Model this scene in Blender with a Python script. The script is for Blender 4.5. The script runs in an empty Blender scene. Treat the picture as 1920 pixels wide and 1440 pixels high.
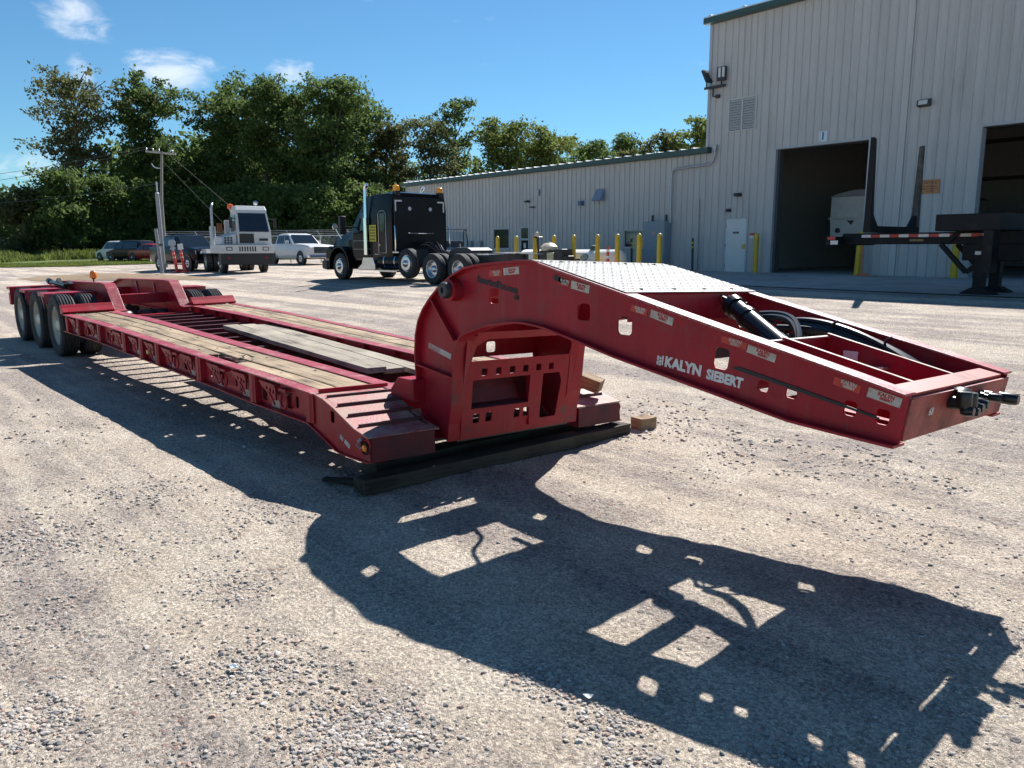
import bpy, bmesh, math, random
import numpy as np
from mathutils import Vector, Matrix

random.seed(7)
rng = np.random.default_rng(11)
R = math.radians
SC = bpy.context.scene
COL = SC.collection

# ------------------------------------------------------------------ camera
CAM_LOC = Vector((4.4088, -3.9033, 1.6528))
YAW, PITCH, ROLL = R(48.5306), R(10.0281), R(-0.1605)
_fw = Vector((-math.sin(YAW) * math.cos(PITCH), math.cos(YAW) * math.cos(PITCH), -math.sin(PITCH)))
_rt = Vector((math.cos(YAW), math.sin(YAW), 0))
_up = _rt.cross(_fw)
_rt2 = math.cos(ROLL) * _rt + math.sin(ROLL) * _up
_up2 = -math.sin(ROLL) * _rt + math.cos(ROLL) * _up
cd = bpy.data.cameras.new('camera')
cd.sensor_width = 36.0
cd.lens = 1457.63 / 1920 * 36
cd.clip_start = 0.05
cd.clip_end = 5000
cam = bpy.data.objects.new('camera', cd)
COL.objects.link(cam)
cam.matrix_world = Matrix(((_rt2.x, _up2.x, -_fw.x, CAM_LOC.x), (_rt2.y, _up2.y, -_fw.y, CAM_LOC.y),
                           (_rt2.z, _up2.z, -_fw.z, CAM_LOC.z), (0, 0, 0, 1)))
SC.camera = cam

# ------------------------------------------------------------------ sun and sky
TO_SUN = Vector((-0.4175, 0.9967, 1.0)).normalized()
SUN_EL = math.asin(TO_SUN.z)
SUN_ROT = math.atan2(TO_SUN.x, TO_SUN.y)
sd = bpy.data.lights.new('sun', 'SUN')
sd.energy = 5.0
sd.angle = R(0.53)
sd.color = (1.0, 0.98, 0.95)
sun = bpy.data.objects.new('sun', sd)
COL.objects.link(sun)
sun.rotation_euler = (-TO_SUN).to_track_quat('-Z', 'Y').to_euler()
sun.location = (0, 0, 40)

world = bpy.data.worlds.new('World')
SC.world = world
world.use_nodes = True
SKY_STRENGTH = 0.056
def setup_world():
    nt = world.node_tree
    N, L = nt.nodes, nt.links
    N.clear()
    out = N.new('ShaderNodeOutputWorld')
    bg = N.new('ShaderNodeBackground')
    sky = N.new('ShaderNodeTexSky')
    sky.sky_type = 'NISHITA'
    sky.sun_disc = False
    sky.sun_elevation = SUN_EL
    sky.sun_rotation = SUN_ROT
    sky.altitude = 30
    sky.air_density = 1.0
    sky.dust_density = 0.0
    sky.ozone_density = 3.0
    tc = N.new('ShaderNodeTexCoord')
    # thin broken cumulus: one noise over the whole sky
    mp = N.new('ShaderNodeMapping'); mp.inputs['Scale'].default_value = (1, 1, 2.2)
    L.new(tc.outputs['Generated'], mp.inputs['Vector'])
    n1 = N.new('ShaderNodeTexNoise'); n1.inputs['Scale'].default_value = 20; n1.inputs['Detail'].default_value = 9; n1.inputs['Roughness'].default_value = .62; n1.inputs['Distortion'].default_value = .5
    L.new(mp.outputs[0], n1.inputs['Vector'])
    total = None
    for (dx, dy, dz, w, h, s) in CLOUD_LIST:
        # soft elliptical patch round one cloud's direction
        d = Vector((dx, dy, dz)).normalized()
        ri = Vector((0, 0, 1)).cross(d).normalized(); u = d.cross(ri)
        acc = []
        for vec, sc in ((ri, w), (u, h)):
            dt = N.new('ShaderNodeVectorMath'); dt.operation = 'DOT_PRODUCT'
            L.new(tc.outputs['Generated'], dt.inputs[0]); dt.inputs[1].default_value = vec / sc
            sq = N.new('ShaderNodeMath'); sq.operation = 'MULTIPLY'
            L.new(dt.outputs['Value'], sq.inputs[0]); L.new(dt.outputs['Value'], sq.inputs[1]); acc.append(sq)
        ad = N.new('ShaderNodeMath'); ad.operation = 'ADD'; L.new(acc[0].outputs[0], ad.inputs[0]); L.new(acc[1].outputs[0], ad.inputs[1])
        fr = N.new('ShaderNodeVectorMath'); fr.operation = 'DOT_PRODUCT'; L.new(tc.outputs['Generated'], fr.inputs[0]); fr.inputs[1].default_value = d
        gt = N.new('ShaderNodeMath'); gt.operation = 'GREATER_THAN'; L.new(fr.outputs['Value'], gt.inputs[0]); gt.inputs[1].default_value = 0
        mr = N.new('ShaderNodeMapRange'); mr.inputs['From Min'].default_value = 1.0; mr.inputs['From Max'].default_value = 0.0; mr.inputs['To Max'].default_value = s
        L.new(ad.outputs[0], mr.inputs['Value'])
        ml = N.new('ShaderNodeMath'); ml.operation = 'MULTIPLY'; L.new(mr.outputs[0], ml.inputs[0]); L.new(gt.outputs[0], ml.inputs[1])
        if total is None: total = ml
        else:
            mx = N.new('ShaderNodeMath'); mx.operation = 'MAXIMUM'; L.new(total.outputs[0], mx.inputs[0]); L.new(ml.outputs[0], mx.inputs[1]); total = mx
    # density = patch + (noise - .5)*k
    nn = N.new('ShaderNodeMath'); nn.operation = 'MULTIPLY_ADD'; L.new(n1.outputs['Fac'], nn.inputs[0]); nn.inputs[1].default_value = 2.6; nn.inputs[2].default_value = -1.62
    ds = N.new('ShaderNodeMath'); ds.operation = 'ADD'; L.new(nn.outputs[0], ds.inputs[0]); L.new(total.outputs[0], ds.inputs[1])
    cr = N.new('ShaderNodeMapRange'); cr.inputs['From Min'].default_value = 0.0; cr.inputs['From Max'].default_value = 1.25; cr.interpolation_type = 'SMOOTHSTEP'
    L.new(ds.outputs[0], cr.inputs['Value'])
    cm = N.new('ShaderNodeMath'); cm.operation = 'MULTIPLY'; L.new(cr.outputs[0], cm.inputs[0]); cm.inputs[1].default_value = .62
    mix = N.new('ShaderNodeMix'); mix.data_type = 'RGBA'
    L.new(cm.outputs[0], mix.inputs['Factor'])
    # clear, deep blue summer air
    hs = N.new('ShaderNodeMix'); hs.data_type = 'RGBA'; hs.blend_type = 'MULTIPLY'; hs.inputs['Factor'].default_value = 1.0; hs.inputs['B'].default_value = (.61, .955, 1.10, 1)
    L.new(sky.outputs[0], hs.inputs['A'])
    L.new(hs.outputs['Result'], mix.inputs['A'])
    mix.inputs['B'].default_value = (11.5, 11.8, 12.2, 1)
    L.new(mix.outputs['Result'], bg.inputs['Color'])
    bg.inputs['Strength'].default_value = SKY_STRENGTH
    L.new(bg.outputs[0], out.inputs['Surface'])
CLOUD_LIST = [(-.927, .321, .194, .056, .028, 1.35), (-.878, .436, .199, .036, .022, 1.05), (-.945, .228, .234, .050, .034, .85),
              (-.955, .233, .186, .018, .024, .95), (-.979, .184, .087, .06, .022, .9)]
setup_world()
SC.view_settings.view_transform = 'Standard'
SC.view_settings.look = 'None'
SC.view_settings.exposure = 0.9
SC.view_settings.gamma = 1.0
SC.view_settings.use_curve_mapping = False
SC.cycles.max_bounces = 8
SC.cycles.transparent_max_bounces = 12
SC.cycles.use_denoising = True

# ------------------------------------------------------------------ helpers
def linkobj(o):
    COL.objects.link(o)
    return o

def tag(o, label=None, cat=None, group=None, kind=None):
    if label: o['label'] = label
    if cat: o['category'] = cat
    if group: o['group'] = group
    if kind: o['kind'] = kind
    return o

def thing(name, label, cat, loc=(0, 0, 0), rotz=0.0, group=None):
    e = bpy.data.objects.new(name, None)
    e.empty_display_size = .3
    e.location = loc
    e.rotation_euler = (0, 0, rotz)
    linkobj(e)
    return tag(e, label, cat, group)

class MB:
    """collects shapes; build() links them as one mesh object"""
    def __init__(s):
        s.v = []; s.f = []; s.sm = []
    def add(s, vs, fs, smooth=False):
        o = len(s.v)
        s.v.extend([tuple(p) for p in vs])
        s.f.extend([tuple(i + o for i in f) for f in fs])
        s.sm.extend([smooth] * len(fs))
        return s
    def box(s, x0, x1, y0, y1, z0, z1):
        vs = [(x0, y0, z0), (x1, y0, z0), (x1, y1, z0), (x0, y1, z0), (x0, y0, z1), (x1, y0, z1), (x1, y1, z1), (x0, y1, z1)]
        return s.add(vs, [(3, 2, 1, 0), (4, 5, 6, 7), (0, 1, 5, 4), (1, 2, 6, 5), (2, 3, 7, 6), (3, 0, 4, 7)])
    def obox(s, c, size, rot=None):
        hx, hy, hz = size[0] / 2, size[1] / 2, size[2] / 2
        M = rot.to_matrix() if isinstance(rot, (bpy.types.bpy_struct,)) else rot
        pts = [Vector((a * hx, b * hy, d * hz)) for d in (-1, 1) for a, b in ((-1, -1), (1, -1), (1, 1), (-1, 1))]
        if M is not None: pts = [M @ p for p in pts]
        c = Vector(c)
        return s.add([p + c for p in pts], [(3, 2, 1, 0), (4, 5, 6, 7), (0, 1, 5, 4), (1, 2, 6, 5), (2, 3, 7, 6), (3, 0, 4, 7)])
    def bar(s, a, b, w, h, up=(0, 0, 1)):
        a, b = Vector(a), Vector(b); d = (b - a); L = d.length; d.normalize()
        side = d.cross(Vector(up))
        if side.length < 1e-5: side = d.cross(Vector((0, 1, 0)))
        side.normalize(); u = side.cross(d)
        M = Matrix((d, side, u)).transposed()
        return s.obox((a + b) / 2, (L, w, h), M)
    def prism(s, pts, axis, a, b, smooth=False):
        n = len(pts)
        def m(p, t):
            return (p[0], t, p[1]) if axis == 'y' else ((t, p[0], p[1]) if axis == 'x' else (p[0], p[1], t))
        vs = [m(p, a) for p in pts] + [m(p, b) for p in pts]
        fs = [tuple(range(n)), tuple(range(2 * n - 1, n - 1, -1))]
        o = len(s.v)
        s.add(vs, fs)
        s.f.extend([(o + i, o + n + i, o + n + (i + 1) % n, o + (i + 1) % n) for i in range(n)])
        s.sm.extend([smooth] * n)
        return s
    def strip(s, path, axis, a, b, t):
        """a band of thickness t that follows a 2D path, spanning a..b along axis"""
        P = [Vector((p[0], p[1])) for p in path]
        n = len(P); off = []
        for i in range(n):
            d = (P[min(i + 1, n - 1)] - P[max(i - 1, 0)]).normalized()
            off.append(Vector((-d.y, d.x)) * t)
        def m(p, q):
            return (p.x, q, p.y) if axis == 'y' else ((q, p.x, p.y) if axis == 'x' else (p.x, p.y, q))
        vs = []
        for i in range(n):
            vs += [m(P[i], a), m(P[i], b), m(P[i] + off[i], b), m(P[i] + off[i], a)]
        fs = [(0, 1, 2, 3), tuple(4 * (n - 1) + k for k in (3, 2, 1, 0))]
        for i in range(n - 1):
            o = 4 * i
            for k in range(4):
                fs.append((o + k, o + 4 + k, o + 4 + (k + 1) % 4, o + (k + 1) % 4))
        return s.add(vs, fs)
    def tube(s, path, r, n=8, caps=True, smooth=True):
        P = [Vector(p) for p in path]
        rr = r if isinstance(r, (list, tuple)) else [r] * len(P)
        vs = []; prev = None
        for i, p in enumerate(P):
            d = (P[min(i + 1, len(P) - 1)] - P[max(i - 1, 0)]).normalized()
            ref = prev if prev is not None else (Vector((0, 0, 1)) if abs(d.z) < .9 else Vector((1, 0, 0)))
            u = (ref - d * ref.dot(d)).normalized(); prev = u
            w = d.cross(u)
            for k in range(n):
                a = 2 * math.pi * k / n
                vs.append(p + (u * math.cos(a) + w * math.sin(a)) * rr[i])
        fs = []
        for i in range(len(P) - 1):
            for k in range(n):
                fs.append((i * n + k, i * n + (k + 1) % n, (i + 1) * n + (k + 1) % n, (i + 1) * n + k))
        s.add(vs, fs, smooth)
        if caps:
            o = len(s.v) - len(vs)
            s.f.append(tuple(o + k for k in reversed(range(n)))); s.sm.append(False)
            s.f.append(tuple(o + len(vs) - n + k for k in range(n))); s.sm.append(False)
        return s
    def lathe(s, prof, c=(0, 0, 0), axis='z', n=24, smooth=True, cap=True):
        """prof: (radius, height) pairs along axis"""
        vs = []
        for (r, h) in prof:
            for k in range(n):
                a = 2 * math.pi * k / n; x, y = r * math.cos(a), r * math.sin(a)
                p = (x, y, h) if axis == 'z' else ((x, h, y) if axis == 'y' else (h, x, y))
                vs.append((p[0] + c[0], p[1] + c[1], p[2] + c[2]))
        fs = []
        for i in range(len(prof) - 1):
            for k in range(n):
                fs.append((i * n + k, i * n + (k + 1) % n, (i + 1) * n + (k + 1) % n, (i + 1) * n + k))
        if cap:
            if prof[0][0] > 1e-4: fs.append(tuple(reversed(range(n))))
            if prof[-1][0] > 1e-4: fs.append(tuple((len(prof) - 1) * n + k for k in range(n)))
        return s.add(vs, fs, smooth)
    def loft(s, rings, closed=True, caps=True, smooth=True):
        """rings: lists of equally many points"""
        n = len(rings[0]); vs = [p for r in rings for p in r]; fs = []
        for i in range(len(rings) - 1):
            for k in range(n if closed else n - 1):
                fs.append((i * n + k, i * n + (k + 1) % n, (i + 1) * n + (k + 1) % n, (i + 1) * n + k))
        if caps:
            fs.append(tuple(reversed(range(n)))); fs.append(tuple((len(rings) - 1) * n + k for k in range(n)))
        return s.add(vs, fs, smooth)
    def mesh(s, name, xf=None, sharp=40):
        me = bpy.data.meshes.new(name)
        v = [xf(p) for p in s.v] if xf else s.v
        me.from_pydata(v, [], s.f)
        bm = bmesh.new(); bm.from_mesh(me)
        bmesh.ops.recalc_face_normals(bm, faces=bm.faces)
        bm.to_mesh(me); bm.free()
        if any(s.sm):
            me.polygons.foreach_set('use_smooth', s.sm)
            me.set_sharp_from_angle(angle=R(sharp))
        return me
    def build(s, name, mat, parent=None, xf=None, bevel=0, sharp=40, loc=None):
        me = s.mesh(name, xf, sharp)
        return mkobj(name, me, mat, parent, bevel, loc)

def mkobj(name, me, mat, parent=None, bevel=0, loc=None):
    if mat is not None and not me.materials:
        me.materials.append(mat)
    o = bpy.data.objects.new(name, me)
    linkobj(o)
    if parent is not None: o.parent = parent
    if loc is not None: o.location = loc
    if bevel:
        m = o.modifiers.new('bevel', 'BEVEL'); m.width = bevel; m.segments = 2; m.limit_method = 'ANGLE'; m.angle_limit = R(40)
    return o

def inst(src, parent=None, loc=None, rot=None, name=None):
    o = bpy.data.objects.new(name or src.name.split('.')[0], src.data)
    linkobj(o)
    for m in src.modifiers:
        if m.type == 'BEVEL':
            k = o.modifiers.new('bevel', 'BEVEL'); k.width = m.width; k.segments = m.segments; k.limit_method = 'ANGLE'; k.angle_limit = m.angle_limit
    if parent is not None: o.parent = parent
    if loc is not None: o.location = loc
    if rot is not None: o.rotation_euler = rot
    return o

def copy_tree(o, parent=None):
    c = o.copy(); linkobj(c); c.parent = parent
    for ch in list(o.children): copy_tree(ch, c)
    return c

def curve_mesh(name, outer, holes, t):
    cu = bpy.data.curves.new(name, 'CURVE'); cu.dimensions = '2D'; cu.fill_mode = 'BOTH'; cu.extrude = t / 2
    for pts in [outer] + list(holes):
        sp = cu.splines.new('POLY'); sp.points.add(len(pts) - 1)
        for q, p in zip(sp.points, pts): q.co = (p[0], p[1], 0, 1)
        sp.use_cyclic_u = True
    ob = bpy.data.objects.new(name, cu); linkobj(ob)
    dg = bpy.context.evaluated_depsgraph_get()
    me = bpy.data.meshes.new_from_object(ob.evaluated_get(dg))
    bpy.data.objects.remove(ob); bpy.data.curves.remove(cu)
    return me

def plate(outer, holes, axis, a, b, xf=None, name='plate'):
    """a flat plate with cut-outs, spanning a..b along axis"""
    me = curve_mesh(name, outer, holes, abs(b - a)); mid = (a + b) / 2
    co = np.empty(len(me.vertices) * 3); me.vertices.foreach_get('co', co); co = co.reshape(-1, 3)
    if axis == 'y': q = np.stack([co[:, 0], mid + co[:, 2], co[:, 1]], 1)
    elif axis == 'x': q = np.stack([mid + co[:, 2], co[:, 0], co[:, 1]], 1)
    else: q = np.stack([co[:, 0], co[:, 1], mid + co[:, 2]], 1)
    if xf: q = np.array([xf(tuple(p)) for p in q])
    me.vertices.foreach_set('co', q.ravel())
    bm = bmesh.new(); bm.from_mesh(me); bmesh.ops.remove_doubles(bm, verts=bm.verts, dist=1e-5); bmesh.ops.recalc_face_normals(bm, faces=bm.faces); bm.to_mesh(me); bm.free()
    me.materials.clear()
    return me

def text_mesh(body, size, t=0.0015, align='CENTER', bold=0.0, sx=1.0):
    cu = bpy.data.curves.new('lettering', 'FONT'); cu.body = body; cu.size = size; cu.extrude = t / 2
    cu.align_x = align; cu.align_y = 'CENTER'; cu.offset = bold; cu.resolution_u = 2
    ob = bpy.data.objects.new('lettering', cu); linkobj(ob)
    dg = bpy.context.evaluated_depsgraph_get()
    me = bpy.data.meshes.new_from_object(ob.evaluated_get(dg))
    bpy.data.objects.remove(ob); bpy.data.curves.remove(cu)
    me.materials.clear()
    if sx != 1.0: me.transform(Matrix.Diagonal((sx, 1, 1, 1)))
    return me

def text_obj(name, body, size, mat, parent, origin, xdir, ydir, t=.0015, align='CENTER', bold=0.0, sx=1.0, xf=None):
    me = text_mesh(body, size, t, align, bold, sx)
    X = Vector(xdir).normalized(); Y = Vector(ydir); Y = (Y - X * Y.dot(X)).normalized(); Z = X.cross(Y)
    M = Matrix((X, Y, Z)).transposed().to_4x4(); M.translation = Vector(origin)
    me.transform(M)
    if xf:
        for v in me.vertices: v.co = xf(tuple(v.co))
    return mkobj(name, me, mat, parent)

def rrect(cx, cz, w, h, r=.02, ang=0.0, n=4):
    pts = []
    for (sx, sz, a0) in ((1, 1, 0), (-1, 1, 90), (-1, -1, 180), (1, -1, 270)):
        for k in range(n + 1):
            a = R(a0 + 90 * k / n)
            pts.append((sx * (w / 2 - r) + r * math.cos(a), sz * (h / 2 - r) + r * math.sin(a)))
    c, s = math.cos(ang), math.sin(ang)
    return [(cx + x * c - z * s, cz + x * s + z * c) for x, z in pts]

def circ(cx, cz, r, n=14):
    return [(cx + r * math.cos(2 * math.pi * k / n), cz + r * math.sin(2 * math.pi * k / n)) for k in range(n)]

def smooth_path(pts, it=2):
    P = [Vector(p) for p in pts]
    for _ in range(it):
        Q = [P[0]]
        for a, b in zip(P[:-1], P[1:]):
            Q += [a * .75 + b * .25, a * .25 + b * .75]
        P = Q + [P[-1]]
    return P

def lerp_tab(tab, x):
    return float(np.interp(x, [t[0] for t in tab], [t[1] for t in tab]))

# ------------------------------------------------------------------ materials
MATS = {}
def mat(name, col, rough=.6, metal=0.0, var=.12, nscale=6.0, bump=0.0, bscale=40.0, spec=.5, dirt=None, dirt_amt=0.0, dscale=3.0, coat=0.0, trans=0.0, objvar=0.0, emis=None, estr=0.0, alpha=1.0, aniso=None, chips=None, chip_amt=.0, streak=None):
    if name in MATS: return MATS[name]
    m = bpy.data.materials.new(name); m.use_nodes = True
    nt = m.node_tree; N, L = nt.nodes, nt.links
    b = N['Principled BSDF']
    b.inputs['Roughness'].default_value = rough
    b.inputs['Metallic'].default_value = metal
    b.inputs['Specular IOR Level'].default_value = spec
    b.inputs['Coat Weight'].default_value = coat
    b.inputs['Transmission Weight'].default_value = trans
    b.inputs['Alpha'].default_value = alpha
    if emis:
        b.inputs['Emission Color'].default_value = (*emis, 1); b.inputs['Emission Strength'].default_value = estr
    g = N.new('ShaderNodeNewGeometry')
    vec = g.outputs['Position']
    if aniso:
        mpn = N.new('ShaderNodeMapping'); mpn.inputs['Scale'].default_value = aniso
        L.new(vec, mpn.inputs['Vector']); vec = mpn.outputs[0]
    n = N.new('ShaderNodeTexNoise'); n.inputs['Scale'].default_value = nscale; n.inputs['Detail'].default_value = 6; n.inputs['Roughness'].default_value = .65
    L.new(vec, n.inputs['Vector'])
    mr = N.new('ShaderNodeMapRange'); mr.inputs['From Min'].default_value = .3; mr.inputs['From Max'].default_value = .7
    mr.inputs['To Min'].default_value = 1 - var; mr.inputs['To Max'].default_value = 1 + var
    L.new(n.outputs['Fac'], mr.inputs['Value'])
    hsv = N.new('ShaderNodeHueSaturation'); hsv.inputs['Color'].default_value = (*col, 1)
    val = mr.outputs[0]
    if objvar:
        oi = N.new('ShaderNodeObjectInfo')
        m2 = N.new('ShaderNodeMapRange'); m2.inputs['To Min'].default_value = 1 - objvar; m2.inputs['To Max'].default_value = 1 + objvar
        L.new(oi.outputs['Random'], m2.inputs['Value'])
        mm = N.new('ShaderNodeMath'); mm.operation = 'MULTIPLY'; L.new(val, mm.inputs[0]); L.new(m2.outputs[0], mm.inputs[1]); val = mm.outputs[0]
    L.new(val, hsv.inputs['Value'])
    colout = hsv.outputs[0]
    if dirt:
        n2 = N.new('ShaderNodeTexNoise'); n2.inputs['Scale'].default_value = dscale; n2.inputs['Detail'].default_value = 8; n2.inputs['Roughness'].default_value = .7
        L.new(vec, n2.inputs['Vector'])
        mr2 = N.new('ShaderNodeMapRange'); mr2.inputs['From Min'].default_value = .62 - dirt_amt * .5; mr2.inputs['From Max'].default_value = .8 - dirt_amt * .3; mr2.inputs['To Max'].default_value = .85
        L.new(n2.outputs['Fac'], mr2.inputs['Value'])
        mx = N.new('ShaderNodeMix'); mx.data_type = 'RGBA'; L.new(mr2.outputs[0], mx.inputs['Factor']); L.new(colout, mx.inputs['A']); mx.inputs['B'].default_value = (*dirt, 1)
        colout = mx.outputs['Result']
        mr3 = N.new('ShaderNodeMapRange'); mr3.inputs['To Min'].default_value = rough; mr3.inputs['To Max'].default_value = min(1, rough + .3); L.new(mr2.outputs[0], mr3.inputs['Value'])
        L.new(mr3.outputs[0], b.inputs['Roughness'])
    if streak:      # run-down dust and scuffs
        ms = N.new('ShaderNodeMapping'); ms.inputs['Scale'].default_value = (9, 9, .9); L.new(g.outputs['Position'], ms.inputs['Vector'])
        ns = N.new('ShaderNodeTexNoise'); ns.inputs['Scale'].default_value = 1.6; ns.inputs['Detail'].default_value = 8; ns.inputs['Roughness'].default_value = .7; L.new(ms.outputs[0], ns.inputs['Vector'])
        rs = N.new('ShaderNodeMapRange'); rs.inputs['From Min'].default_value = .48; rs.inputs['From Max'].default_value = .78; rs.inputs['To Max'].default_value = .55; L.new(ns.outputs['Fac'], rs.inputs['Value'])
        xs = N.new('ShaderNodeMix'); xs.data_type = 'RGBA'; L.new(rs.outputs[0], xs.inputs['Factor']); L.new(colout, xs.inputs['A']); xs.inputs['B'].default_value = (*streak, 1); colout = xs.outputs['Result']
    if chips:       # paint knocked off, scratches
        for sc_, ani in ((46.0, (1, 1, 1)), (7.0, (14, 1, 1.5))):
            mc = N.new('ShaderNodeMapping'); mc.inputs['Scale'].default_value = ani; mc.inputs['Rotation'].default_value = (0, R(16), 0); L.new(g.outputs['Position'], mc.inputs['Vector'])
            nc = N.new('ShaderNodeTexNoise'); nc.inputs['Scale'].default_value = sc_; nc.inputs['Detail'].default_value = 4; nc.inputs['Roughness'].default_value = .6; L.new(mc.outputs[0], nc.inputs['Vector'])
            nb_ = N.new('ShaderNodeTexNoise'); nb_.inputs['Scale'].default_value = 2.4; nb_.inputs['Detail'].default_value = 4; L.new(g.outputs['Position'], nb_.inputs['Vector'])
            ad_ = N.new('ShaderNodeMath'); ad_.operation = 'MULTIPLY_ADD'; L.new(nb_.outputs['Fac'], ad_.inputs[0]); ad_.inputs[1].default_value = .45; L.new(nc.outputs['Fac'], ad_.inputs[2])
            rc = N.new('ShaderNodeMapRange'); rc.inputs['From Min'].default_value = .93 - chip_amt; rc.inputs['From Max'].default_value = .96 - chip_amt; rc.inputs['To Max'].default_value = .8; L.new(ad_.outputs[0], rc.inputs['Value'])
            xc = N.new('ShaderNodeMix'); xc.data_type = 'RGBA'; L.new(rc.outputs[0], xc.inputs['Factor']); L.new(colout, xc.inputs['A']); xc.inputs['B'].default_value = (*chips, 1); colout = xc.outputs['Result']
    L.new(colout, b.inputs['Base Color'])
    if bump:
        n3 = N.new('ShaderNodeTexNoise'); n3.inputs['Scale'].default_value = bscale; n3.inputs['Detail'].default_value = 5
        L.new(vec, n3.inputs['Vector'])
        bp = N.new('ShaderNodeBump'); bp.inputs['Strength'].default_value = bump; bp.inputs['Distance'].default_value = .02
        L.new(n3.outputs['Fac'], bp.inputs['Height']); L.new(bp.outputs[0], b.inputs['Normal'])
    MATS[name] = m
    return m

def wood_mat(name, light, dark, ang=0.0, rough=.85):
    if name in MATS: return MATS[name]
    m = bpy.data.materials.new(name); m.use_nodes = True
    nt = m.node_tree; N, L = nt.nodes, nt.links; b = N['Principled BSDF']; b.inputs['Roughness'].default_value = rough; b.inputs['Specular IOR Level'].default_value = .25
    tc = N.new('ShaderNodeTexCoord'); oi = N.new('ShaderNodeObjectInfo')
    ad = N.new('ShaderNodeVectorMath'); ad.operation = 'ADD'; L.new(tc.outputs['Object'], ad.inputs[0])
    sc = N.new('ShaderNodeVectorMath'); sc.operation = 'SCALE'; L.new(oi.outputs['Random'], sc.inputs['Scale']); sc.inputs[0].default_value = (37, 11, 5)
    L.new(sc.outputs[0], ad.inputs[1])
    mp = N.new('ShaderNodeMapping'); mp.inputs['Scale'].default_value = (1.6, 34, 34); mp.inputs['Rotation'].default_value = (0, 0, ang); L.new(ad.outputs[0], mp.inputs['Vector'])
    n = N.new('ShaderNodeTexNoise'); n.inputs['Scale'].default_value = 1.0; n.inputs['Detail'].default_value = 8; n.inputs['Roughness'].default_value = .7; n.inputs['Distortion'].default_value = .6; L.new(mp.outputs[0], n.inputs['Vector'])
    n2 = N.new('ShaderNodeTexNoise'); n2.inputs['Scale'].default_value = 2.2; n2.inputs['Detail'].default_value = 5; L.new(ad.outputs[0], n2.inputs['Vector'])
    r = N.new('ShaderNodeValToRGB'); e = r.color_ramp.elements
    e[0].position = .30; e[0].color = (*dark, 1); e[1].position = .66; e[1].color = (*light, 1)
    k = e.new(.47); k.color = tuple((a * .65 + c * .35) for a, c in zip(light, dark)) + (1,)
    mx = N.new('ShaderNodeMath'); mx.operation = 'MULTIPLY_ADD'; L.new(n2.outputs['Fac'], mx.inputs[0]); mx.inputs[1].default_value = .75; mx.inputs[2].default_value = -.375
    sm = N.new('ShaderNodeMath'); sm.operation = 'ADD'; L.new(n.outputs['Fac'], sm.inputs[0]); L.new(mx.outputs[0], sm.inputs[1])
    L.new(sm.outputs[0], r.inputs['Fac'])
    hs = N.new('ShaderNodeHueSaturation'); m2 = N.new('ShaderNodeMapRange'); m2.inputs['To Min'].default_value = .78; m2.inputs['To Max'].default_value = 1.18; L.new(oi.outputs['Random'], m2.inputs['Value']); L.new(m2.outputs[0], hs.inputs['Value'])
    L.new(r.outputs[0], hs.inputs['Color']); L.new(hs.outputs[0], b.inputs['Base Color'])
    bp = N.new('ShaderNodeBump'); bp.inputs['Strength'].default_value = .55; bp.inputs['Distance'].default_value = .006; L.new(n.outputs['Fac'], bp.inputs['Height']); L.new(bp.outputs[0], b.inputs['Normal'])
    MATS[name] = m
    return m

RED = mat('red_paint', (.33, .0085, .021), rough=.4, var=.2, nscale=3, spec=.28, dirt=(.20, .055, .05), dirt_amt=.16, dscale=2.6, bump=.06, bscale=60, chips=(.12, .06, .055), chip_amt=.045, streak=(.25, .055, .055))
REDTOP = mat('red_paint_worn', (.32, .035, .05), rough=.42, var=.2, nscale=4, spec=.5, dirt=(.36, .2, .17), dirt_amt=.22, dscale=5, bump=.08, bscale=70, chips=(.34, .27, .22), chip_amt=.06)
RAMP = mat('red_paint_scuffed', (.30, .035, .042), rough=.55, var=.2, nscale=7, dirt=(.40, .33, .25), dirt_amt=.50, dscale=6, bump=.15, bscale=60, chips=(.30, .25, .2), chip_amt=.08)
REDSHADEGRIME = mat('red_paint_shaded_grimy', (.095, .010, .017), rough=.5, var=.3, nscale=4, spec=.35, dirt=(.045, .03, .03), dirt_amt=.32, dscale=3.5, bump=.1, bscale=50)  # shade of recessed and camera-facing parts darkened into the red, plus patchy grime
BARRED = mat('tread_bar_steel', (.10, .018, .022), rough=.55, var=.3, nscale=9, dirt=(.05, .045, .042), dirt_amt=.4, dscale=8)
GREASE = mat('dark_steel_grease', (.025, .024, .026), rough=.5, var=.3, nscale=12)
BLACK = mat('black_rubber', (.016, .016, .017), rough=.55, var=.3, nscale=20, spec=.4)
BLACKGL = mat('black_gloss_hose', (.012, .012, .013), rough=.28, var=.2)
TYRE = mat('tyre_rubber', (.026, .026, .028), rough=.8, var=.3, nscale=14, dirt=(.10, .09, .08), dirt_amt=.15, dscale=4)
RIM = mat('steel_rim', (.58, .55, .46), rough=.45, metal=.25, var=.12, nscale=8, dirt=(.25, .21, .16), dirt_amt=.12)
ALU = mat('polished_aluminium', (.62, .63, .65), rough=.25, metal=.95, var=.08)
CHROME = mat('chrome', (.75, .76, .78), rough=.1, metal=1.0, var=.03)
GALV = mat('galvanised_steel', (.42, .44, .46), rough=.45, metal=.6, var=.15, nscale=9)
STEELDK = mat('dark_steel', (.06, .06, .065), rough=.5, metal=.5, var=.2)
WOOD = wood_mat('weathered_deck_wood', (.40, .30, .195), (.07, .05, .035))
WOODGREY = wood_mat('grey_loose_wood', (.36, .31, .24), (.10, .085, .07))
TIMBER = wood_mat('dark_timber', (.075, .06, .045), (.02, .017, .014), ang=R(90))
BLOCKW = wood_mat('wood_block_grain', (.40, .28, .17), (.12, .075, .045))
WHITE = mat('white_print', (.72, .70, .66), rough=.6, var=.12, nscale=30)
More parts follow.
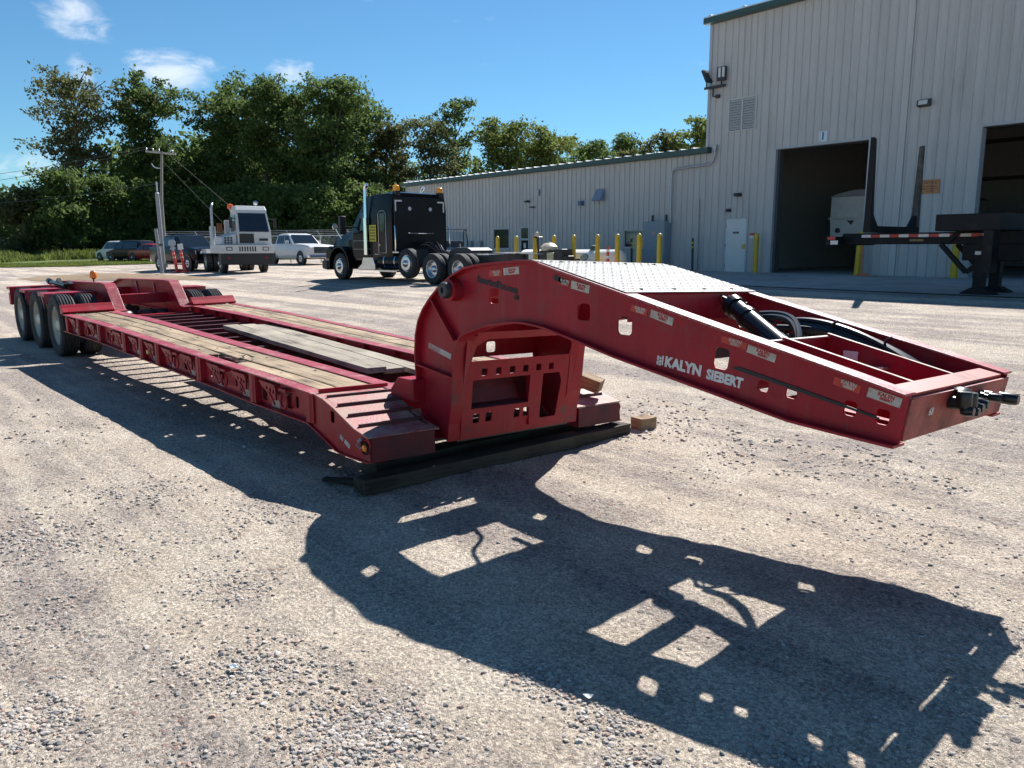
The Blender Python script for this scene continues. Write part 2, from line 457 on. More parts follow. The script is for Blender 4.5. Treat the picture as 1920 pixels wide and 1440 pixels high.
STICK = mat('sticker_white', (.50, .46, .40), rough=.55, var=.2, nscale=25, dirt=(.25, .12, .1), dirt_amt=.2, dscale=20)
STICKRED = mat('sticker_red', (.50, .035, .02), rough=.4, var=.15, nscale=25)
AMBER = mat('amber_lens', (.85, .22, .01), rough=.25, var=.05, spec=.6)
REFLTAPE = mat('worn_reflective_tape', (.42, .33, .30), rough=.6, var=.25, nscale=22, dirt=(.28, .06, .06), dirt_amt=.3, dscale=16)
# ------------------------------------------------------------------ lowboy trailer (x forward, y to its far side)
ROLL_N, ROLL_R, ROLL_G = -0.035, 0.0152, -0.0353
def rolx(x):
    t = min(1, max(0, (x + 8.5) / 7.5)); return ROLL_R + (ROLL_N - ROLL_R) * t
def XD(p): return (p[0], p[1], p[2] + p[1] * rolx(p[0]))          # the frame twists a little: nose on uneven timbers
def XG(p): return (p[0], p[1], p[2] + p[1] * ROLL_G)
TOP = [(-9, .712), (-8.4, .712), (-6.6, .70), (-5.2, .664), (-4.2, .637), (-3.1, .610), (-2.0, .585), (-1.3, .566), (-.77, .55)]
BOT = [(-9, .458), (-8.4, .458), (-6.6, .452), (-5.1, .411), (-3.86, .381), (-2.7, .347), (-1.77, .316), (-.86, .305)]
zt = lambda x: lerp_tab(TOP, x)
zb = lambda x: lerp_tab(BOT, x)
W2 = 1.295
TR = thing('lowboy_trailer', 'red lowboy trailer with wooden deck and arched gooseneck lettered in white', 'trailer')
XS = list(np.linspace(-8.5, -.80, 16))
POSTS = [-8.3, -7.66, -6.6, -5.51, -4.86, -4.31, -3.1, -1.86, -.84]
HOLES = [-7.9, -7.35, -6.9, -6.1, -5.8, -5.2, -4.55, -3.9, -3.5, -2.9, -2.3, -1.70, -1.13, -.95]

# outer side rails
for sgn in (-1, 1):
    outer = [(x, zt(x) - .006) for x in XS] + [(-.60, .523), (-.467, .478), (-.321, .425), (-.187, .377), (-.02, .345), (0, .30), (-.012, .26), (-.004, .185), (-.357, .172), (-.45, .182), (-.71, .268), (-.86, .31)] + [(x, zb(x) + .006) for x in reversed(XS[:-1])]
    holes = [rrect(x, (zt(x) + zb(x)) / 2 - .01, .055, .095, .018) for x in HOLES] + [rrect(-.50, .415, .06, .085, .018)]
    me = plate(outer, holes, 'y', sgn * 1.222, sgn * 1.234, XD)
    me2 = plate([(-.60, .523), (-.467, .478), (-.321, .425), (-.187, .377), (-.02, .345), (0, .30), (-.012, .26), (-.004, .185), (-.357, .172), (-.45, .182), (-.71, .268), (-.80, .29), (-.80, .54)], [rrect(-.50, .415, .06, .085, .018)], 'y', sgn * 1.262, sgn * 1.275, XD)
    rail = mkobj('side_rail', me, RED, TR)
    mkobj('nose_web', me2, RED, rail)
    fl = MB()
    fl.strip([(x, zt(x)) for x in XS] + [(-.77, .548)], 'y', sgn * W2, sgn * 1.175, -.012)
    fl.build('top_flange', REDTOP, rail, XD, bevel=.003)
    fl = MB()
    fl.strip([(x, zb(x)) for x in XS[:-1]] + [(-.86, .305), (-.71, .262), (-.448, .176), (-.357, .167), (-.003, .174)], 'y', sgn * W2, sgn * 1.16, .010)
    fl.build('bottom_flange', RED, rail, XD)
    lip = MB(); lip.strip([(-.765, .548), (-.627, .531), (-.467, .485), (-.321, .432), (-.187, .384), (-.01, .352)], 'y', sgn * 1.283, sgn * 1.25, -.01)
    lip.build('nose_lip', RAMP, rail, XD)

# rail fittings: posts, swing-out brackets, rings, tape (both sides)
for sgn in (-1, 1):
    for i, x in enumerate(POSTS):
        m = MB(); h0, h1 = zb(x) + .012, zt(x) - .014
        m.prism([(x - .06, sgn * 1.234), (x - .055, sgn * 1.275), (x - .035, sgn * 1.290), (x + .02, sgn * 1.290), (x + .04, sgn * 1.275), (x + .045, sgn * 1.234)], 'z', h0, h1)
        m.box(x + .066, x + .078, min(sgn * 1.234, sgn * 1.288), max(sgn * 1.234, sgn * 1.288), h0, h1)
        m.build('rail_post', RED, TR, XD)
    for x in (-8.0, -7.0, -5.8, -5.16, -4.58, -4.0, -3.43, -2.72, -2.14, -1.56):
        zc, h1 = (zb(x) + zt(x)) / 2, zt(x) - .02
        pts = [(x - .14, h1 - .035), (x - .14, h1 - .05), (x + .10, h1 - .155), (x + .135, h1 - .15), (x + .135, h1 - .03)]
        me = plate(pts, [circ(x - .02, h1 - .065, .016), circ(x + .045, h1 - .075, .019), circ(x + .10, h1 - .085, .017)], 'y', sgn * 1.262, sgn * 1.276, XD)
        br = mkobj('swing_bracket', me, RED, TR)
        m = MB(); m.bar((x - .14, sgn * 1.262, h1 - .022), (x + .14, sgn * 1.262, h1 - .03), .05, .018)
        m.bar((x + .02, sgn * 1.2785, h1 - .10), (x + .125, sgn * 1.2785, h1 - .185), .01, .014)
        m.build('bracket_rod', RED, br, XD)
        t = MB(); t.box(x - .02, x + .13, min(sgn * 1.2345, sgn * 1.237), max(sgn * 1.2345, sgn * 1.237), zb(x) + .016, zb(x) + .08)
        t.build('reflective_tape', REFLTAPE, TR, XD)
    for x in (-7.2, -6.05, -3.72, -2.47, -1.27):
        z0 = (zt(x) + zb(x)) / 2 + .03; P = []
        for k in range(11):
            a = R(-200 + 22 * k); P.append((x + .055 * math.cos(a), sgn * (1.278 + .006 * math.sin(a * 2)), z0 - .03 + .075 * math.sin(a)))
        m = MB(); m.tube(P, .011, 6); m.box(x - .06, x + .06, min(sgn * 1.234, sgn * 1.292), max(sgn * 1.234, sgn * 1.292), z0 + .028, z0 + .05)
        m.build('tie_ring', RED, TR, XD)
m = MB(); m.obox((-4.62, -1.282, .505), (.075, .012, .04)); m.build('side_marker', mat('amber_faded', (.55, .30, .06), rough=.4), TR, XD)

# inner rails
INY0, INY1 = .55, .70
for sgn in (-1, 1):
    holes = [rrect(x, (zt(x) + zb(x)) / 2, .06, .08, .015) for x in np.arange(-7.9, -1.0, .62)] + [rrect(x + .13, (zt(x) + zb(x)) / 2, .06, .08, .015) for x in np.arange(-7.9, -1.0, .62)]
    outer = [(x, zt(x) - .008) for x in XS] + [(x, zb(x) + .03) for x in reversed(XS)]
    ir = mkobj('inner_rail', plate(outer, holes, 'y', sgn * .615, sgn * .630, XD), RED, TR)
    m = MB(); m.strip([(x, zt(x) + .004) for x in XS] + [(-.62, .545)], 'y', sgn * INY0, sgn * INY1, -.012); m.build('top_flange', REDTOP, ir, XD, bevel=.003)
    m = MB(); m.strip([(x, zb(x) + .025) for x in XS], 'y', sgn * INY0, sgn * INY1, .012); m.build('bottom_flange', RED, ir, XD)
    for x in np.arange(-8.1, -1.0, .62):        # web stiffeners leaning in the trough
        m = MB(); m.prism([(sgn * .615, zt(x) - .01), (sgn * .56, zt(x) - .015), (sgn * .60, zb(x) + .04), (sgn * .615, zb(x) + .04)], 'x', x - .006, x + .006)
        m.build('web_stiffener', RED, ir, XD)

# cross members
for k, x in enumerate(np.arange(-8.15, -.9, .46)):
    z1 = zt(x) - .085; m = MB()
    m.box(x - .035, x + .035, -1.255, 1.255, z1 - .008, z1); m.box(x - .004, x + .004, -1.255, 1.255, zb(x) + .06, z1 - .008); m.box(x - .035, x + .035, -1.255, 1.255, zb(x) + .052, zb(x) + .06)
    m.build('cross_member', REDSHADEGRIME, TR, XD)

# deck planks: three boards wide on each side, laid in lengths, one board broken open
BW = (1.17 - .705) / 3
def board(xa, xb, y0, y1, zo=0.0, jag_a=0, jag_b=0):
    n = max(3, int((xb - xa) / .5)); th = .045
    xs = np.linspace(xa, xb, n + 1); m = MB(); rings = []
    bow = random.uniform(-.004, .006)
    for i, x in enumerate(xs):
        d = bow * math.sin(math.pi * i / n) + zo
        z1 = zt(x) - .004 + d
        rings.append([(x, y0, z1 - th), (x, y1, z1 - th), (x, y1 - .003, z1 - .003), (x, y1 - .008, z1), (x, y0 + .008, z1), (x, y0 + .003, z1 - .003)])
    if jag_a or jag_b:
        def jag(r, s):
            return [(p[0] + s * random.uniform(.02, .22), p[1], p[2] - random.uniform(0, .02)) for p in r]
        if jag_a: rings[0] = jag(rings[0], -1) if False else jag(rings[0], 1)
        if jag_b: rings[-1] = jag(rings[-1], -1)
    m.loft(rings, smooth=False)
    return m.build('deck_plank', WOOD, TR, XD)
for sgn in (-1, 1):
    for j in range(3):
        a = .705 + j * BW; b = a + BW - .006
        y0, y1 = (a, b) if sgn > 0 else (-b, -a)
        cuts = [-8.42, -5.9 + random.uniform(-.5, .5), -3.2 + random.uniform(-.4, .4) if not (sgn < 0 and j == 2) else -2.0, -.80]
        for xa, xb in zip(cuts[:-1], cuts[1:]):
            if sgn < 0 and j == 2 and xa < -3.0 < xb:
                board(xa, -3.10, y0, y1, jag_b=1); board(-2.62, xb - .004, y0, y1, jag_a=1, zo=-.002)
            elif sgn < 0 and j == 1 and xa < -2.85 < xb:
                board(xa, -2.75, y0, y1, jag_b=1); board(-2.70, xb - .004, y0, y1, zo=.004)
            else:
                board(xa, xb - .004, y0, y1, zo=random.uniform(-.003, .003))
bolt = MB(); bolt.lathe([(.011, 0), (.010, .003), (0, .004)], (0, 0, 0), 'z', 8); BOLT_ME = bolt.mesh('deck_bolt'); BOLT_ME.materials.append(STEELDK)
for sgn in (-1, 1):
    for x in np.arange(-8.15, -.9, .92):
        for j in range(3):
            y = sgn * (.705 + (j + .5) * BW + random.uniform(-.02, .02)); xx = x + random.uniform(-.02, .02)
            if sgn < 0 and j == 2 and -3.3 < xx < -2.4: continue
            o = mkobj('deck_bolt', BOLT_ME, None, TR, loc=(xx, y, zt(xx) + y * rolx(xx) - .002))
for k in range(12):     # torn fibres round the hole
    x = -2.98 + random.uniform(-.05, .30); y = -1.12 + random.uniform(0, .2)
    m = MB(); L = random.uniform(.08, .26); z = zt(x) - .012
    m.bar((x, y, z - random.uniform(0, .02)), (x + L, y + random.uniform(-.02, .04), z + random.uniform(-.012, .014)), random.uniform(.006, .018), .008)
    m.build('wood_splinter', WOODGREY, TR, XD)

# end bar between deck and nose ramps, ramps, tread bars, nose faces
for sgn in (-1, 1):
    ya, yb = sgn * .70, sgn * 1.25
    m = MB(); m.strip([(-.80, .552), (-.62, .531), (-.467, .485), (-.321, .432), (-.187, .384), (-.005, .352)], 'y', ya, yb, -.012)
    m.build('ramp_plate', RAMP, TR, XD)
    for x, z in ((-.765, .552), (-.64, .534), (-.49, .494), (-.345, .442), (-.205, .391)):
        m = MB(); d = Vector((.155, 0, -.05)).normalized()
        m.prism([(x, z), (x + .004, z + (.028 if x < -.7 else .018)), (x + .014, z + (.026 if x < -.7 else .016)), (x + .020, z - .004)], 'y', ya - sgn * (.05 if x < -.7 else 0), yb - sgn * .01)
        m.build('tread_bar', RED if x < -.7 else BARRED, TR, XD)
    m = MB(); m.prism([(sgn * .74, .175), (sgn * 1.26, .175), (sgn * 1.26, .345), (sgn * .74, .345)], 'x', -.012, 0); m.build('nose_face', REDSHADEGRIME, TR, XD, bevel=.004)
    m = MB(); m.prism([(-.80, .30), (-.80, .545), (-.62, .525), (-.02, .345), (-.02, .178), (-.40, .178)], 'y', sgn * .735, sgn * .747); m.build('throat_plate', REDSHADEGRIME, TR, XD)
    m = MB(); m.prism([(-.60, .50), (-.60, .56), (-.50, .66), (-.30, .66), (-.30, .50)], 'y', sgn * .56, sgn * .72)
    m.build('latch_block', RED, TR, XD, bevel=.01)
m = MB(); m.box(-.92, -.80, -1.25, 1.25, .33, .50); m.box(-.99, -.80, -.70, .70, .50, .512); m.build('throat_beam', RED, TR, XD)
m = MB(); m.box(-.80, -.2, -.735, .735, .20, .215); m.build('throat_floor', GREASE, TR, XD)
# near nose lamp and cable
m = MB(); m.lathe([(.0, -.022), (.02, -.02), (.03, -.008), (.03, 0)], (-.055, -1.276, .272), 'y', 14); lamp = m.build('nose_lamp', AMBER, TR, XD)
m = MB(); m.lathe([(.046, -.010), (.046, 0.0), (.03, .0), (.03, -.010)], (-.055, -1.276, .272), 'y', 16, cap=False); m.build('lamp_ring', BLACK, lamp, XD)
m = MB(); m.tube([(-.115, -1.28, .325), (-.10, -1.30, .30), (-.125, -1.305, .285), (-.10, -1.29, .262), (-.07, -1.285, .285)], .006, 6); m.tube([(-.13, -1.285, .30), (-.10, -1.30, .315), (-.08, -1.29, .335)], .012, 6)
m.build('lamp_cable', mat('grey_plastic', (.25, .26, .28), rough=.5), TR, XD)
for (x, w_, z_, c) in ((-.375, .05, .285, REFLTAPE), (-.30, .075, .255, STICK)):
    m = MB(); m.obox((x, -1.2765, z_), (w_, .002, .035), Matrix.Rotation(R(24), 3, 'Y')); m.build('nose_tape', c, TR, XD)

# ---- rear frame
for sgn in (-1, 1):
    y0, y1 = sgn * .41, sgn * .57
    prof = [(-8.40, .70), (-8.56, .712), (-8.90, 1.02), (-9.02, 1.09), (-9.3, 1.10), (-11.9, 1.05), (-12.5, .93), (-12.9, .84)]
    bot = [(-12.9, .60), (-11.5, .62), (-9.2, .62), (-8.4, .46)]
    bm_ = mkobj('rear_beam', plate(prof + bot, [], 'y', sgn * .478, sgn * .502, XD), RED, TR)
    m = MB(); m.strip(prof, 'y', y0, y1, -.016); m.build('beam_flange', REDTOP, bm_, XD, bevel=.003)
    m = MB(); m.strip([(-12.9, .60), (-11.5, .62), (-9.2, .62), (-8.4, .46)], 'y', y0, y1, -.014); m.build('beam_foot', RED, bm_, XD)
    # riser across the end of the deck
    a, b = sgn * .585, sgn * W2
    m = MB(); m.prism([(-8.50, .712), (-8.44, .735), (-8.44, .745), (-8.52, .80), (-8.56, .842), (-8.60, .842), (-8.60, .712)], 'y', a, b); m.build('deck_riser', RED, TR, XD, bevel=.004)
    m = MB(); m.strip([(-8.50, .748), (-8.585, .838)], 'y', a + sgn * .004, b - sgn * .004, .008); m.build('riser_face', REDTOP, TR, XD)
    # axle covers and hanging brackets
    for xa, xb in ((-10.22, -9.72), (-11.75, -11.25), (-12.98, -12.68)):
        m = MB(); m.box(xa, xb, min(sgn * .52, sgn * 1.27), max(sgn * .52, sgn * 1.27), .905, .955); m.box(xb - .012, xb, min(sgn * .52, sgn * 1.27), max(sgn * .52, sgn * 1.27), .80, .905)
        m.build('axle_cover', RED, TR, XD, bevel=.004)
        if xa > -12.5:
            yy = sgn * 1.262
            me = plate([(yy - .001, .952), (yy - sgn * .15, .952), (yy - sgn * .13, .70), (yy - sgn * .02, .70)], [rrect(yy - sgn * .075, .83, .035, .14, .012)], 'x', xb + .002, xb + .014, XD)
            mkobj('cover_bracket', me, REDTOP, TR)
# purple-red slanting braces between beams at the back, cross tubes
m = MB(); m.box(-9.5, -9.35, -.48, .48, .74, .90); m.build('rear_cross_box', RED, TR, XD, bevel=.006)
m = MB(); m.box(-11.6, -11.45, -.48, .48, .74, .92); m.build('rear_cross_box', RED, TR, XD, bevel=.006)
m = MB(); m.box(-12.95, -12.8, -1.25, 1.25, .62, .84); m.build('tail_beam', RED, TR, XD, bevel=.006)
m = MB(); m.box(-8.62, -8.50, -.48, .48, .48, .62); m.build('rear_cross_box', RED, TR, XD, bevel=.006)
for x in (-9.9, -10.9):
    m = MB(); m.prism([(x, .72), (x - .16, 1.04), (x - .08, 1.04), (x + .08, .72)], 'y', .46, .474); m.build('beam_gusset', mat('worn_violet_paint', (.26, .10, .14), rough=.4), TR, XD)
for y in (-.25, .1, .33):
    m = MB(); m.lathe([(.10, 0), (.13, .03), (.13, .17), (.10, .20)], (-9.25, y, .44), 'z', 14); m.build('air_chamber', GREASE, TR, XD)
m = MB(); m.tube([(-12.6, -.60, 1.02), (-11.3, -.62, 1.0)], .04, 8); m.tube([(-12.6, -.60, 1.02), (-12.75, -.60, 1.04)], .055, 8); m.build('lift_cylinder', BLACKGL, TR, XD)
m = MB(); m.prism([(-11.9, 1.04), (-11.75, 1.12), (-11.6, 1.04)], 'y', -.66, -.60); m.prism([(-11.2, 1.03), (-11.0, 1.10), (-10.8, 1.05)], 'y', -.66, -.60); m.build('cylinder_bracket', STEELDK, TR, XD)
m = MB(); m.lathe([(.012, 0), (.012, .05), (.03, .055), (.03, .07)], (-9.92, -.49, 1.095), 'z', 12); bs = m.build('beacon_stem', BLACK, TR, XD)
m = MB(); m.lathe([(.048, 0), (.054, .02), (.054, .06), (.047, .095), (.03, .118), (0, .128)], (-9.92, -.49, 1.165), 'z', 18); m.build('beacon_lens', AMBER, bs, XD)
m = MB(); m.tube([(-13.0, -1.05, .77), (-13.12, -1.08, .75), (-13.2, -1.06, .79)], .012, 6); m.build('tail_cable', BLACK, TR, XD)
for y in (-.5, .5):
    for x in (-9.19, -10.58, -11.97):
        m = MB(); m.box(x - .3, x + .3, y - .04, y + .04, .50, .60); m.build('suspension_arm', GREASE, TR, XD)

# ---- wheels
def tyre_meshes(Rr=.475, wdt=.26, rim=.30):
    h = wdt / 2
    prof = [(rim, -h * .78), (rim + .03, -h * .92), (Rr - .09, -h), (Rr - .03, -h * .95), (Rr - .008, -h * .80)]
    g = []
    for c in (-.62, -.31, 0, .31, .62):
        g += [(Rr, h * (c - .10) * 1.0), (Rr - .012, h * (c - .055)), (Rr - .012, h * (c + .055)), (Rr, h * (c + .10))]
    prof += g + [(Rr - .008, h * .80), (Rr - .03, h * .95), (Rr - .09, h), (rim + .03, h * .92), (rim, h * .78)]
    t = MB(); t.lathe(prof, axis='y', n=40, cap=False)
    tm = t.mesh('tyre', sharp=32)
    return tm
TYRE_ME = tyre_meshes(); TYRE_ME.materials.append(TYRE)
def rim_mesh(deep, name='rim', r=.30, w=.20):
    """disc wheel whose outer side is at -y; deep = inset of the disc (positive: dished)"""
    m = MB(); h = w / 2
    m.lathe([(r + .012, -h), (r + .012, -h + .012), (r - .012, -h + .02), (r - .03, -h * .3), (r - .03, h), (r + .01, h)], axis='y', n=36, cap=False)
    yd = -h + deep
    m.lathe([(r - .028, yd + .01), (r - .06, yd - .008), (.19, yd - .02), (.165, yd - .01), (.14, yd - .012), (.11, yd - .012)], axis='y', n=36, cap=False)
    m.lathe([(.115, yd), (.11, yd - .05), (.09, yd - .11), (.05, yd - .13), (0, yd - .135)], axis='y', n=20, cap=False)
    for k in range(10):
        a = 2 * math.pi * k / 10; m.lathe([(.013, 0), (.013, -.03), (0, -.032)], (.142 * math.cos(a), yd - .01, .142 * math.sin(a)), 'y', 6, cap=False)
    me = m.mesh(name)
    return me
RIM_DEEP = rim_mesh(.13); RIM_DEEP.materials.append(RIM)
RIM_FLAT = rim_mesh(.02); RIM_FLAT.materials.append(RIM)
HOLE_ME = MB()
for k in range(10):
    a = 2 * math.pi * (k + .5) / 10; HOLE_ME.lathe([(.022, 0), (0, -.001)], (.22 * math.cos(a), -.1 + .13 - .021, .22 * math.sin(a)), 'y', 10, cap=False)
HOLE_ME = HOLE_ME.mesh('hand_hole'); HOLE_ME.materials.append(BLACK)
for i in range(3):
    x = -9.1913 - i * 1.3917
    for sgn in (-1, 1):
        for y in (1.145, .82):
            w = mkobj('wheel', TYRE_ME, None, TR, loc=(x, sgn * y, .475))
            r = bpy.data.objects.new('rim', RIM_DEEP); linkobj(r); r.parent = w; r.rotation_euler = (0, random.random() * 6, 0 if (sgn < 0) == (y > 1) else 0)
            if sgn > 0: r.rotation_euler = (0, 0, math.pi)
            if y > 1 and sgn < 0:
                hh = bpy.data.objects.new('hand_hole', HOLE_ME); linkobj(hh); hh.parent = w; hh.location = (0, -.006, 0)
    m = MB(); m.tube([(x, -1.0, .475), (x, 1.0, .475)], .065, 12); m.build('axle', GREASE, TR)
# ------------------------------------------------------------------ gooseneck
OUT = [(3.145, 1.023), (2.95, 1.070), (2.664, 1.136), (2.34, 1.208), (2.0, 1.286), (1.559, 1.388), (1.2, 1.470), (.97, 1.524), (.92, 1.531), (.86, 1.534), (.77, 1.531), (.62, 1.522), (.457, 1.51), (.34, 1.497), (.231, 1.477), (.112, 1.430), (-.026, 1.356), (-.143, 1.270), (-.245, 1.175), (-.305, 1.085), (-.338, .985), (-.352, .852), (-.342, .689), (-.310, .520), (-.262, .397), (-.19, .31), (-.126, .25)]
UND = [(.03, .25), (.045, .38), (.082, .52), (.10, .68), (.116, .833), (.135, .93), (.16, .99), (.198, 1.03), (.265, 1.06), (.364, 1.090), (.486, 1.126), (.62, 1.150), (.72, 1.162), (.82, 1.166), (.93, 1.160), (1.032, 1.148), (1.182, 1.118), (1.33, 1.088), (1.586, 1.032), (2.153, .932), (2.55, .862), (2.64, .846), (2.96, .822), (3.115, .812)]
GH = [rrect(.502, 1.312, .092, .10, .018), rrect(1.306, 1.256, .102, .10, .026), rrect(1.615, 1.198, .106, .10, .026), rrect(2.24, 1.083, .088, .108, .024, R(-8)),
      rrect(2.476, .976, .058, .052, .012, R(-10)), rrect(2.622, .970, .056, .066, .014, R(-8)), rrect(2.90, .933, .056, .066, .014, R(-6)), rrect(3.04, .918, .058, .066, .014, R(-5))]
GN = None
for sgn in (-1, 1):
    me = plate(OUT + UND, GH, 'y', sgn * .592, sgn * .606, XG)
    o = mkobj('gooseneck' if sgn < 0 else 'far_side_plate', me, RED, TR if sgn < 0 else GN)
    if sgn < 0: GN = o
    m = MB(); m.strip(OUT[:8], 'y', sgn * .665, sgn * .555, -.012); m.build('top_flange', REDTOP, GN, XG, bevel=.003)
    m = MB(); m.strip(OUT[7:], 'y', sgn * .655, sgn * .545, -.014); m.build('back_flange', RED, GN, XG)
    m = MB(); m.strip(UND[:8], 'y', sgn * .66, sgn * .50, -.012); m.strip(UND[7:], 'y', sgn * .66, sgn * .545, -.012); m.build('bottom_flange', RED, GN, XG)
    yo, yi = sgn * .652, sgn * .606
    m = MB(); m.strip([(-.155, 1.255), (.10, .985)], 'y', yo, yi, .012); m.build('leg_stiffener', RED, GN, XG)
    m = MB(); m.strip([(-.345, .762), (.09, .712)], 'y', yo, yi, .012); m.build('leg_stiffener', RED, GN, XG)
    # pivot boss
    m = MB(); m.lathe([(.075, sgn * .60), (.075, sgn * .685), (.055, sgn * .69)], (.108, 0, 1.335), 'y', 24); bo = m.build('pivot_boss', RED, GN, XG)
    m = MB(); m.lathe([(.055, sgn * .688), (.058, sgn * .72), (.048, sgn * .735), (.02, sgn * .735), (.018, sgn * .722), (0, sgn * .722)], (.108, 0, 1.335), 'y', 24); m.build('pivot_cap', STEELDK, GN, XG)
# curved back skin (open at the hump's top), cross tube, front frame of the leg
skin = [(1.28, -.13), (1.262, -.143), (1.17, -.238), (1.08, -.297), (.985, -.33), (.90, -.342), (.79, -.345)]
me = plate([(-.545, 1.28), (.545, 1.28), (.545, 1.17), (.545, 1.08), (.545, .985), (.545, .79), (-.545, .79), (-.545, .985), (-.545, 1.08), (-.545, 1.17)], [rrect(.07, .865, .10, .085, .02), rrect(-.15, .865, .10, .085, .02)], 'x', -.006, .006)
bm = bmesh.new(); bm.from_mesh(me); bmesh.ops.triangulate(bm, faces=bm.faces); bmesh.ops.subdivide_edges(bm, edges=[e for e in bm.edges if abs(e.verts[0].co.z - e.verts[1].co.z) > .12], cuts=3); bm.to_mesh(me); bm.free()
for v in me.vertices:
    q = v.co; v.co = XG((q.x + lerp_tab(sorted(skin), q.z), q.y, q.z))
mkobj('back_skin', me, RED, GN)
m = MB(); m.strip([(-.335, .72), (-.31, .52), (-.25, .36)], 'y', -.545, .545, -.012); m.build('lower_back_plate', REDSHADEGRIME, GN, XG)
m = MB(); m.box(.03, .36, -.592, .592, 1.285, 1.40); m.build('cross_tube', RED, GN, XG, bevel=.02)
def front_plate(outer, holes, x_of_z, t=.014):
    me = plate(outer, holes, 'x', -t / 2, t / 2)
    for v in me.vertices:
        p = v.co; v.co = XG((p.x + x_of_z(p.z), p.y, p.z))
    return me
xz = lambda z: lerp_tab([(.25, .04), (.52, .082), (.68, .10), (.83, .116), (.93, .135), (1.05, .2)], z)
bar6 = [rrect(y, .745, .056, .052, .006) for y in (-.37, -.235, -.10, .035, .17, .305)]
win_up = [(-.50, .83), (.49, .83), (.51, .92), (.40, .99), (-.38, .99), (-.47, .94)]
win_lo = [(-.475, .475), (.088, .475), (.088, .69), (-.475, .69)]
win_r = [(.222, .33), (.40, .33), (.43, .62), (.40, .69), (.222, .69)]
low4 = [rrect(y, .40, .06, .07, .006) for y in (-.42, -.30, -.02, .075)]
me = front_plate([(-.55, .25), (.50, .25), (.56, .60), (.575, 1.0), (.50, 1.045), (-.50, 1.045), (-.575, 1.0), (-.56, .6)], bar6 + [win_up, win_lo, win_r] + low4, xz)
mkobj('leg_front_plate', me, RED, GN)
m = MB(); m.box(-.06, .05, -.50, .11, .44, .47); m.build('leg_shelf', REDSHADEGRIME, GN, XG)
m = MB(); m.box(.045, .075, .10, .215, .29, .70); m.build('leg_post', RED, GN, XG, bevel=.004)
m = MB(); m.strip([(-.10, .70), (-.04, .60), (.0, .50)], 'y', -.45, .05, .01); m.build('leg_baffle', REDSHADEGRIME, GN, XG)
m = MB(); m.box(-.25, .03, -.57, .57, .235, .25); m.build('leg_base', GREASE, GN, XG)
m = MB(); m.box(-.12, .0, -.5, .35, .255, .30); m.tube([(-.1, -.4, .33), (-.05, 0, .34), (-.1, .3, .32)], .03, 8); m.build('leg_ram', GREASE, GN, XG)

# tread plate over the hump
TREAD = bpy.data.materials.new('tread_plate'); TREAD.use_nodes = True
nt = TREAD.node_tree; N, L = nt.nodes, nt.links; b = N['Principled BSDF']; b.inputs['Metallic'].default_value = 0.0; b.inputs['Roughness'].default_value = .6; b.inputs['Specular IOR Level'].default_value = .35
g = N.new('ShaderNodeNewGeometry'); n = N.new('ShaderNodeTexNoise'); n.inputs['Scale'].default_value = 9; n.inputs['Detail'].default_value = 7; L.new(g.outputs['Position'], n.inputs['Vector'])
r = N.new('ShaderNodeValToRGB'); r.color_ramp.elements[0].color = (.13, .127, .118, 1); r.color_ramp.elements[1].color = (.25, .246, .232, 1); r.color_ramp.elements[0].position = .35; r.color_ramp.elements[1].position = .65
L.new(n.outputs['Fac'], r.inputs['Fac']); L.new(r.outputs[0], b.inputs['Base Color'])
m = MB(); tp = [(.73, 1.546), (.90, 1.5465), (1.0, 1.531), (1.2, 1.485), (1.655, 1.381)]
m.strip(tp, 'y', -.645, .645, .005); ck = m.build('tread_plate', TREAD, GN, XG)
m = MB(); dn = Vector((.97, 0, -.225)).normalized()
for i in range(20):
    for j in range(33):
        s = .012 + i * .037; x = .93 + s * .97 if s > 0 else 0
        if x > 1.645: continue
        z = lerp_tab(tp, x) + .005; y = -.625 + j * .039
        a = R(45 if (i + j) % 2 else -45); c_, s_ = math.cos(a), math.sin(a)
        q = []
        for (u, v, h) in ((-.017, 0, 0), (0, -.0055, 0), (.017, 0, 0), (0, .0055, 0), (0, 0, .004)):
            du = u * c_ - v * s_; dv = u * s_ + v * c_
            q.append((x + du * dn.x, y + dv, z + du * dn.z + h))
        m.add(q, [(0, 1, 4), (1, 2, 4), (2, 3, 4), (3, 0, 4)])
lug = m.build('tread_lug', TREAD, GN, XG); lug['kind'] = 'stuff'
for x in (.97, 1.60):
    for y in (-.45, -.15, .15, .45):
        m = MB(); m.lathe([(.013, 0), (.012, .004), (0, .005)], (x, y, lerp_tab(tp, x) + .006), 'z', 8); m.build('bolt', STEELDK, GN, XG)
m = MB(); m.prism([(.02, 1.45), (.10, 1.545), (.24, 1.545), (.34, 1.50), (.2, 1.44)], 'y', .22, .36); m.build('lifting_lug', RED, GN, XG, bevel=.006)
m = MB(); m.bar((.02, .15, 1.53), (.30, .42, 1.57), .04, .012); m.build('lug_strap', BLACKGL, GN, XG)
m = MB(); m.box(1.62, 1.635, -.59, .59, 1.22, 1.37); m.build('front_bulkhead', RED, GN, XG)

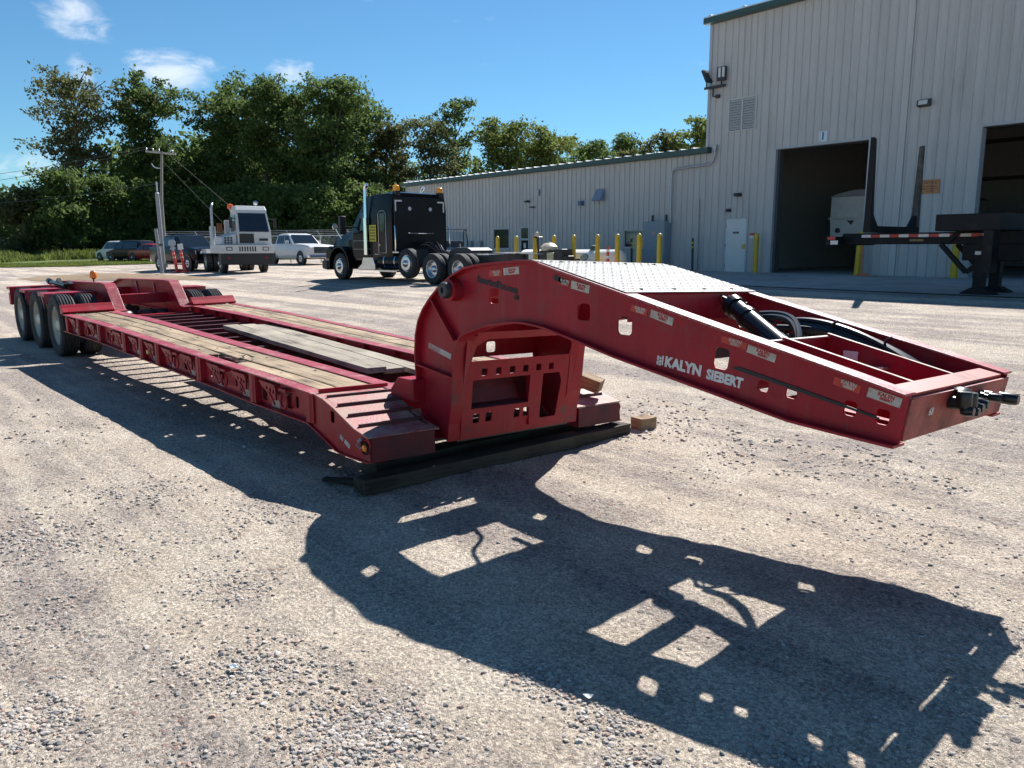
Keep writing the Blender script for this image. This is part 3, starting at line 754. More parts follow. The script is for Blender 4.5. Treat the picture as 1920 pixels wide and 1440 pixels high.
# front end plate, kingpin plate, inner box
me = plate([(-.605, 1.008), (.605, 1.008), (.595, .825), (-.595, .825)], [], 'x', 0, .012)
for v in me.vertices:
    p = v.co; v.co = XG((3.112 + (p.z - .815) * .15 + p.x, p.y, p.z))
fe = mkobj('front_end_plate', me, mat('faded_orange_red', (.36, .055, .04), rough=.5, var=.22, nscale=6, dirt=(.03, .028, .028), dirt_amt=.36, dscale=3.2), GN)
m = MB(); m.tube([(3.118, -.55, .992), (3.118, .55, .992)], .02, 10); m.strip([(3.13, 1.014), (3.03, 1.034)], 'y', -.55, .55, -.012)
m.build('front_roll_edge', mat('faded_orange_red', (.36, .055, .04)), GN, XG)
m = MB(); m.box(2.95, 3.10, -.60, .60, .822, .834); m.strip([(2.45, .886), (2.64, .850), (2.95, .826)], 'y', -.60, .60, .01); m.build('kingpin_plate', RED, GN, XG)
m = MB(); m.tube([(2.78, 0, .83), (2.78, 0, .74)], .025, 12); m.tube([(2.78, 0, .76), (2.78, 0, .74)], .036, 12); m.build('kingpin', STEELDK, GN, XG)
PALE = mat('pale_worn_edge', (.42, .30, .24), rough=.55, var=.2, dirt=(.3, .1, .08), dirt_amt=.2, dscale=8)
for y in (-.24, .24):
    z = lambda x: lerp_tab(sorted(OUT[:8]), x) - .02
    m = MB(); m.prism([(2.36, .93), (2.36, z(2.36)), (3.10, z(3.10) - .004), (3.10, .84), (2.9, .85), (2.6, .885)], 'y', y - .006, y + .006); bx = m.build('inner_box_plate', RED, GN, XG)
    m = MB(); m.strip([(2.36, z(2.36)), (3.08, z(3.08))], 'y', y - .012, y + .012, .003); m.build('plate_edge', PALE, GN, XG)
m = MB(); m.box(2.345, 2.357, -.59, .27, .93, 1.165); m.build('inner_cross_plate', RED, GN, XG)
m = MB(); m.box(2.34, 2.375, -.59, .28, 1.165, 1.171); m.build('cross_plate_edge', PALE, GN, XG)
m = MB(); m.box(2.46, 2.54, .225, .229, 1.02, 1.10); m.build('info_label', WHITE, GN, XG)
m = MB(); m.obox((2.22, .50, 1.10), (.10, .004, .09), Matrix.Rotation(R(10), 3, 'Z')); m.build('info_label', WHITE, GN, XG)
m = MB(); m.obox((2.66, .18, 1.03), (.10, .07, .012)); m.build('lever_bracket', mat('pink_primer', (.5, .2, .17), rough=.5), GN, XG)
# hydraulic cylinders and hoses between the plates
for (p0, p1, p2) in (((1.60, .30, 1.345), (1.76, .235, 1.30), (2.30, -.02, 1.07)),):
    m = MB(); m.tube([p1, p2], .058, 16); d_ = (Vector(p2) - Vector(p1)).normalized(); m.tube([Vector(p1) - d_ * .02, Vector(p1) + d_ * .03], .07, 16); m.tube([Vector(p1) + d_ * .14, Vector(p1) + d_ * .18], .066, 16)
    cyl = m.build('hydraulic_cylinder', BLACKGL, GN, XG)
    m = MB(); m.tube([p0, p1], .028, 10); m.build('cylinder_rod', CHROME, GN, XG)
m = MB(); m.bar((1.66, .33, 1.335), (1.80, .30, 1.30), .016, .05); m.bar((1.66, .26, 1.335), (1.80, .20, 1.30), .016, .05); m.build('cylinder_clevis', GREASE, GN, XG)
m = MB(); m.box(1.98, 2.06, -.59, -.02, 1.05, 1.16); m.build('valve_bracket', GREASE, GN, XG)
m = MB(); m.box(1.64, 1.72, -.3, .45, 1.04, 1.13); m.build('valve_block', GREASE, GN, XG)
HOSES = [[(1.84, .40, 1.255), (1.95, .42, 1.265), (2.08, .36, 1.25), (2.2, .22, 1.19), (2.29, .06, 1.10), (2.33, -.02, 1.0)],
         [(1.84, .38, 1.235), (1.95, .39, 1.245), (2.08, .33, 1.235), (2.2, .20, 1.175), (2.29, .05, 1.08), (2.33, -.02, .99)],
         [(1.86, .20, 1.30), (1.92, .18, 1.29), (2.0, .10, 1.20), (2.12, .0, 1.13), (2.30, -.12, 1.06)],
         [(1.95, .47, 1.22), (2.15, .50, 1.235), (2.40, .46, 1.19), (2.62, .43, 1.11), (2.85, .36, 1.0), (3.09, .2, .95)],
         [(1.95, .52, 1.20), (2.15, .54, 1.21), (2.42, .50, 1.16), (2.66, .47, 1.07), (2.92, .40, .96), (3.10, .3, .92)],
         [(1.95, .42, 1.18), (2.2, .46, 1.19), (2.45, .42, 1.13), (2.7, .36, 1.03), (2.95, .30, .94)],
         [(.25, .3, 1.44), (.4, .22, 1.36), (.55, .12, 1.33), (.62, .02, 1.40), (.8, -.05, 1.42)],
         [(1.65, .2, 1.16), (1.5, .1, 1.1), (1.3, .18, 1.15), (1.0, .1, 1.2), (.7, .15, 1.22)]]
for h in HOSES:
    m = MB(); m.tube(smooth_path(h), .019 if h[0][0] > 1 else .014, 8); m.build('hose', BLACKGL, GN, XG)
rh = random.Random(12)
for k in range(9):      # thin lines tangled between the plates
    y0 = rh.uniform(.36, .5); P = [(1.70 + rh.uniform(0, .1), y0, 1.12 + rh.uniform(0, .1))]
    for j in range(1, 6):
        P.append((1.70 + j * .13 + rh.uniform(-.05, .05), min(.54, max(.3, y0 + rh.uniform(-.08, .08))), 1.20 - j * .035 + rh.uniform(-.06, .07)))
    m = MB(); m.tube(smooth_path(P), rh.choice((.007, .009, .012)), 6); m.build('hose', BLACKGL, GN, XG)
m = MB(); m.tube(smooth_path([(2.05, .49, 1.18), (2.35, .49, 1.16), (2.62, .46, 1.08), (2.85, .42, .97)]), [.03] + [.055] * 8 + [.05] * 5 if False else .05, 10); m.build('hose_sleeve', BLACKGL, GN, XG)
for q in ((2.28, .46, 1.225), (2.6, .43, 1.16)):
    m = MB(); m.tube([(q[0] - .01, q[1], q[2] - .02), (q[0], q[1], q[2]), (q[0] + .03, q[1] - .01, q[2] + .015)], .008, 5); m.lathe([(.06, -.006), (.06, .006)], q, 'x', 12) if False else None; m.build('cable_tie', BLACK, GN, XG)

# couplings on the front plate
def coupling(y, z, L, r, nm='glad_hand'):
    m = MB(); m.lathe([(r * .9, 0), (r * .9, L * .3), (r * .55, L * .32), (r * .55, L * .45), (r, L * .5), (r, L * .92), (r * .8, L)], (3.15, y, z), 'x', 14)
    return m.build(nm, BLACKGL, GN, XG)
for y, z in ((-.17, .955), (-.10, .945)):
    m = MB(); m.lathe([(.03, 0), (.03, .05), (.02, .06)], (3.145, y, z), 'x', 12); m.lathe([(.028, -.035), (.034, -.02), (.034, .03), (.03, .04)], (3.205, y, z + .015), 'z', 14); m.lathe([(.022, 0), (.026, .02), (.018, .05)], (3.20, y + .0, z - .03), 'x', 12)
    m.build('glad_hand', BLACKGL, GN, XG)
for y, z in ((-.03, .925), (.03, .935)):
    m = MB(); m.lathe([(.026, 0), (.03, .02), (.03, .07), (.024, .08), (.02, .10)], (3.145, y, z), 'x', 12); m.build('air_fitting', BLACKGL, GN, XG)
m = MB(); m.lathe([(.038, -.02), (.038, .02), (.02, .03)], (3.17, -.10, .99), 'z', 14); m.build('cap', BLACKGL, GN, XG)
coupling(.16, .955, .11, .020, 'hydraulic_coupling'); coupling(.22, .950, .16, .028, 'hydraulic_coupling')
m = MB(); m.tube(smooth_path([(3.145, .10, .93), (3.2, .08, .90), (3.19, .03, .89), (3.15, .0, .90)]), .004, 5); m.build('coupling_chain', GALV, GN, XG)

# ---- stickers and lettering on the near plate (outer face at y = -.606)
YF = -.6075
def sticker(x0, z0, x1, z1, h, m_, nm='sticker'):
    d = Vector((x1 - x0, 0, z1 - z0)); L = d.length; a = math.atan2(d.z, d.x)
    k = MB(); k.obox(((x0 + x1) / 2, YF, (z0 + z1) / 2), (L, .0016, h), Matrix.Rotation(-a, 3, 'Y'))
    k.build(nm, m_, GN, XG); return a
def letter(body, x, z, size, m_, a, nm='lettering', bold=.0, sx=1.0, off=.0012):
    return text_obj(nm, body, size, m_, GN, (x, YF - off, z), (math.cos(a), 0, math.sin(a)), (-math.sin(a), 0, math.cos(a)), t=.001, bold=bold, sx=sx, xf=XG)
REDPRINT = mat('red_print', (.42, .025, .03), rough=.5, var=.1)
DKPRINT = mat('black_print', (.02, .02, .022), rough=.6, var=.2)
for (x0, z0, x1, z1, xr0, zr0, xr1, zr1, h) in ((.60, 1.472, .748, 1.485, .455, 1.457, .585, 1.466, .046), (1.205, 1.412, 1.35, 1.387, 1.10, 1.43, 1.19, 1.416, .046), (1.795, 1.280, 1.943, 1.243, 1.66, 1.302, 1.772, 1.281, .042),
                                                 (2.385, 1.148, 2.535, 1.112, 2.238, 1.181, 2.38, 1.156, .038), (2.972, 1.017, 3.112, .987, 2.82, 1.047, 2.94, 1.02, .042)):
    a = sticker(x0, z0, x1, z1, h, STICK); b_ = sticker(xr0, zr0, xr1, zr1, h * .85, STICKRED)
    for (xa, za, xb, zb_, m_, an) in ((x0, z0, x1, z1, REDPRINT, a), (xr0, zr0, xr1, zr1, STICK, b_)):
        cx, cz = (xa + xb) / 2, (za + zb_) / 2
        letter('KALYN', cx + .008, cz + .007, .022, m_, an, bold=.0012); letter('SIEBERT', cx + .008, cz - .010, .016, m_, an, bold=.0008)
sticker(1.06, 1.452, 1.178, 1.418, .03, DKPRINT)
A1 = math.atan2(.997 - 1.060, 2.405 - 1.858)
letter('KALYN', 2.015, 1.017, .074, WHITE, A1, bold=.0038, sx=.98); letter('SIEBERT', 2.265, .983, .068, WHITE, A1, bold=.0034, sx=.88)
k = MB()
for (u, v, w_, h_) in ((-.018, .012, .012, .024), (-.018, -.014, .012, .020), (-.002, .014, .014, .012), (-.002, -.004, .014, .016), (-.002, -.021, .014, .010), (.013, .004, .009, .05)):
    cx, cz = 1.872 + u * math.cos(A1) - v * math.sin(A1), 1.033 + u * math.sin(A1) + v * math.cos(A1)
    k.obox((cx, YF - .0012, cz), (w_, .001, h_), Matrix.Rotation(-A1, 3, 'Y'))
k.build('maker_emblem', WHITE, GN, XG)
letter('haaartsof7co.com', .535, 1.388, .060, DKPRINT, math.atan2(-.068, .43), bold=.0034, sx=.94)
letter('88', .725, 1.312, .045, DKPRINT, R(-3), bold=.0008)
sticker(-.245, .92, -.10, .89, .042, REFLTAPE, 'leg_tape'); sticker(-.10, .89, .028, .862, .040, STICK, 'leg_tape')
text_obj('painted_number', '68', .05, WHITE, GN, (3.153, -.39, .935), (.0, 1, 0), (.15, 0, 1), t=.001, xf=XG)
m = MB(); m.prism([(2.30, 1.044), (2.34, 1.054), (2.66, .992), (3.03, .915), (3.03, .905), (2.66, .975), (2.33, 1.038)], 'y', YF - .006, YF - .001); m.build('rubber_strap', mat('dark_green_strap', (.015, .022, .02), rough=.6), GN, XG)

# ------------------------------------------------------------------ loose wood on and round the trailer
def timber(name, label, a, b, w, h, m_, cat='timber', group=None, roll=0.0):
    a, b = Vector(a), Vector(b); d = b - a; L = d.length
    n = 7; mb = MB(); rings = []
    for i in range(n + 1):
        x = -L / 2 + L * i / n; j = lambda s=.006: random.uniform(-s, s)
        e = .012 if i in (0, n) else .004
        rings.append([(x + j(e), -w / 2 + j(), -h / 2 + j(.003)), (x + j(e), w / 2 + j(), -h / 2 + j(.003)), (x + j(e), w / 2 + j(), h / 2 + j(.004)), (x + j(e), -w / 2 + j(), h / 2 + j(.004))])
    mb.loft(rings, smooth=False)
    o = mb.build(name, m_, None, bevel=.004); o.location = (a + b) / 2
    o.rotation_euler = Matrix((d.normalized(), Vector((0, 0, 1)).cross(d).normalized(), d.normalized().cross(Vector((0, 0, 1)).cross(d).normalized()))).transposed().to_euler()
    o.rotation_euler.rotate_axis('X', roll)
    return tag(o, label, cat, group)
zc = lambda x, y: zt(x) - .085 + y * rolx(x)
TLX = [(-5.75, .10, -1.53, -.26, .20, 'loose plank with the nearest edge, lying in the trailer trough beside the inner rail'), (-5.70, .31, -1.58, -.05, .20, 'middle loose plank of the three lying in the trailer trough'), (-5.62, .50, -1.30, .16, .18, 'loose plank farthest from the lettered side in the trailer trough')]
for (xa, ya, xb, yb, w, lab) in TLX:
    timber('loose_plank', lab, (xa, ya, zc(xa, ya) + .026), (xb, yb, zc(xb, yb) + (.075 if w == .2 and yb < -.2 else .045)), w, .048, WOODGREY, 'plank', 'loose planks in the trough')
timber('support_timber', 'long dark timber lying on the gravel under the trailer nose', (-.09, -1.31, .05), (-.02, 1.34, .05), .16, .10, TIMBER)
timber('support_timber', 'rear dark timber half hidden under the trailer nose', (-.40, -1.05, .06), (-.42, 1.30, .06), .20, .11, TIMBER)
timber('support_timber', 'thin dark board poking out from under the near corner of the nose', (-.50, -1.36, .02), (-.10, -1.12, .03), .06, .025, TIMBER, 'board')
def wblock(name, label, c, size, rot, notch=0):
    sx, sy, sz = size; m = MB()
    def ring(x): return [(x, -sy / 2, -sz / 2), (x, sy / 2, -sz / 2), (x, sy / 2, sz / 2 - (notch * .2 if abs(x) < sx * .3 else 0)), (x, 0, sz / 2 - (notch if abs(x) < sx * .3 else notch * .3)), (x, -sy / 2, sz / 2)]
    m.loft([ring(x) for x in (-sx / 2, -sx * .28, -sx * .1, sx * .12, sx * .3, sx / 2)], smooth=False)
    o = m.build(name, BLOCKW, None, bevel=.004); o.location = c; o.rotation_euler = rot
    return tag(o, label, 'wood block')
wblock('wood_block', 'square wood block standing on the gravel right of the trailer nose', (.02, 1.575, .062), (.14, .19, .125), (0, 0, R(-8)), .018)
wblock('wood_block', 'wood block lying tilted on the far nose ramp', (-.17, 1.07, .475), (.19, .17, .11), (R(2), R(18), R(28)), .006)
# ------------------------------------------------------------------ ground
def zg(y):
    return lerp_tab([(-1e4, 0), (1.2, 0), (3, .05), (11, .42), (20, .62), (1e4, .62)], y)

def value_noise(x, y, scale, seed):
    r = np.random.default_rng(seed); G = r.random((256, 256))
    u, v = x * scale, y * scale; iu, iv = np.floor(u).astype(int), np.floor(v).astype(int); fu, fv = u - iu, v - iv
    fu = fu * fu * (3 - 2 * fu); fv = fv * fv * (3 - 2 * fv)
    a = G[iu % 256, iv % 256]; b = G[(iu + 1) % 256, iv % 256]; c = G[iu % 256, (iv + 1) % 256]; d = G[(iu + 1) % 256, (iv + 1) % 256]
    return a * (1 - fu) * (1 - fv) + b * fu * (1 - fv) + c * (1 - fu) * fv + d * fu * fv

GRAVEL = bpy.data.materials.new('gravel_yard'); GRAVEL.use_nodes = True
def gravel_nodes():
    nt = GRAVEL.node_tree; N, L = nt.nodes, nt.links; b = N['Principled BSDF']
    b.inputs['Roughness'].default_value = .92; b.inputs['Specular IOR Level'].default_value = .2
    g = N.new('ShaderNodeNewGeometry'); pos = g.outputs['Position']
    def noise(scale, det=6, rough=.6, vec=None, dist=0):
        n = N.new('ShaderNodeTexNoise'); n.inputs['Scale'].default_value = scale; n.inputs['Detail'].default_value = det; n.inputs['Roughness'].default_value = rough; n.inputs['Distortion'].default_value = dist
        L.new(vec or pos, n.inputs['Vector']); return n.outputs['Fac']
    def ramp(fac, a, b_, lo=0, hi=1):
        m = N.new('ShaderNodeMapRange'); m.inputs['From Min'].default_value = a; m.inputs['From Max'].default_value = b_; m.inputs['To Min'].default_value = lo; m.inputs['To Max'].default_value = hi; m.interpolation_type = 'SMOOTHSTEP'
        L.new(fac, m.inputs['Value']); return m.outputs[0]
    def mixc(f, A, B, mode='MIX'):
        m = N.new('ShaderNodeMix'); m.data_type = 'RGBA'; m.blend_type = mode
        if isinstance(f, float): m.inputs['Factor'].default_value = f
        else: L.new(f, m.inputs['Factor'])
        for k, v in (('A', A), ('B', B)):
            if isinstance(v, tuple): m.inputs[k].default_value = (*v, 1)
            else: L.new(v, m.inputs[k])
        return m.outputs['Result']
    def math2(op, a, c):
        m = N.new('ShaderNodeMath'); m.operation = op
        for i, v in enumerate((a, c)):
            if isinstance(v, (int, float)): m.inputs[i].default_value = v
            else: L.new(v, m.inputs[i])
        return m.outputs[0]
    # tracks: noise drawn out along the ways lorries drive
    def stretched(rot, sx, sy, seed):
        mp = N.new('ShaderNodeMapping'); mp.inputs['Rotation'].default_value = (0, 0, R(rot)); mp.inputs['Scale'].default_value = (sx, sy, 1); mp.inputs['Location'].default_value = (seed, seed * .7, 0); L.new(pos, mp.inputs['Vector'])
        return noise(1.0, 6, .62, mp.outputs[0], .5)
    tr1 = stretched(-10, .10, 1.7, 3.1); tr2 = stretched(38, .12, 1.4, 9.7)
    blot = noise(.8, 8, .7)
    gm = math2('ADD', math2('MULTIPLY', blot, .34), math2('ADD', math2('MULTIPLY', tr1, .56), math2('MULTIPLY', tr2, .26)))
    dust = ramp(gm, .51, .65)                   # 1 where pale fines are packed
    dustc = mixc(ramp(noise(1.7, 7, .7), .35, .7), (.62, .525, .42), (.72, .635, .525))
    stonec = mixc(ramp(noise(2.6, 6, .7), .3, .7), (.385, .325, .285), (.48, .415, .368))
    base = mixc(dust, stonec, dustc)
    # grain: stones of mixed size, each with its own tone
    def grains(scale, lo, amt):
        v = N.new('ShaderNodeTexVoronoi'); v.inputs['Scale'].default_value = scale; v.inputs['Randomness'].default_value = 1; L.new(pos, v.inputs['Vector'])
        sp = N.new('ShaderNodeSeparateColor'); L.new(v.outputs['Color'], sp.inputs[0])
        return v, sp
    v1, s1 = grains(95, 0, 0); v2, s2 = grains(48, 0, 0); v3, s3 = grains(24, 0, 0)
    base = mixc(.75, base, mixc(s1.outputs[0], (.48, .475, .47), (1.50, 1.485, 1.46)), 'MULTIPLY')
    pick2 = math2('MULTIPLY', ramp(s2.outputs[0], .62, .66), ramp(v2.outputs['Distance'], .52, .40))
    pick3 = math2('MULTIPLY', ramp(s3.outputs[0], .86, .88), ramp(v3.outputs['Distance'], .46, .36))
    inv = math2('SUBTRACT', 1.15, dust)
    k2 = math2('MULTIPLY', pick2, inv); k3 = math2('MULTIPLY', pick3, inv)
    sc2 = mixc(s2.outputs[1], (.17, .165, .17), (.52, .46, .41)); sc2 = mixc(ramp(s2.outputs[2], .75, .85), sc2, (.38, .24, .19))
    sc3 = mixc(s3.outputs[1], (.17, .165, .175), (.44, .40, .37))
    base = mixc(k2, base, sc2); base = mixc(k3, base, sc3)
    fine = noise(230, 3, .75); mid = noise(38, 5, .78)
    base = mixc(.85, base, mixc(ramp(fine, .30, .70), (.50, .49, .485), (1.40, 1.39, 1.38)), 'MULTIPLY')
    base = mixc(.65, base, mixc(ramp(mid, .28, .70), (.66, .64, .63), (1.22, 1.21, 1.20)), 'MULTIPLY')
    # damp, oily patches
    oil = ramp(noise(.55, 7, .72), .58, .76); base = mixc(math2('MULTIPLY', oil, .5), base, (.25, .195, .155))
    L.new(base, b.inputs['Base Color'])
    h = math2('ADD', math2('MULTIPLY', fine, .55), math2('ADD', math2('MULTIPLY', mid, 1.1), math2('ADD', math2('MULTIPLY', k2, .6), math2('MULTIPLY', k3, 1.0))))
    h = math2('ADD', h, math2('MULTIPLY', s1.outputs[1], .35))
    bp = N.new('ShaderNodeBump'); bp.inputs['Strength'].default_value = 1.0; bp.inputs['Distance'].default_value = .019; L.new(h, bp.inputs['Height']); L.new(bp.outputs[0], b.inputs['Normal'])
gravel_nodes()

def axis_samples(lo, hi, step, far0, far1):
    a = list(np.arange(lo, hi + 1e-6, step)); out = a[:]
    d, x = step, hi
    while x < far1: d *= 1.22; x += d; out.append(x)
    d, x = step, lo
    while x > far0: d *= 1.22; x -= d; out.insert(0, x)
    return np.array(out)
gx = axis_samples(-3.2, 5.0, .022, -1500, 900); gy = axis_samples(-3.6, 2.6, .022, -700, 1500)
GX, GY = np.meshgrid(gx, gy, indexing='ij')
GZ = np.interp(GY, [-1e4, 1.2, 3, 11, 20, 1e4], [0, 0, .05, .42, .62, .62])
near = np.clip(1 - np.maximum(0, np.hypot(GX - 1, GY + 1) - 5) / 6, 0, 1)
def bumpz(X, Y):
    ca, sa = math.cos(R(-12)), math.sin(R(-12)); U = X * ca - Y * sa; V = X * sa + Y * ca
    return (value_noise(U * .25, V * 1.8, 1.0, 3) - .5) * .022 + (value_noise(X, Y, 1.3, 4) - .5) * .02 + (value_noise(X, Y, 6.0, 5) - .5) * .012 + (value_noise(X, Y, 17.0, 6) - .5) * .007
GZ = GZ + near * bumpz(GX, GY) - .004
nx, ny = GX.shape
V = np.stack([GX.ravel(), GY.ravel(), GZ.ravel()], 1)
idx = np.arange(nx * ny).reshape(nx, ny)
F = np.stack([idx[:-1, :-1].ravel(), idx[1:, :-1].ravel(), idx[1:, 1:].ravel(), idx[:-1, 1:].ravel()], 1)
def np_mesh(name, V, F, smooth=False):
    me = bpy.data.meshes.new(name); k = F.shape[1]
    me.vertices.add(len(V)); me.vertices.foreach_set('co', np.ascontiguousarray(V, dtype=np.float32).ravel())
    me.loops.add(F.size); me.loops.foreach_set('vertex_index', np.ascontiguousarray(F, dtype=np.int32).ravel())
    me.polygons.add(len(F)); me.polygons.foreach_set('loop_start', np.arange(0, F.size, k, dtype=np.int32))
    me.polygons.foreach_set('use_smooth', np.full(len(F), smooth))
    me.update(calc_edges=True); me.validate()
    return me
me = np_mesh('ground', V, F, True)
tag(mkobj('ground', me, GRAVEL), kind='structure')

# loose stones, thickest where the surface is bare of dust
ICO_V = []; t_ = (1 + 5 ** .5) / 2
for a in (-1, 1):
    for b_ in (-t_, t_): ICO_V += [(a, b_, 0), (0, a, b_), (b_, 0, a)]
ICO_V = np.array(ICO_V) / math.hypot(1, t_)
_bm = bmesh.new(); [_bm.verts.new(v) for v in ICO_V]; bmesh.ops.convex_hull(_bm, input=_bm.verts); _bm.verts.index_update(); ICO_F = np.array([[v.index for v in f.verts] for f in _bm.faces]); ICO_V = np.array([v.co[:] for v in _bm.verts]); _bm.free()
def stones(name, X, Y, S, m_, seed, sink=.25):
    r = np.random.default_rng(seed); n = len(X)
    A = ICO_V[None] * (1 + .28 * (r.random((n, 12, 1)) - .5)) * np.stack([np.ones(n), .6 + .4 * r.random(n), .36 + .3 * r.random(n)], 1)[:, None, :]
    a = r.random(n) * 6.283; c, s = np.cos(a)[:, None], np.sin(a)[:, None]
    tilt = (r.random(n) - .5)[:, None] * .8
    P = A * S[:, None, None]
    x, y, z = P[..., 0], P[..., 1], P[..., 2]
    z = z + x * tilt
    Q = np.stack([x * c - y * s + X[:, None], x * s + y * c + Y[:, None], z + (np.interp(Y, [-1e4, 1.2, 3, 11, 20], [0, 0, .05, .42, .62]) + bumpz(X, Y) - .004 + S * (.5 - sink) * .6)[:, None]], 2)
    F = (ICO_F[None] + (np.arange(n) * 12)[:, None, None]).reshape(-1, 3)
    me = np_mesh(name, Q.reshape(-1, 3), F)
    return mkobj(name, me, m_)
STONE = bpy.data.materials.new('gravel_stone'); STONE.use_nodes = True
nt = STONE.node_tree; N, L = nt.nodes, nt.links; b = N['Principled BSDF']; b.inputs['Roughness'].default_value = .85
g = N.new('ShaderNodeNewGeometry'); r_ = N.new('ShaderNodeValToRGB'); r_.color_ramp.interpolation = 'CONSTANT'
for i, (p, c) in enumerate(((0, (.31, .28, .255)), (.22, (.45, .38, .315)), (.42, (.37, .325, .285)), (.6, (.40, .28, .22)), (.7, (.21, .20, .19)), (.82, (.48, .42, .37)), (.97, (.54, .50, .46)))):
    e = r_.color_ramp.elements[i] if i < 2 else r_.color_ramp.elements.new(p); e.position = p; e.color = (*c, 1)
L.new(g.outputs['Random Per Island'], r_.inputs['Fac']); n = N.new('ShaderNodeTexNoise'); n.inputs['Scale'].default_value = 120; L.new(g.outputs['Position'], n.inputs['Vector'])
mx = N.new('ShaderNodeMix'); mx.data_type = 'RGBA'; mx.blend_type = 'MULTIPLY'; mx.inputs['Factor'].default_value = .6; L.new(r_.outputs[0], mx.inputs['A']); L.new(n.outputs['Fac'], mx.inputs['B']); 
h_ = N.new('ShaderNodeHueSaturation'); h_.inputs['Value'].default_value = 1.35; L.new(mx.outputs['Result'], h_.inputs['Color']); L.new(h_.outputs[0], b.inputs['Base Color'])
r = np.random.default_rng(21)
n = 260000
# even in picture space: density falls with distance from where one stands
rad = 1.6 * np.exp(r.random(n) * math.log(14 / 1.6)); ang = R(138.6) + (r.random(n) - .5) * R(84)
X = CAM_LOC.x + rad * np.cos(ang); Y = CAM_LOC.y + rad * np.sin(ang)
dens = value_noise(X, Y, .55, 8) * .55 + value_noise(X, Y, 1.7, 9) * .45
dens = dens * .75 + .25 * value_noise(X, Y, 5.0, 10)
keep = r.random(n) < np.clip((dens - .56) * 2.6, .02, .4) * np.clip(1.5 - rad / 8, .15, 1)
X, Y, rad = X[keep], Y[keep], rad[keep]
S = (.0024 + .0125 * r.random(len(X)) ** 5.0) * np.clip(rad / 4, .85, 1.7)
big = r.random(len(X)) < .006; S[big] *= 2.0
# drifts of coarser stone swept together
for (cx, cy, q, k) in ((2.24, -2.63, .21, 1500), (2.23, -2.80, .16, 700), (2.42, -1.99, .13, 420), (2.76, -2.0, .13, 480), (2.99, -2.11, .10, 300), (1.4, -3.55, .19, 1100), (1.61, -2.79, .25, 1300), (.76, -2.56, .22, 420), (-.6, -3.1, .32, 700), (3.3, -1.73, .10, 240), (2.74, .59, .40, 200), (-1.19, -2.45, .38, 450), (-.2, -1.95, .3, 260), (3.9, .8, .4, 160)):
    a_ = r.normal(size=k) * q * .55; b_ = r.normal(size=k) * q * .55
    X = np.append(X, cx + a_ * 1.15 + b_ * .3); Y = np.append(Y, cy + b_); S = np.append(S, (.0030 + .0125 * r.random(k) ** 3.0) * (1.15 if q > .3 else 1))
tag(stones('gravel', X, Y, S, STONE, 22), 'loose grey and pinkish stones scattered over the dusty yard', 'gravel', kind='stuff')
# ------------------------------------------------------------------ warehouse
SIDING = mat('grey_metal_siding', (.50, .483, .462), rough=.5, var=.07, nscale=1.2, spec=.4, dirt=(.38, .365, .34), dirt_amt=.16, dscale=.8, aniso=(2.5, 2.5, .25), objvar=.025)
GREEN = mat('dark_green_trim', (.035, .075, .065), rough=.4, var=.08)
ROOFMT = mat('galvalume_roof', (.62, .64, .65), rough=.4, metal=.3, var=.06)
TRIMGREY = mat('grey_trim', (.42, .44, .45), rough=.5, var=.06)
CONC = mat('concrete_slab', (.36, .345, .32), rough=.9, var=.14, nscale=1.1, dirt=(.16, .15, .14), dirt_amt=.22, dscale=.7, bump=.2, bscale=60)
INTER = mat('interior_liner', (.52, .50, .46), rough=.8, var=.08)
DARKIN = mat('interior_steel', (.08, .075, .07), rough=.7, var=.1)
GLASS = mat('dark_window_glass', (.02, .028, .03), rough=.05, spec=.8, var=.05)
YELLOW = mat('safety_yellow', (.62, .40, .01), rough=.45, var=.12, nscale=5, dirt=(.25, .17, .05), dirt_amt=.12)
BX, BY, BZ = -13.675, 23.524, .62
BROT = math.atan2(-.02967, .99956)
WH = thing('warehouse', 'tall grey ribbed metal warehouse with green trim and a low wing', 'building', (BX, BY, BZ), BROT)
def bw(s, off, z=0.0):
    """warehouse coordinates (along wall, out from wall, up) to world"""
    c, n = math.cos(BROT), math.sin(BROT)
    return (BX + s * c + off * n, BY + s * n - off * c, BZ + z)
EAVE_T, EAVE_W = 9.60, 4.72
OPEN = [(-14.95, -13.55, .90, 2.0), (-12.70, -11.93, 0, 2.08), (-5.44, -4.0, .95, 1.77), (-.05, 1.03, 0, 2.14), (2.03, 5.65, 0, 4.58), (9.05, 12.7, 0, 4.60), (-.09, 1.16, 5.42, 6.65)]
cuts = sorted(set([-23.6, -1.05, 16.5] + [v for o in OPEN[:6] for v in o[:2]]))
def panel(s0, s1, z0, z1):
    m = MB(); rb, h = .06, .042
    prof = [(s0, 0), (s1 - rb, 0), (s1 - rb + .014, -h), (s1 - .014, -h), (s1, 0)]
    mid = (s0 + s1 - rb) / 2; prof = [(s0, 0), (mid - .02, 0), (mid, -.006), (mid + .02, 0)] + prof[1:]
    for a, b in zip(prof[:-1], prof[1:]):
        m.add([(a[0], a[1], z0), (b[0], b[1], z0), (b[0], b[1], z1), (a[0], a[1], z1)], [(0, 1, 2, 3)])
    return m.build('wall_panel', SIDING, WH)
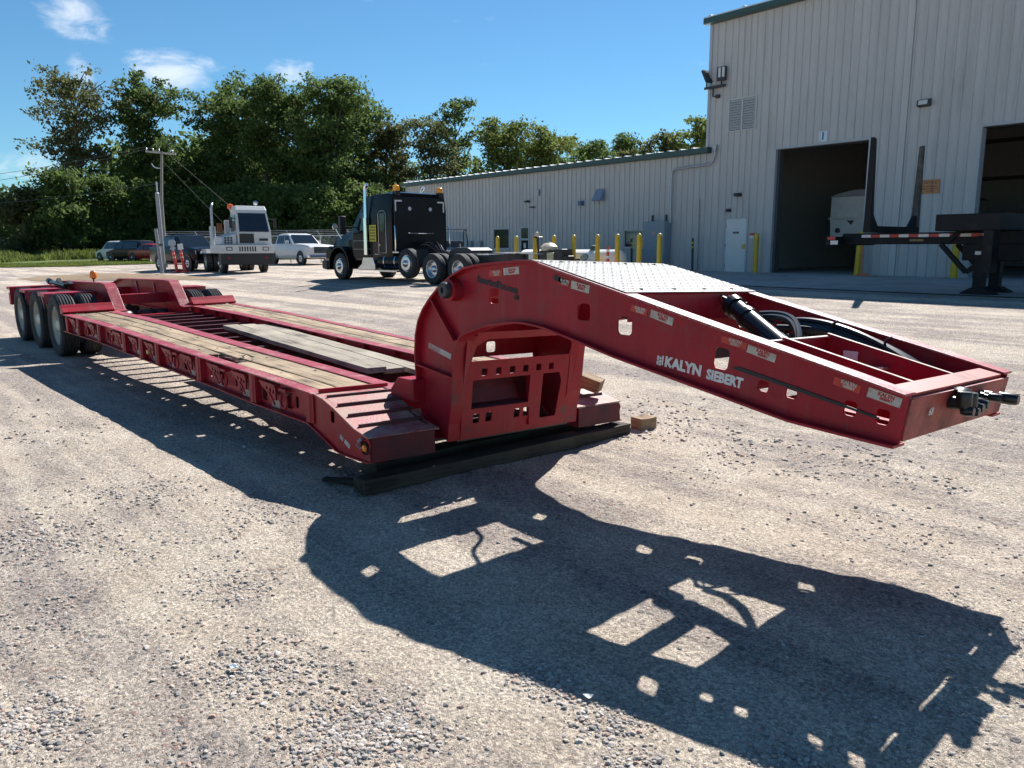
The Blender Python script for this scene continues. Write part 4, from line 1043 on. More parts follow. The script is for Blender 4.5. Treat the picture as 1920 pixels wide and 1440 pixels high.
for a, b in zip(cuts[:-1], cuts[1:]):
    n = max(1, round((b - a) / .305)); w = (b - a) / n
    for i in range(n):
        s0, s1 = a + i * w, a + (i + 1) * w; c = (s0 + s1) / 2
        top = EAVE_T if c > -1.05 else EAVE_W
        zs = [(0, top)]
        for (o0, o1, q0, q1) in OPEN:
            if o0 - .01 < c < o1 + .01:
                nz = []
                for (u, v) in zs:
                    if q0 > u + .01: nz.append((u, min(v, q0)))
                    if q1 < v - .01: nz.append((max(u, q1), v))
                zs = nz
        for (u, v) in zs: panel(s0, s1, u, v)
# other walls, floor, roofs
def wslab(name, x0, x1, y0, y1, z0, z1, m_): 
    m = MB(); m.box(x0, x1, y0, y1, z0, z1); return m.build(name, m_, WH)
for x in (-1.05, 16.5):
    m = MB(); m.prism([(.03, 0), (.03, EAVE_T + .2), (13, EAVE_T + 1.42), (26, EAVE_T + .2), (26, 0)], 'x', x, x + .05); m.build('end_wall', SIDING, WH)
wslab('back_wall', -1.05, 16.55, 26, 26.05, 0, EAVE_T + .2, SIDING)
wslab('wing_end_wall', -23.65, -23.6, 0, 15, 0, EAVE_W + .4, SIDING)
wslab('wing_back_wall', -23.65, -1.05, 15, 15.05, 0, EAVE_W + .8, SIDING)
wslab('wing_liner', -23.5, -1.1, .35, .4, 0, EAVE_W - .1, INTER)
wslab('bay_liner', -.98, -.93, .05, 26, 0, EAVE_T, INTER)
wslab('bay_partition', 14.4, 14.47, .05, 26, 0, EAVE_T, INTER)
wslab('bay_back_liner', -.93, 14.4, 17, 17.1, 0, EAVE_T, INTER)
wslab('front_liner', -.93, 2.03, .04, .08, 0, EAVE_T, INTER)
wslab('front_liner', 5.65, 9.05, .04, .08, 0, EAVE_T, INTER)
wslab('front_liner', 2.03, 5.65, .04, .08, 4.6, EAVE_T, INTER); wslab('front_liner', 9.05, 12.7, .04, .08, 4.62, EAVE_T, INTER)
wslab('bay_floor', -1.0, 16.5, .0, 26, -.05, .012, CONC)
for z in (2.3, 4.2, 6.0):
    wslab('wall_girt', -.93, 14.4, 16.85, 17, z, z + .18, DARKIN)
for x in (1.9, 6.0, 8.8, 13.2):
    wslab('steel_column', x, x + .28, .1, .4, 0, EAVE_T, DARKIN); wslab('steel_column', x, x + .28, 16.6, 16.88, 0, EAVE_T, DARKIN)
wslab('rolled_door', 2.1, 5.6, .1, .6, 4.55, 5.1, DARKIN); wslab('rolled_door', 9.1, 12.6, .1, .6, 4.57, 5.1, DARKIN)
# roofs with standing ribs, fascias
def roof(name, x0, x1, y0, ze, y1, zr, step):
    m = MB(); m.add([(x0, y0, ze), (x1, y0, ze), (x1, y1, zr), (x0, y1, zr), (x0, y0, ze - .05), (x1, y0, ze - .05), (x1, y1, zr - .05), (x0, y1, zr - .05)], [(0, 1, 2, 3), (7, 6, 5, 4), (0, 4, 5, 1), (1, 5, 6, 2), (2, 6, 7, 3), (3, 7, 4, 0)])
    o = m.build(name, ROOFMT, WH)
    for x in np.arange(x0 + .3, x1, step):
        k = MB(); d = .05
        k.add([(x - .07, y0 - .01, ze), (x - .03, y0 - .01, ze + d), (x + .03, y0 - .01, ze + d), (x + .07, y0 - .01, ze), (x - .07, y1, zr), (x - .03, y1, zr + d), (x + .03, y1, zr + d), (x + .07, y1, zr)], [(0, 1, 2, 3), (0, 4, 5, 1), (1, 5, 6, 2), (2, 6, 7, 3), (4, 7, 6, 5)])
        k.build('roof_rib', ROOFMT, o)
    return o
roof('main_roof', -1.25, 16.8, -.30, EAVE_T + .24, 13.0, EAVE_T + 1.5, 1.52)
m = MB(); m.add([(-1.25, 13, EAVE_T + 1.5), (16.8, 13, EAVE_T + 1.5), (16.8, 26.3, EAVE_T + .24), (-1.25, 26.3, EAVE_T + .24)], [(0, 1, 2, 3)]); m.build('rear_roof', ROOFMT, WH)
roof('wing_roof', -23.85, -1.06, -.26, EAVE_W + .20, 15, EAVE_W + .9, .61)
for nm, x0, x1, z0 in (('main_fascia', -1.25, 16.8, EAVE_T - .02), ('wing_fascia', -23.85, -.82, EAVE_W - .02)):
    m = MB(); m.prism([(-.30, z0 + .22), (-.30, z0 + .02), (-.24, z0), (-.036, z0), (-.036, z0 + .22)], 'x', x0, x1); m.build(nm, GREEN, WH)
wslab('rake_trim', -1.25, -1.22, -.2, 13, EAVE_T + .0, EAVE_T + .14, GREEN) if False else None
wslab('corner_trim', -1.10, -.98, -.045, .05, EAVE_W + .24, EAVE_T - .02, TRIMGREY)
wslab('corner_trim', -23.68, -23.56, -.045, .05, 0, EAVE_W - .02, TRIMGREY)
# downpipe seam on the wing, base trim
wslab('wall_seam', -10.88, -10.72, -.05, .0, 0, EAVE_W - .02, SIDING)
wslab('wall_seam', 6.58, 6.80, -.05, .0, 0, EAVE_T - .02, SIDING)
# trims round the bay doors
for (o0, o1, q0, q1) in (OPEN[4], OPEN[5]):
    wslab('door_jamb', o0 - .03, o0 + .05, -.04, .3, 0, q1, TRIMGREY); wslab('door_jamb', o1 - .05, o1 + .03, -.04, .3, 0, q1, TRIMGREY); wslab('door_head', o0 - .03, o1 + .03, -.045, .3, q1 - .01, q1 + .07, TRIMGREY)
# personnel door
DOORM = mat('pale_grey_door', (.66, .66, .64), rough=.45, var=.04)
d = wslab('personnel_door', .02, .96, -.02, .04, .02, 2.08, DOORM)
for a in ((-.05, .02, 0, 2.14), (.96, 1.03, 0, 2.14), (.02, .96, 2.08, 2.14)): 
    m = MB(); m.box(a[0], a[1], -.04, .05, a[2], a[3]); m.build('door_frame', TRIMGREY, WH)
m = MB(); m.box(.80, .93, -.05, -.021, .92, 1.10); m.tube([(.9, -.05, 1.0), (.9, -.09, 1.0), (.80, -.10, 1.0)], .014, 6); m.build('door_lock', mat('brass', (.55, .42, .18), rough=.35, metal=.8), d)
for z in (.25, 1.05, 1.82):
    m = MB(); m.box(.005, .035, -.034, -.022, z - .06, z + .06); m.build('hinge', STEELDK, d)
m = MB(); m.box(.36, .62, -.024, -.0205, 1.51, 1.59); dl = m.build('door_plate', mat('sign_black', (.02, .02, .022), rough=.5), d)
k = text_mesh('EXIT', .06, .001); k.transform(Matrix.Translation((.49, -.0255, 1.55)) @ Matrix.Rotation(R(90), 4, 'X')); mkobj('lettering', k, WHITE, d)
# windows and glazed door
BLIND = mat('window_blind', (.60, .55, .48), rough=.7, var=.3, nscale=7, aniso=(6, 1, .6))
def window(s0, s1, z0, z1, blind):
    fr = MB(); t = .06
    for a in ((s0, s0 + t, z0, z1), (s1 - t, s1, z0, z1), (s0 + t, s1 - t, z0, z0 + t), (s0 + t, s1 - t, z1 - t, z1)): fr.box(a[0], a[1], -.03, .06, a[2], a[3])
    f = fr.build('window', TRIMGREY, WH)
    g = MB(); g.box(s0 + t, s1 - t, .02, .03, z0 + t, z1 - t); g.build('pane', GLASS if not blind else mat('clear_glass', (.75, .8, .8), rough=.03, trans=1.0, var=.02), f)
    if blind:
        b_ = MB(); b_.box(s0 + .12, s1 - .065, .033, .038, z0 + .18, z1 - .065); b_.build('blind', BLIND, f)
    sl = MB(); sl.box(s0 - .06, s1 + .06, -.07, -.0305, z0 - .05, z0 + .01); sl.build('sill', TRIMGREY, f)
window(-14.95, -13.55, .90, 2.0, False); window(-5.44, -4.0, .95, 1.77, True)
gd = MB()
for a in ((-12.70, -12.60, 0, 2.08), (-12.03, -11.93, 0, 2.08), (-12.6, -12.03, 1.98, 2.08), (-12.6, -12.03, 0, .2), (-12.6, -12.03, 1.35, 1.45)): gd.box(a[0], a[1], -.03, .05, a[2], a[3])
g_ = gd.build('glazed_door', TRIMGREY, WH)
m = MB(); m.box(-12.6, -12.03, .01, .02, .2, 1.35); m.box(-12.6, -12.03, .01, .02, 1.45, 1.98); m.build('door_glass', GLASS, g_)
m = MB(); m.box(-12.42, -12.25, -.005, .005, .95, 1.2); m.build('paper_notice', WHITE, g_)
# louvre vent
LOUV = mat('vent_white', (.52, .53, .52), rough=.5, var=.05)
m = MB(); m.box(-.09, 1.16, .03, .05, 5.42, 6.65); m.build('vent_back', DARKIN, WH)
fr = MB()
for a in ((-.09, -.05, 5.42, 6.65), (1.12, 1.16, 5.42, 6.65), (-.05, 1.12, 5.42, 5.46), (-.05, 1.12, 6.61, 6.65), (.50, .56, 5.46, 6.61)): fr.box(a[0], a[1], -.05, .03, a[2], a[3])
vent = fr.build('louvre_vent', LOUV, WH)
for x0, x1 in ((-.045, .495), (.565, 1.115)):
    for k in range(12):
        z = 5.49 + k * .0935; m = MB(); m.add([(x0, .02, z + .085), (x1, .02, z + .085), (x1, -.045, z), (x0, -.045, z), (x0, .022, z + .079), (x1, .022, z + .079), (x1, -.04, z - .006), (x0, -.04, z - .006)], [(0, 1, 2, 3), (7, 6, 5, 4), (0, 3, 7, 4), (1, 5, 6, 2), (2, 6, 7, 3), (0, 4, 5, 1)])
        m.build('slat', LOUV, vent)

# ---- things on and before the wall
def wthing(nm, mb, m_, label, cat, s, off, z, group=None):
    o = mb.build(nm, m_, None); o.location = bw(s, off, z); o.rotation_euler = (0, 0, BROT)
    return tag(o, label, cat, group)
# number sign
m = MB(); m.box(-.16, .16, -.006, 0, -.18, .18); sg = wthing('bay_number_sign', m, mat('sign_pale_blue', (.62, .72, .80), rough=.5), 'pale bay number sign reading 1 above the open bay door', 'sign', 3.92, .034, 4.85)
k = text_mesh('1', .36, .002, bold=.008); k.transform(Matrix.Translation((0, -.0075, 0)) @ Matrix.Rotation(R(90), 4, 'X')); mkobj('lettering', k, mat('sign_navy', (.01, .03, .10), rough=.5), sg)
m = MB(); m.box(-.28, .28, -.006, 0, -.22, .22); ns = wthing('notice_sign', m, mat('notice_orange', (.50, .22, .08), rough=.6, var=.08), 'orange notice sign with black print on the ribbed wall between the bays', 'sign', 7.72, .036, 2.90)
for body, z, sz in (('NOTICE', .12, .11), ('ALL VISITORS MUST', .0, .052), ('REPORT TO OFFICE', -.075, .052), ('NO ENTRY', -.15, .05)):
    k = text_mesh(body, sz, .001, bold=.001); k.transform(Matrix.Translation((0, -.0068, z)) @ Matrix.Rotation(R(90), 4, 'X')); mkobj('lettering', k, DKPRINT, ns)
m = MB(); m.box(-.12, .12, -.006, 0, -.11, .11); ss = wthing('small_wall_sign', m, WHITE, 'small white sign with a red band right of the personnel door', 'sign', 1.25, .036, 1.42)
m = MB(); m.box(-.115, .115, -.0075, -.006, .01, .1); m.build('sign_band', STICKRED, ss)
# wall lamp, floodlights
LENS = mat('lamp_glass', (.62, .62, .58), rough=.2, var=.05)
m = MB(); m.prism([(0, .14), (-.16, .10), (-.20, -.06), (-.05, -.10), (0, -.10)], 'x', -.19, .19); wl = wthing('wall_lamp', m, mat('bronze_housing', (.05, .045, .04), rough=.5), 'boxy dark wall lamp high on the wall between the bays', 'lamp', 7.34, .03, 5.5)
m = MB(); m.prism([(-.166, .085), (-.208, -.05), (-.212, -.045), (-.171, .09)], 'x', -.14, .14); m.build('lamp_lens', LENS, wl)
FB = mat('floodlight_black', (.03, .03, .032), rough=.45)
fl = thing('floodlight_mast', 'black double floodlight bracket near the top corner of the warehouse', 'lamp', bw(-.72, .03, 6.8), BROT)
m = MB(); m.box(.05, .20, -.10, 0, -.03, .1); m.tube([(.1, -.05, .03), (-.05, -.12, .05), (-.05, -.12, .35)], .035, 8); m.box(-.45, .50, -.17, -.08, .34, .44); m.build('bracket', FB, fl)
for (x, rz, rx) in ((.33, 8, 0), (-.36, -95, 28)):
    M = Matrix.Rotation(R(rz), 3, 'Z') @ Matrix.Rotation(R(rx), 3, 'X')
    h = MB(); h.tube([(x, -.125, .44), (x, -.125, .62)], .035, 8); h.obox((x, -.125, .84), (.36, .09, .52), M); hd = h.build('lamp_head', FB, fl)
    q = MB()
    for dx in (-.08, .08):
        c = Vector((x, -.125, .84)) + M @ Vector((dx, -.048, .05)); q.obox(c, (.10, .006, .36), M)
    q.build('lamp_panel', LENS, hd)
# little wall boxes and lamps over doors
for (s, z, lab, sz, mm) in ((-12.0, 3.3, 'small black camera over the glazed office door', (.22, .2, .1), FB), (-11.6, 3.0, 'thin dark lamp arm beside the glazed office door', (.2, .22, .06), FB), (-10.9 - .3, 3.7, 'grey bell box near the wing wall seam', (.14, .1, .3), GALV),
                         (-8.1, 3.05, 'small blue-grey box high on the wing wall', (.22, .2, .22), mat('blue_grey_box', (.12, .17, .28), rough=.5)), (.55, 3.0, 'dark oval lamp above the personnel door', (.26, .16, .13), FB), (.15, 2.42, 'small dark tap fitting above the personnel door', (.16, .14, .12), STEELDK)):
    m = MB(); m.box(-sz[0] / 2, sz[0] / 2, -sz[1], 0, -sz[2] / 2, sz[2] / 2); m.box(-sz[0] * .3, sz[0] * .3, -sz[1] * 1.2, -sz[1], -sz[2] * .3, sz[2] * .2)
    wthing('wall_fitting', m, mm, lab, 'fitting', s, .03, z)
m = MB(); m.prism([(-.02, .30), (-.36, -.22), (-.33, -.24), (0, -.24)], 'x', -.26, .26); wthing('wall_hood', m, mat('blue_grey_hood', (.22, .27, .36), rough=.4), 'blue sloping vent hood high on the wing wall', 'vent', -6.9, .03, 3.35)
# electrical cabinet and conduits
CAB = mat('cabinet_blue_grey', (.24, .29, .33), rough=.5, var=.06)
cb = thing('electrical_cabinet', 'tall blue-grey electrical cabinet against the wing wall', 'cabinet', bw(-3.3, .03, 0), BROT)
m = MB(); m.box(-.57, .57, -.42, 0, .33, 2.08); m.build('cabinet_body', CAB, cb, bevel=.01)
m = MB(); m.box(-.54, .54, -.44, -.421, .36, 2.05); dr = m.build('cabinet_door', CAB, cb, bevel=.006)
m = MB(); m.box(-.12, .03, -.445, -.4405, 1.48, 1.66); m.build('warning_label', mat('label_pink', (.5, .32, .3), rough=.6), dr)
m = MB(); m.box(-.57, .57, -.40, 0, .0, .33); m.build('plinth', CONC, cb)
for x in (-.3, .45):
    m = MB(); m.tube([(x, -.2, 2.08), (x, -.2, 2.35)], .05, 8); m.build('cable_gland', FB, cb)
m = MB(); m.tube(smooth_path([(-2.72, -.12, 2.0), (-2.74, -.12, 3.9), (-2.70, -.12, 4.15), (-2.45, -.12, 4.22), (-1.0, -.12, 4.25), (-.72, -.12, 4.3), (-.60, -.12, 4.55), (-.60, -.12, 4.82)]), .05, 8)
m.box(-.68, -.52, -.16, 0, 4.80, 4.98)
o = m.build('conduit_pipe', GALV); o.location = (BX, BY, BZ); o.rotation_euler = (0, 0, BROT); tag(o, 'bent galvanised conduit rising from the cabinet to the warehouse corner', 'pipe')
m = MB(); m.tube([(-1.3, -.08, .05), (-1.32, -.08, 2.95)], .035, 8); o = m.build('conduit_pipe', GALV); o.location = (BX, BY, BZ); o.rotation_euler = (0, 0, BROT); tag(o, 'short straight upright conduit between the cabinet and the personnel door', 'pipe')
for s in (-16.9, -16.0):
    m = MB(); m.box(-.14, .14, -.2, 0, .25, 1.0); m.box(-.05, .05, -.12, 0, 0, .25); wthing('meter_box', m, CAB, 'grey meter box on the wing wall, ' + ('left' if s < -16.5 else 'right') + ' of the two beside the utility vehicle', 'box', s, .03, .35)
# black and yellow marker posts
for s, off, lab in ((-1.15, .55, 'thin black and yellow marker post left of the personnel door'), (-4.15, .9, 'thin black and yellow marker post before the papered window')):
    mp_ = thing('marker_post', lab, 'post', bw(s, off, 0), BROT)
    m = MB(); m.tube([(0, 0, 0), (-.03, 0, 1.35)], .045, 10); m.lathe([(.16, 0), (.15, .03), (.05, .05)], (0, 0, 0), 'z', 12); m.build('post_tube', FB, mp_)
    for z in (.95, 1.12):
        m = MB(); m.tube([(-.022, 0, z), (-.026, 0, z + .08)], .047, 10); m.build('reflective_band', YELLOW, mp_)

# ---- bollards
def bollard(loc, label, h=1.47, r=.088, lean=0.0):
    e = thing('bollard', label, 'bollard', loc, 0, 'yellow bollards')
    m = MB(); m.lathe([(r, -.05), (r, h - .09), (r * .98, h - .05)], axis='z', n=18); m.build('sleeve', YELLOW, e)
    m = MB(); m.lathe([(r * .985, 0), (r * .86, .05), (r * .5, .085), (0, .095)], (0, 0, h - .05), 'z', 18); m.build('dome', mat('sunlit_yellow_cap', (.70, .50, .06), rough=.4), e)
    e.rotation_euler = (0, R(lean), 0)
    return e
ORD = ['leftmost', 'second', 'third', 'fourth', 'fifth', 'sixth', 'seventh', 'eighth', 'ninth']
for k, s in enumerate((-8.5, -7.2, -5.99, -4.81, -3.66, -2.35, -1.32, -.26, .69)):
    x, y, _ = bw(s, 4.9)
    bollard((x, y, zg(y)), ('%s yellow bollard from the left in the row before the gas tanks' % ORD[k]) if k else 'leftmost yellow bollard in the row before the gas tanks')
for s, lab, ln in ((1.72, 'yellow bollard between the personnel door and the open bay door', 0), (5.72, 'leaning yellow bollard with an orange chain heaped at its foot', 2.0), (8.83, 'yellow bollard left of the second bay door behind the black trailer', 0)):
    p = bw(s, .45, 0); bollard(p, lab, lean=ln, r=.105 if s > 2 else .09)
# chain
CHAIN = mat('orange_chain', (.85, .25, .09), rough=.5, var=.25, nscale=20)
m = MB(); p0 = Vector((0, 0, 0)); rr_ = random.Random(3)
for k in range(150):
    if k < 34:
        z = 1.15 - k * .034; x = .10 + .02 * math.sin(k) + max(0, .35 - z) * .2; y = -.02 + .03 * math.cos(k * 1.3)
    else:
        a = rr_.random() * 6.28; q = rr_.random() ** .5 * .30; x = .22 + q * math.cos(a) * 1.0; y = -.1 + q * math.sin(a) * .7; z = max(.015, (.28 - q) * .75 * rr_.random())
    c = Vector((x, y, z)); u = Vector((rr_.uniform(-1, 1), rr_.uniform(-1, 1), rr_.uniform(-.6, .6) if k >= 34 else 1.5)).normalized(); w_ = u.orthogonal().normalized()
    m.tube([c + u * .032 * math.cos(t * 1.047) + w_ * .018 * math.sin(t * 1.047) for t in range(7)], .0085, 4, caps=False)
o = m.build('chain', CHAIN); o.location = bw(5.78, .5, 0); o['kind'] = 'stuff' if False else 'thing'; del o['kind']; tag(o, 'orange plastic chain hanging down and heaped beside the leaning bollard', 'chain')

# ---- gas tanks, cart
TANKW = mat('tank_white', (.74, .74, .72), rough=.4, var=.06, dirt=(.5, .47, .42), dirt_amt=.08)
def gas_tank(s, off, lab):
    e = thing('gas_tank', lab, 'gas tank', bw(s, off, -.04), BROT, 'white gas tanks')
    rad, L = .42, 1.25; prof = [(0, -L - .34)]
    for k in range(1, 7): a = R(15 * k); prof.append((rad * math.sin(a), -L - .34 * math.cos(a)))
    prof += [(rad, -L), (rad, L)] + [(rad * math.cos(R(15 * k)), L + .34 * math.sin(R(15 * k))) for k in range(1, 6)] + [(0, L + .34)]
    m = MB(); m.lathe(prof, (0, 0, .53), 'x', 28, cap=False); b_ = m.build('tank_shell', TANKW, e)
    for x in (-.75, .75):
        m = MB(); m.box(x - .12, x + .12, -.3, .3, -.1, .18); m.build('saddle', CONC, e)
    m = MB(); m.lathe([(.17, 0), (.17, .14), (.15, .19), (.08, .215), (0, .22)], (0, 0, .90), 'z', 18); m.build('valve_dome', mat('dome_green', (.05, .10, .09), rough=.4), e)
    # oval emblem curved on the shell: green ring, pale core
    for nm, rx, rz, d_, mm in (('emblem', .22, .13, .004, mat('emblem_teal', (.02, .13, .15), rough=.5)), ('emblem_core', .17, .085, .008, mat('emblem_pale', (.45, .55, .55), rough=.5))):
        vs = []; 
        for k in range(24):
            t = 2 * math.pi * k / 24; an = math.asin(.12 / .42) + rz * math.sin(t) / rad; vs.append((-.15 + rx * math.cos(t), -(rad + d_) * math.cos(an), .53 + (rad + d_) * math.sin(an)))
        q = MB(); q.add(vs, [tuple(range(24))]); q.build(nm, mm, e)
    k = text_mesh('PROPANE', .075, .001); k.transform(Matrix.Translation((-.15, -.435, .655)) @ Matrix.Rotation(R(74), 4, 'X')); mkobj('lettering', k, mat('emblem_teal', (.02, .13, .15)), e)
    return e
gas_tank(-6.06, 4.2, 'white horizontal gas tank on the left, partly behind the equipment cart'); gas_tank(-3.2, 4.2, 'white horizontal gas tank on the right, nearer the cabinet')
ct = thing('equipment_cart', 'small equipment cart with black engine, beige tank and upright handle before the gas tanks', 'cart', bw(-4.2, 5.5, -.05), BROT)
m = MB(); m.box(-.75, .75, -.35, .35, .45, .52); m.build('cart_bed', FB, ct)
m = MB(); m.box(-.5, .15, -.3, .3, .52, .92); m.box(.35, .8, -.3, .3, .52, .98); m.box(.7, .95, -.25, .25, .5, .72); m.build('engine', FB, ct, bevel=.03)
m = MB(); m.box(.0, .36, -.36, -.05, .50, .84); m.build('fuel_can', mat('beige_plastic', (.55, .48, .28), rough=.5), ct, bevel=.02)
m = MB(); m.lathe([(.28, 0), (.34, .06), (.34, .18), (.2, .30), (.06, .33), (.06, .38), (0, .38)], (-.25, 0, .90), 'z', 20); m.build('water_tank', mat('cream_plastic', (.60, .50, .38), rough=.5), ct)
m = MB(); m.tube([(-.85, 0, .4), (-.95, 0, 1.45)], .05, 8); m.tube([(-.95, -.2, 1.45), (-.95, .25, 1.45)], .03, 6); m.build('mast', FB, ct)
m = MB(); m.lathe([(.0, -.08), (.10, -.06), (.12, 0), (.10, .06), (0, .08)], (-.98, 0, 1.55), 'x', 14); m.build('work_lamp', mat('cream_plastic', (.60, .50, .38)), ct)
for x in (-.5, .5):
    for y in (-.42, .42):
        m = MB(); m.lathe([(.12, -.07), (.22, -.06), (.22, .06), (.12, .07)], (x, y, .22), 'y', 18); m.build('wheel', TYRE, ct)
dl_ = thing('delineator_post', 'orange and white marker tube standing before the right gas tank', 'post', bw(-1.42, 5.3, -.04), BROT)
m = MB(); m.lathe([(.16, 0), (.15, .05), (.06, .06), (.055, 1.05), (.03, 1.08)], axis='z', n=14); m.build('tube', mat('hi_vis_orange', (.8, .09, .03), rough=.5), dl_)
for z in (.62, .86):
    m = MB(); m.lathe([(.0575, z), (.0575, z + .1)], axis='z', n=14); m.build('reflective_band', WHITE, dl_)

# ---- white hopper trailer inside the bay
ht = thing('hopper_trailer', 'white hopper trailer with a tarp roof parked inside the open bay', 'trailer', bw(3.98, -3.5, .012), BROT)
HW = mat('trailer_white', (.66, .65, .61), rough=.5, var=.08)
m = MB(); m.box(-1.5, 1.5, 0, 8.0, 2.12, 2.93); m.build('body', HW, ht, bevel=.02)
m = MB(); m.prism([(-1.55, 2.932), (-1.2, 3.06), (-.5, 3.17), (.5, 3.17), (1.2, 3.06), (1.55, 2.932)], 'y', -.06, 8.0); m.build('tarp_roof', mat('tarp_grey', (.30, .29, .28), rough=.7), ht)
m = MB(); m.box(-1.54, 1.54, -.05, 8.0, 2.06, 2.118); m.build('belt_rail', HW, ht)
m = MB(); m.prism([(-1.5, 2.058), (1.5, 2.058), (1.45, 1.30), (-1.45, 1.30)], 'y', .02, 7.8); m.build('hopper', HW, ht)
m = MB(); m.lathe([(.10, 0), (.10, -.05), (0, -.06)], (-1.15, .02, 1.62), 'y', 14); m.build('port', FB, ht)
m = MB(); m.prism([(-.8, 2.0), (-.5, 2.0), (-.62, 1.85)], 'y', -.03, .02); m.build('hook', STEELDK, ht)
for y in (4.8, 6.0):
    for x in (-1.05, 1.05):
        w = mkobj('wheel', TYRE_ME, None, ht, loc=(x, y, .475)); w.rotation_euler = (0, 0, R(90))
m = MB(); m.box(-.5, .5, .2, 7.8, .9, 1.30); m.build('chassis', STEELDK, ht)
for x in (-.55, .55):
    m = MB(); m.box(x - .08, x + .08, 1.0, 1.16, 0, 1.30); m.build('landing_leg', STEELDK, ht)
# shop shelves and machines deep in the bay
for k, (s, o_, w_, h_) in enumerate(((3.2, -14, 1.6, 1.9), (4.9, -13.5, .9, 1.2), (10.3, -10, 1.5, 1.7), (11.8, -12, 1.2, 2.2))):
    m = MB(); m.box(-w_ / 2, w_ / 2, 0, .7, 0, .12)
    for z in (h_ * .45, h_): m.box(-w_ / 2, w_ / 2, 0, .7, z - .05, z)
    m.box(-w_ / 2, -w_ / 2 + .06, 0, .7, 0, h_); m.box(w_ / 2 - .06, w_ / 2, 0, .7, 0, h_); m.box(-w_ / 3, w_ / 4, .1, .5, h_ * .45, h_ * .8)
    wthing('shop_shelf', m, DARKIN, 'dark shop shelf deep inside the %s bay, %s' % (('first', 'broad one') if k == 0 else ('first', 'narrow one') if k == 1 else ('second', 'broad one') if k == 2 else ('second', 'tall one')), 'shelf', s, o_, .012)

# apron slab before the bays (4 mm over the gravel, follows its slope)
m = MB(); ss_ = [-6.0, 16.5]; offs = [-.02, 1.0, 2.5, 4, 6, 7.6]
vs = []
for o_ in offs:
    for s in np.linspace(-7, 22, 9):
        q = bw(s, o_, 0); vs.append((q[0], q[1], zg(q[1]) + .02))
fs = [(i * 9 + j, i * 9 + j + 1, (i + 1) * 9 + j + 1, (i + 1) * 9 + j) for i in range(5) for j in range(8)]
m.add(vs, fs); tag(m.build('concrete_apron', CONC), kind='structure')
# ------------------------------------------------------------------ vehicles
BPAINT = mat('black_truck_paint', (.004, .0045, .007), rough=.25, var=.1, spec=.22)
WPAINT = mat('white_vehicle_paint', (.66, .66, .66), rough=.3, var=.04, coat=.3)
GLS = mat('vehicle_glass', (.012, .016, .02), rough=.04, spec=.9, var=.05)
RED_LENS = mat('red_lens', (.5, .02, .02), rough=.25)
AMB2 = mat('amber_beacon', (.9, .34, .01), rough=.2)
DKPL = mat('dark_plastic', (.02, .02, .022), rough=.5)
HEADL = mat('headlamp_glass', (.6, .63, .66), rough=.1, spec=.8)
def wheel(parent, x, y, r, w, rimr, rim_mat, dish=.05, n=28, name='wheel'):
    """wheel whose outer face looks to the sign of y"""
    sg = 1 if y > 0 else -1; h = w / 2
    m = MB(); prof = [(rimr, -h * .8), (rimr + .03, -h * .95), (r - .06, -h), (r - .015, -h * .85), (r, -h * .6), (r - .008, -h * .3), (r, -h * .2), (r - .008, 0), (r, h * .2), (r - .008, h * .3), (r, h * .6), (r - .015, h * .85), (r - .06, h), (rimr + .03, h * .95), (rimr, h * .8)]
    m.lathe(prof, axis='y', n=n, cap=False); o = m.build(name, TYRE, parent, loc=(x, y, r))
    k = MB(); yo = sg * h; d = -sg * dish
    k.lathe([(rimr + .012, yo * .82), (rimr - .015, yo * .78), (rimr - .03, yo + d), (rimr * .62, yo + d + sg * .012), (rimr * .42, yo + d + sg * .006), (rimr * .38, yo + d + sg * .05), (rimr * .2, yo + d + sg * .09), (0, yo + d + sg * .1)], axis='y', n=n, cap=False)
    k.lathe([(rimr + .01, -yo * .8), (rimr - .03, -yo * .7), (0, -yo * .7)], axis='y', n=n, cap=False)
    k.build('rim', rim_mat, o)
    return o
def bodyloft(rings, name, m_, parent, bevel=0, sharp=35):
    """rings: (x, [(y,z),...] for the +y half from bottom to top); mirrored"""
    R_ = []
    for x, half in rings:
        R_.append([(x, y, z) for y, z in half] + [(x, -y, z) for y, z in reversed(half)])
    m = MB(); m.loft(R_); return m.build(name, m_, parent, bevel=bevel, sharp=sharp)
def quad(parent, name, m_, pts, t=.006, n=None):
    """thin panel standing proud of a surface"""
    P = [Vector(p) for p in pts]; nn = (P[1] - P[0]).cross(P[-1] - P[0]).normalized() * t
    if n is not None and nn.dot(Vector(n)) < 0: nn = -nn
    m = MB(); k = len(P); m.add(P + [p + nn for p in P], [tuple(range(k)), tuple(range(2 * k - 1, k - 1, -1))] + [(i, k + i, k + (i + 1) % k, (i + 1) % k) for i in range(k)])
    return m.build(name, m_, parent)

# ---- black sleeper tractor: local x forward, y left, front axle at x = 0
TK = thing('semi_tractor', 'black sleeper semi tractor with amber beacons on its roof', 'truck', (-22.5, 12.25, zg(12.0) - .02), R(182.0))
RZ = .51
for x, lst in ((0, ((1.02, .30),)), (-5.75, ((1.10, .26), (.76, .26))), (-7.1, ((1.10, .26), (.76, .26)))):
    for (y, w) in lst:
        for sg in (-1, 1):
            if y > 1: wheel(TK, x, sg * y, RZ, w, .29, ALU, dish=-.03 if x == 0 else .14)
            else: wheel(TK, x, sg * y, RZ, w, .29, ALU, dish=.1)
for sg in (-1, 1):
    w = wheel(TK, -4.35, sg * 1.08, RZ, .28, .29, ALU, dish=-.02); w.location.z = RZ + .16
m = MB(); m.box(-8.6, .6, .36, .46, .72, 1.0); m.box(-8.6, .6, -.46, -.36, .72, 1.0)
for x in (-8.5, -6.4, -4.9, -3.2, -1.2): m.box(x, x + .12, -.36, .36, .75, .97)
m.build('chassis', STEELDK, TK)
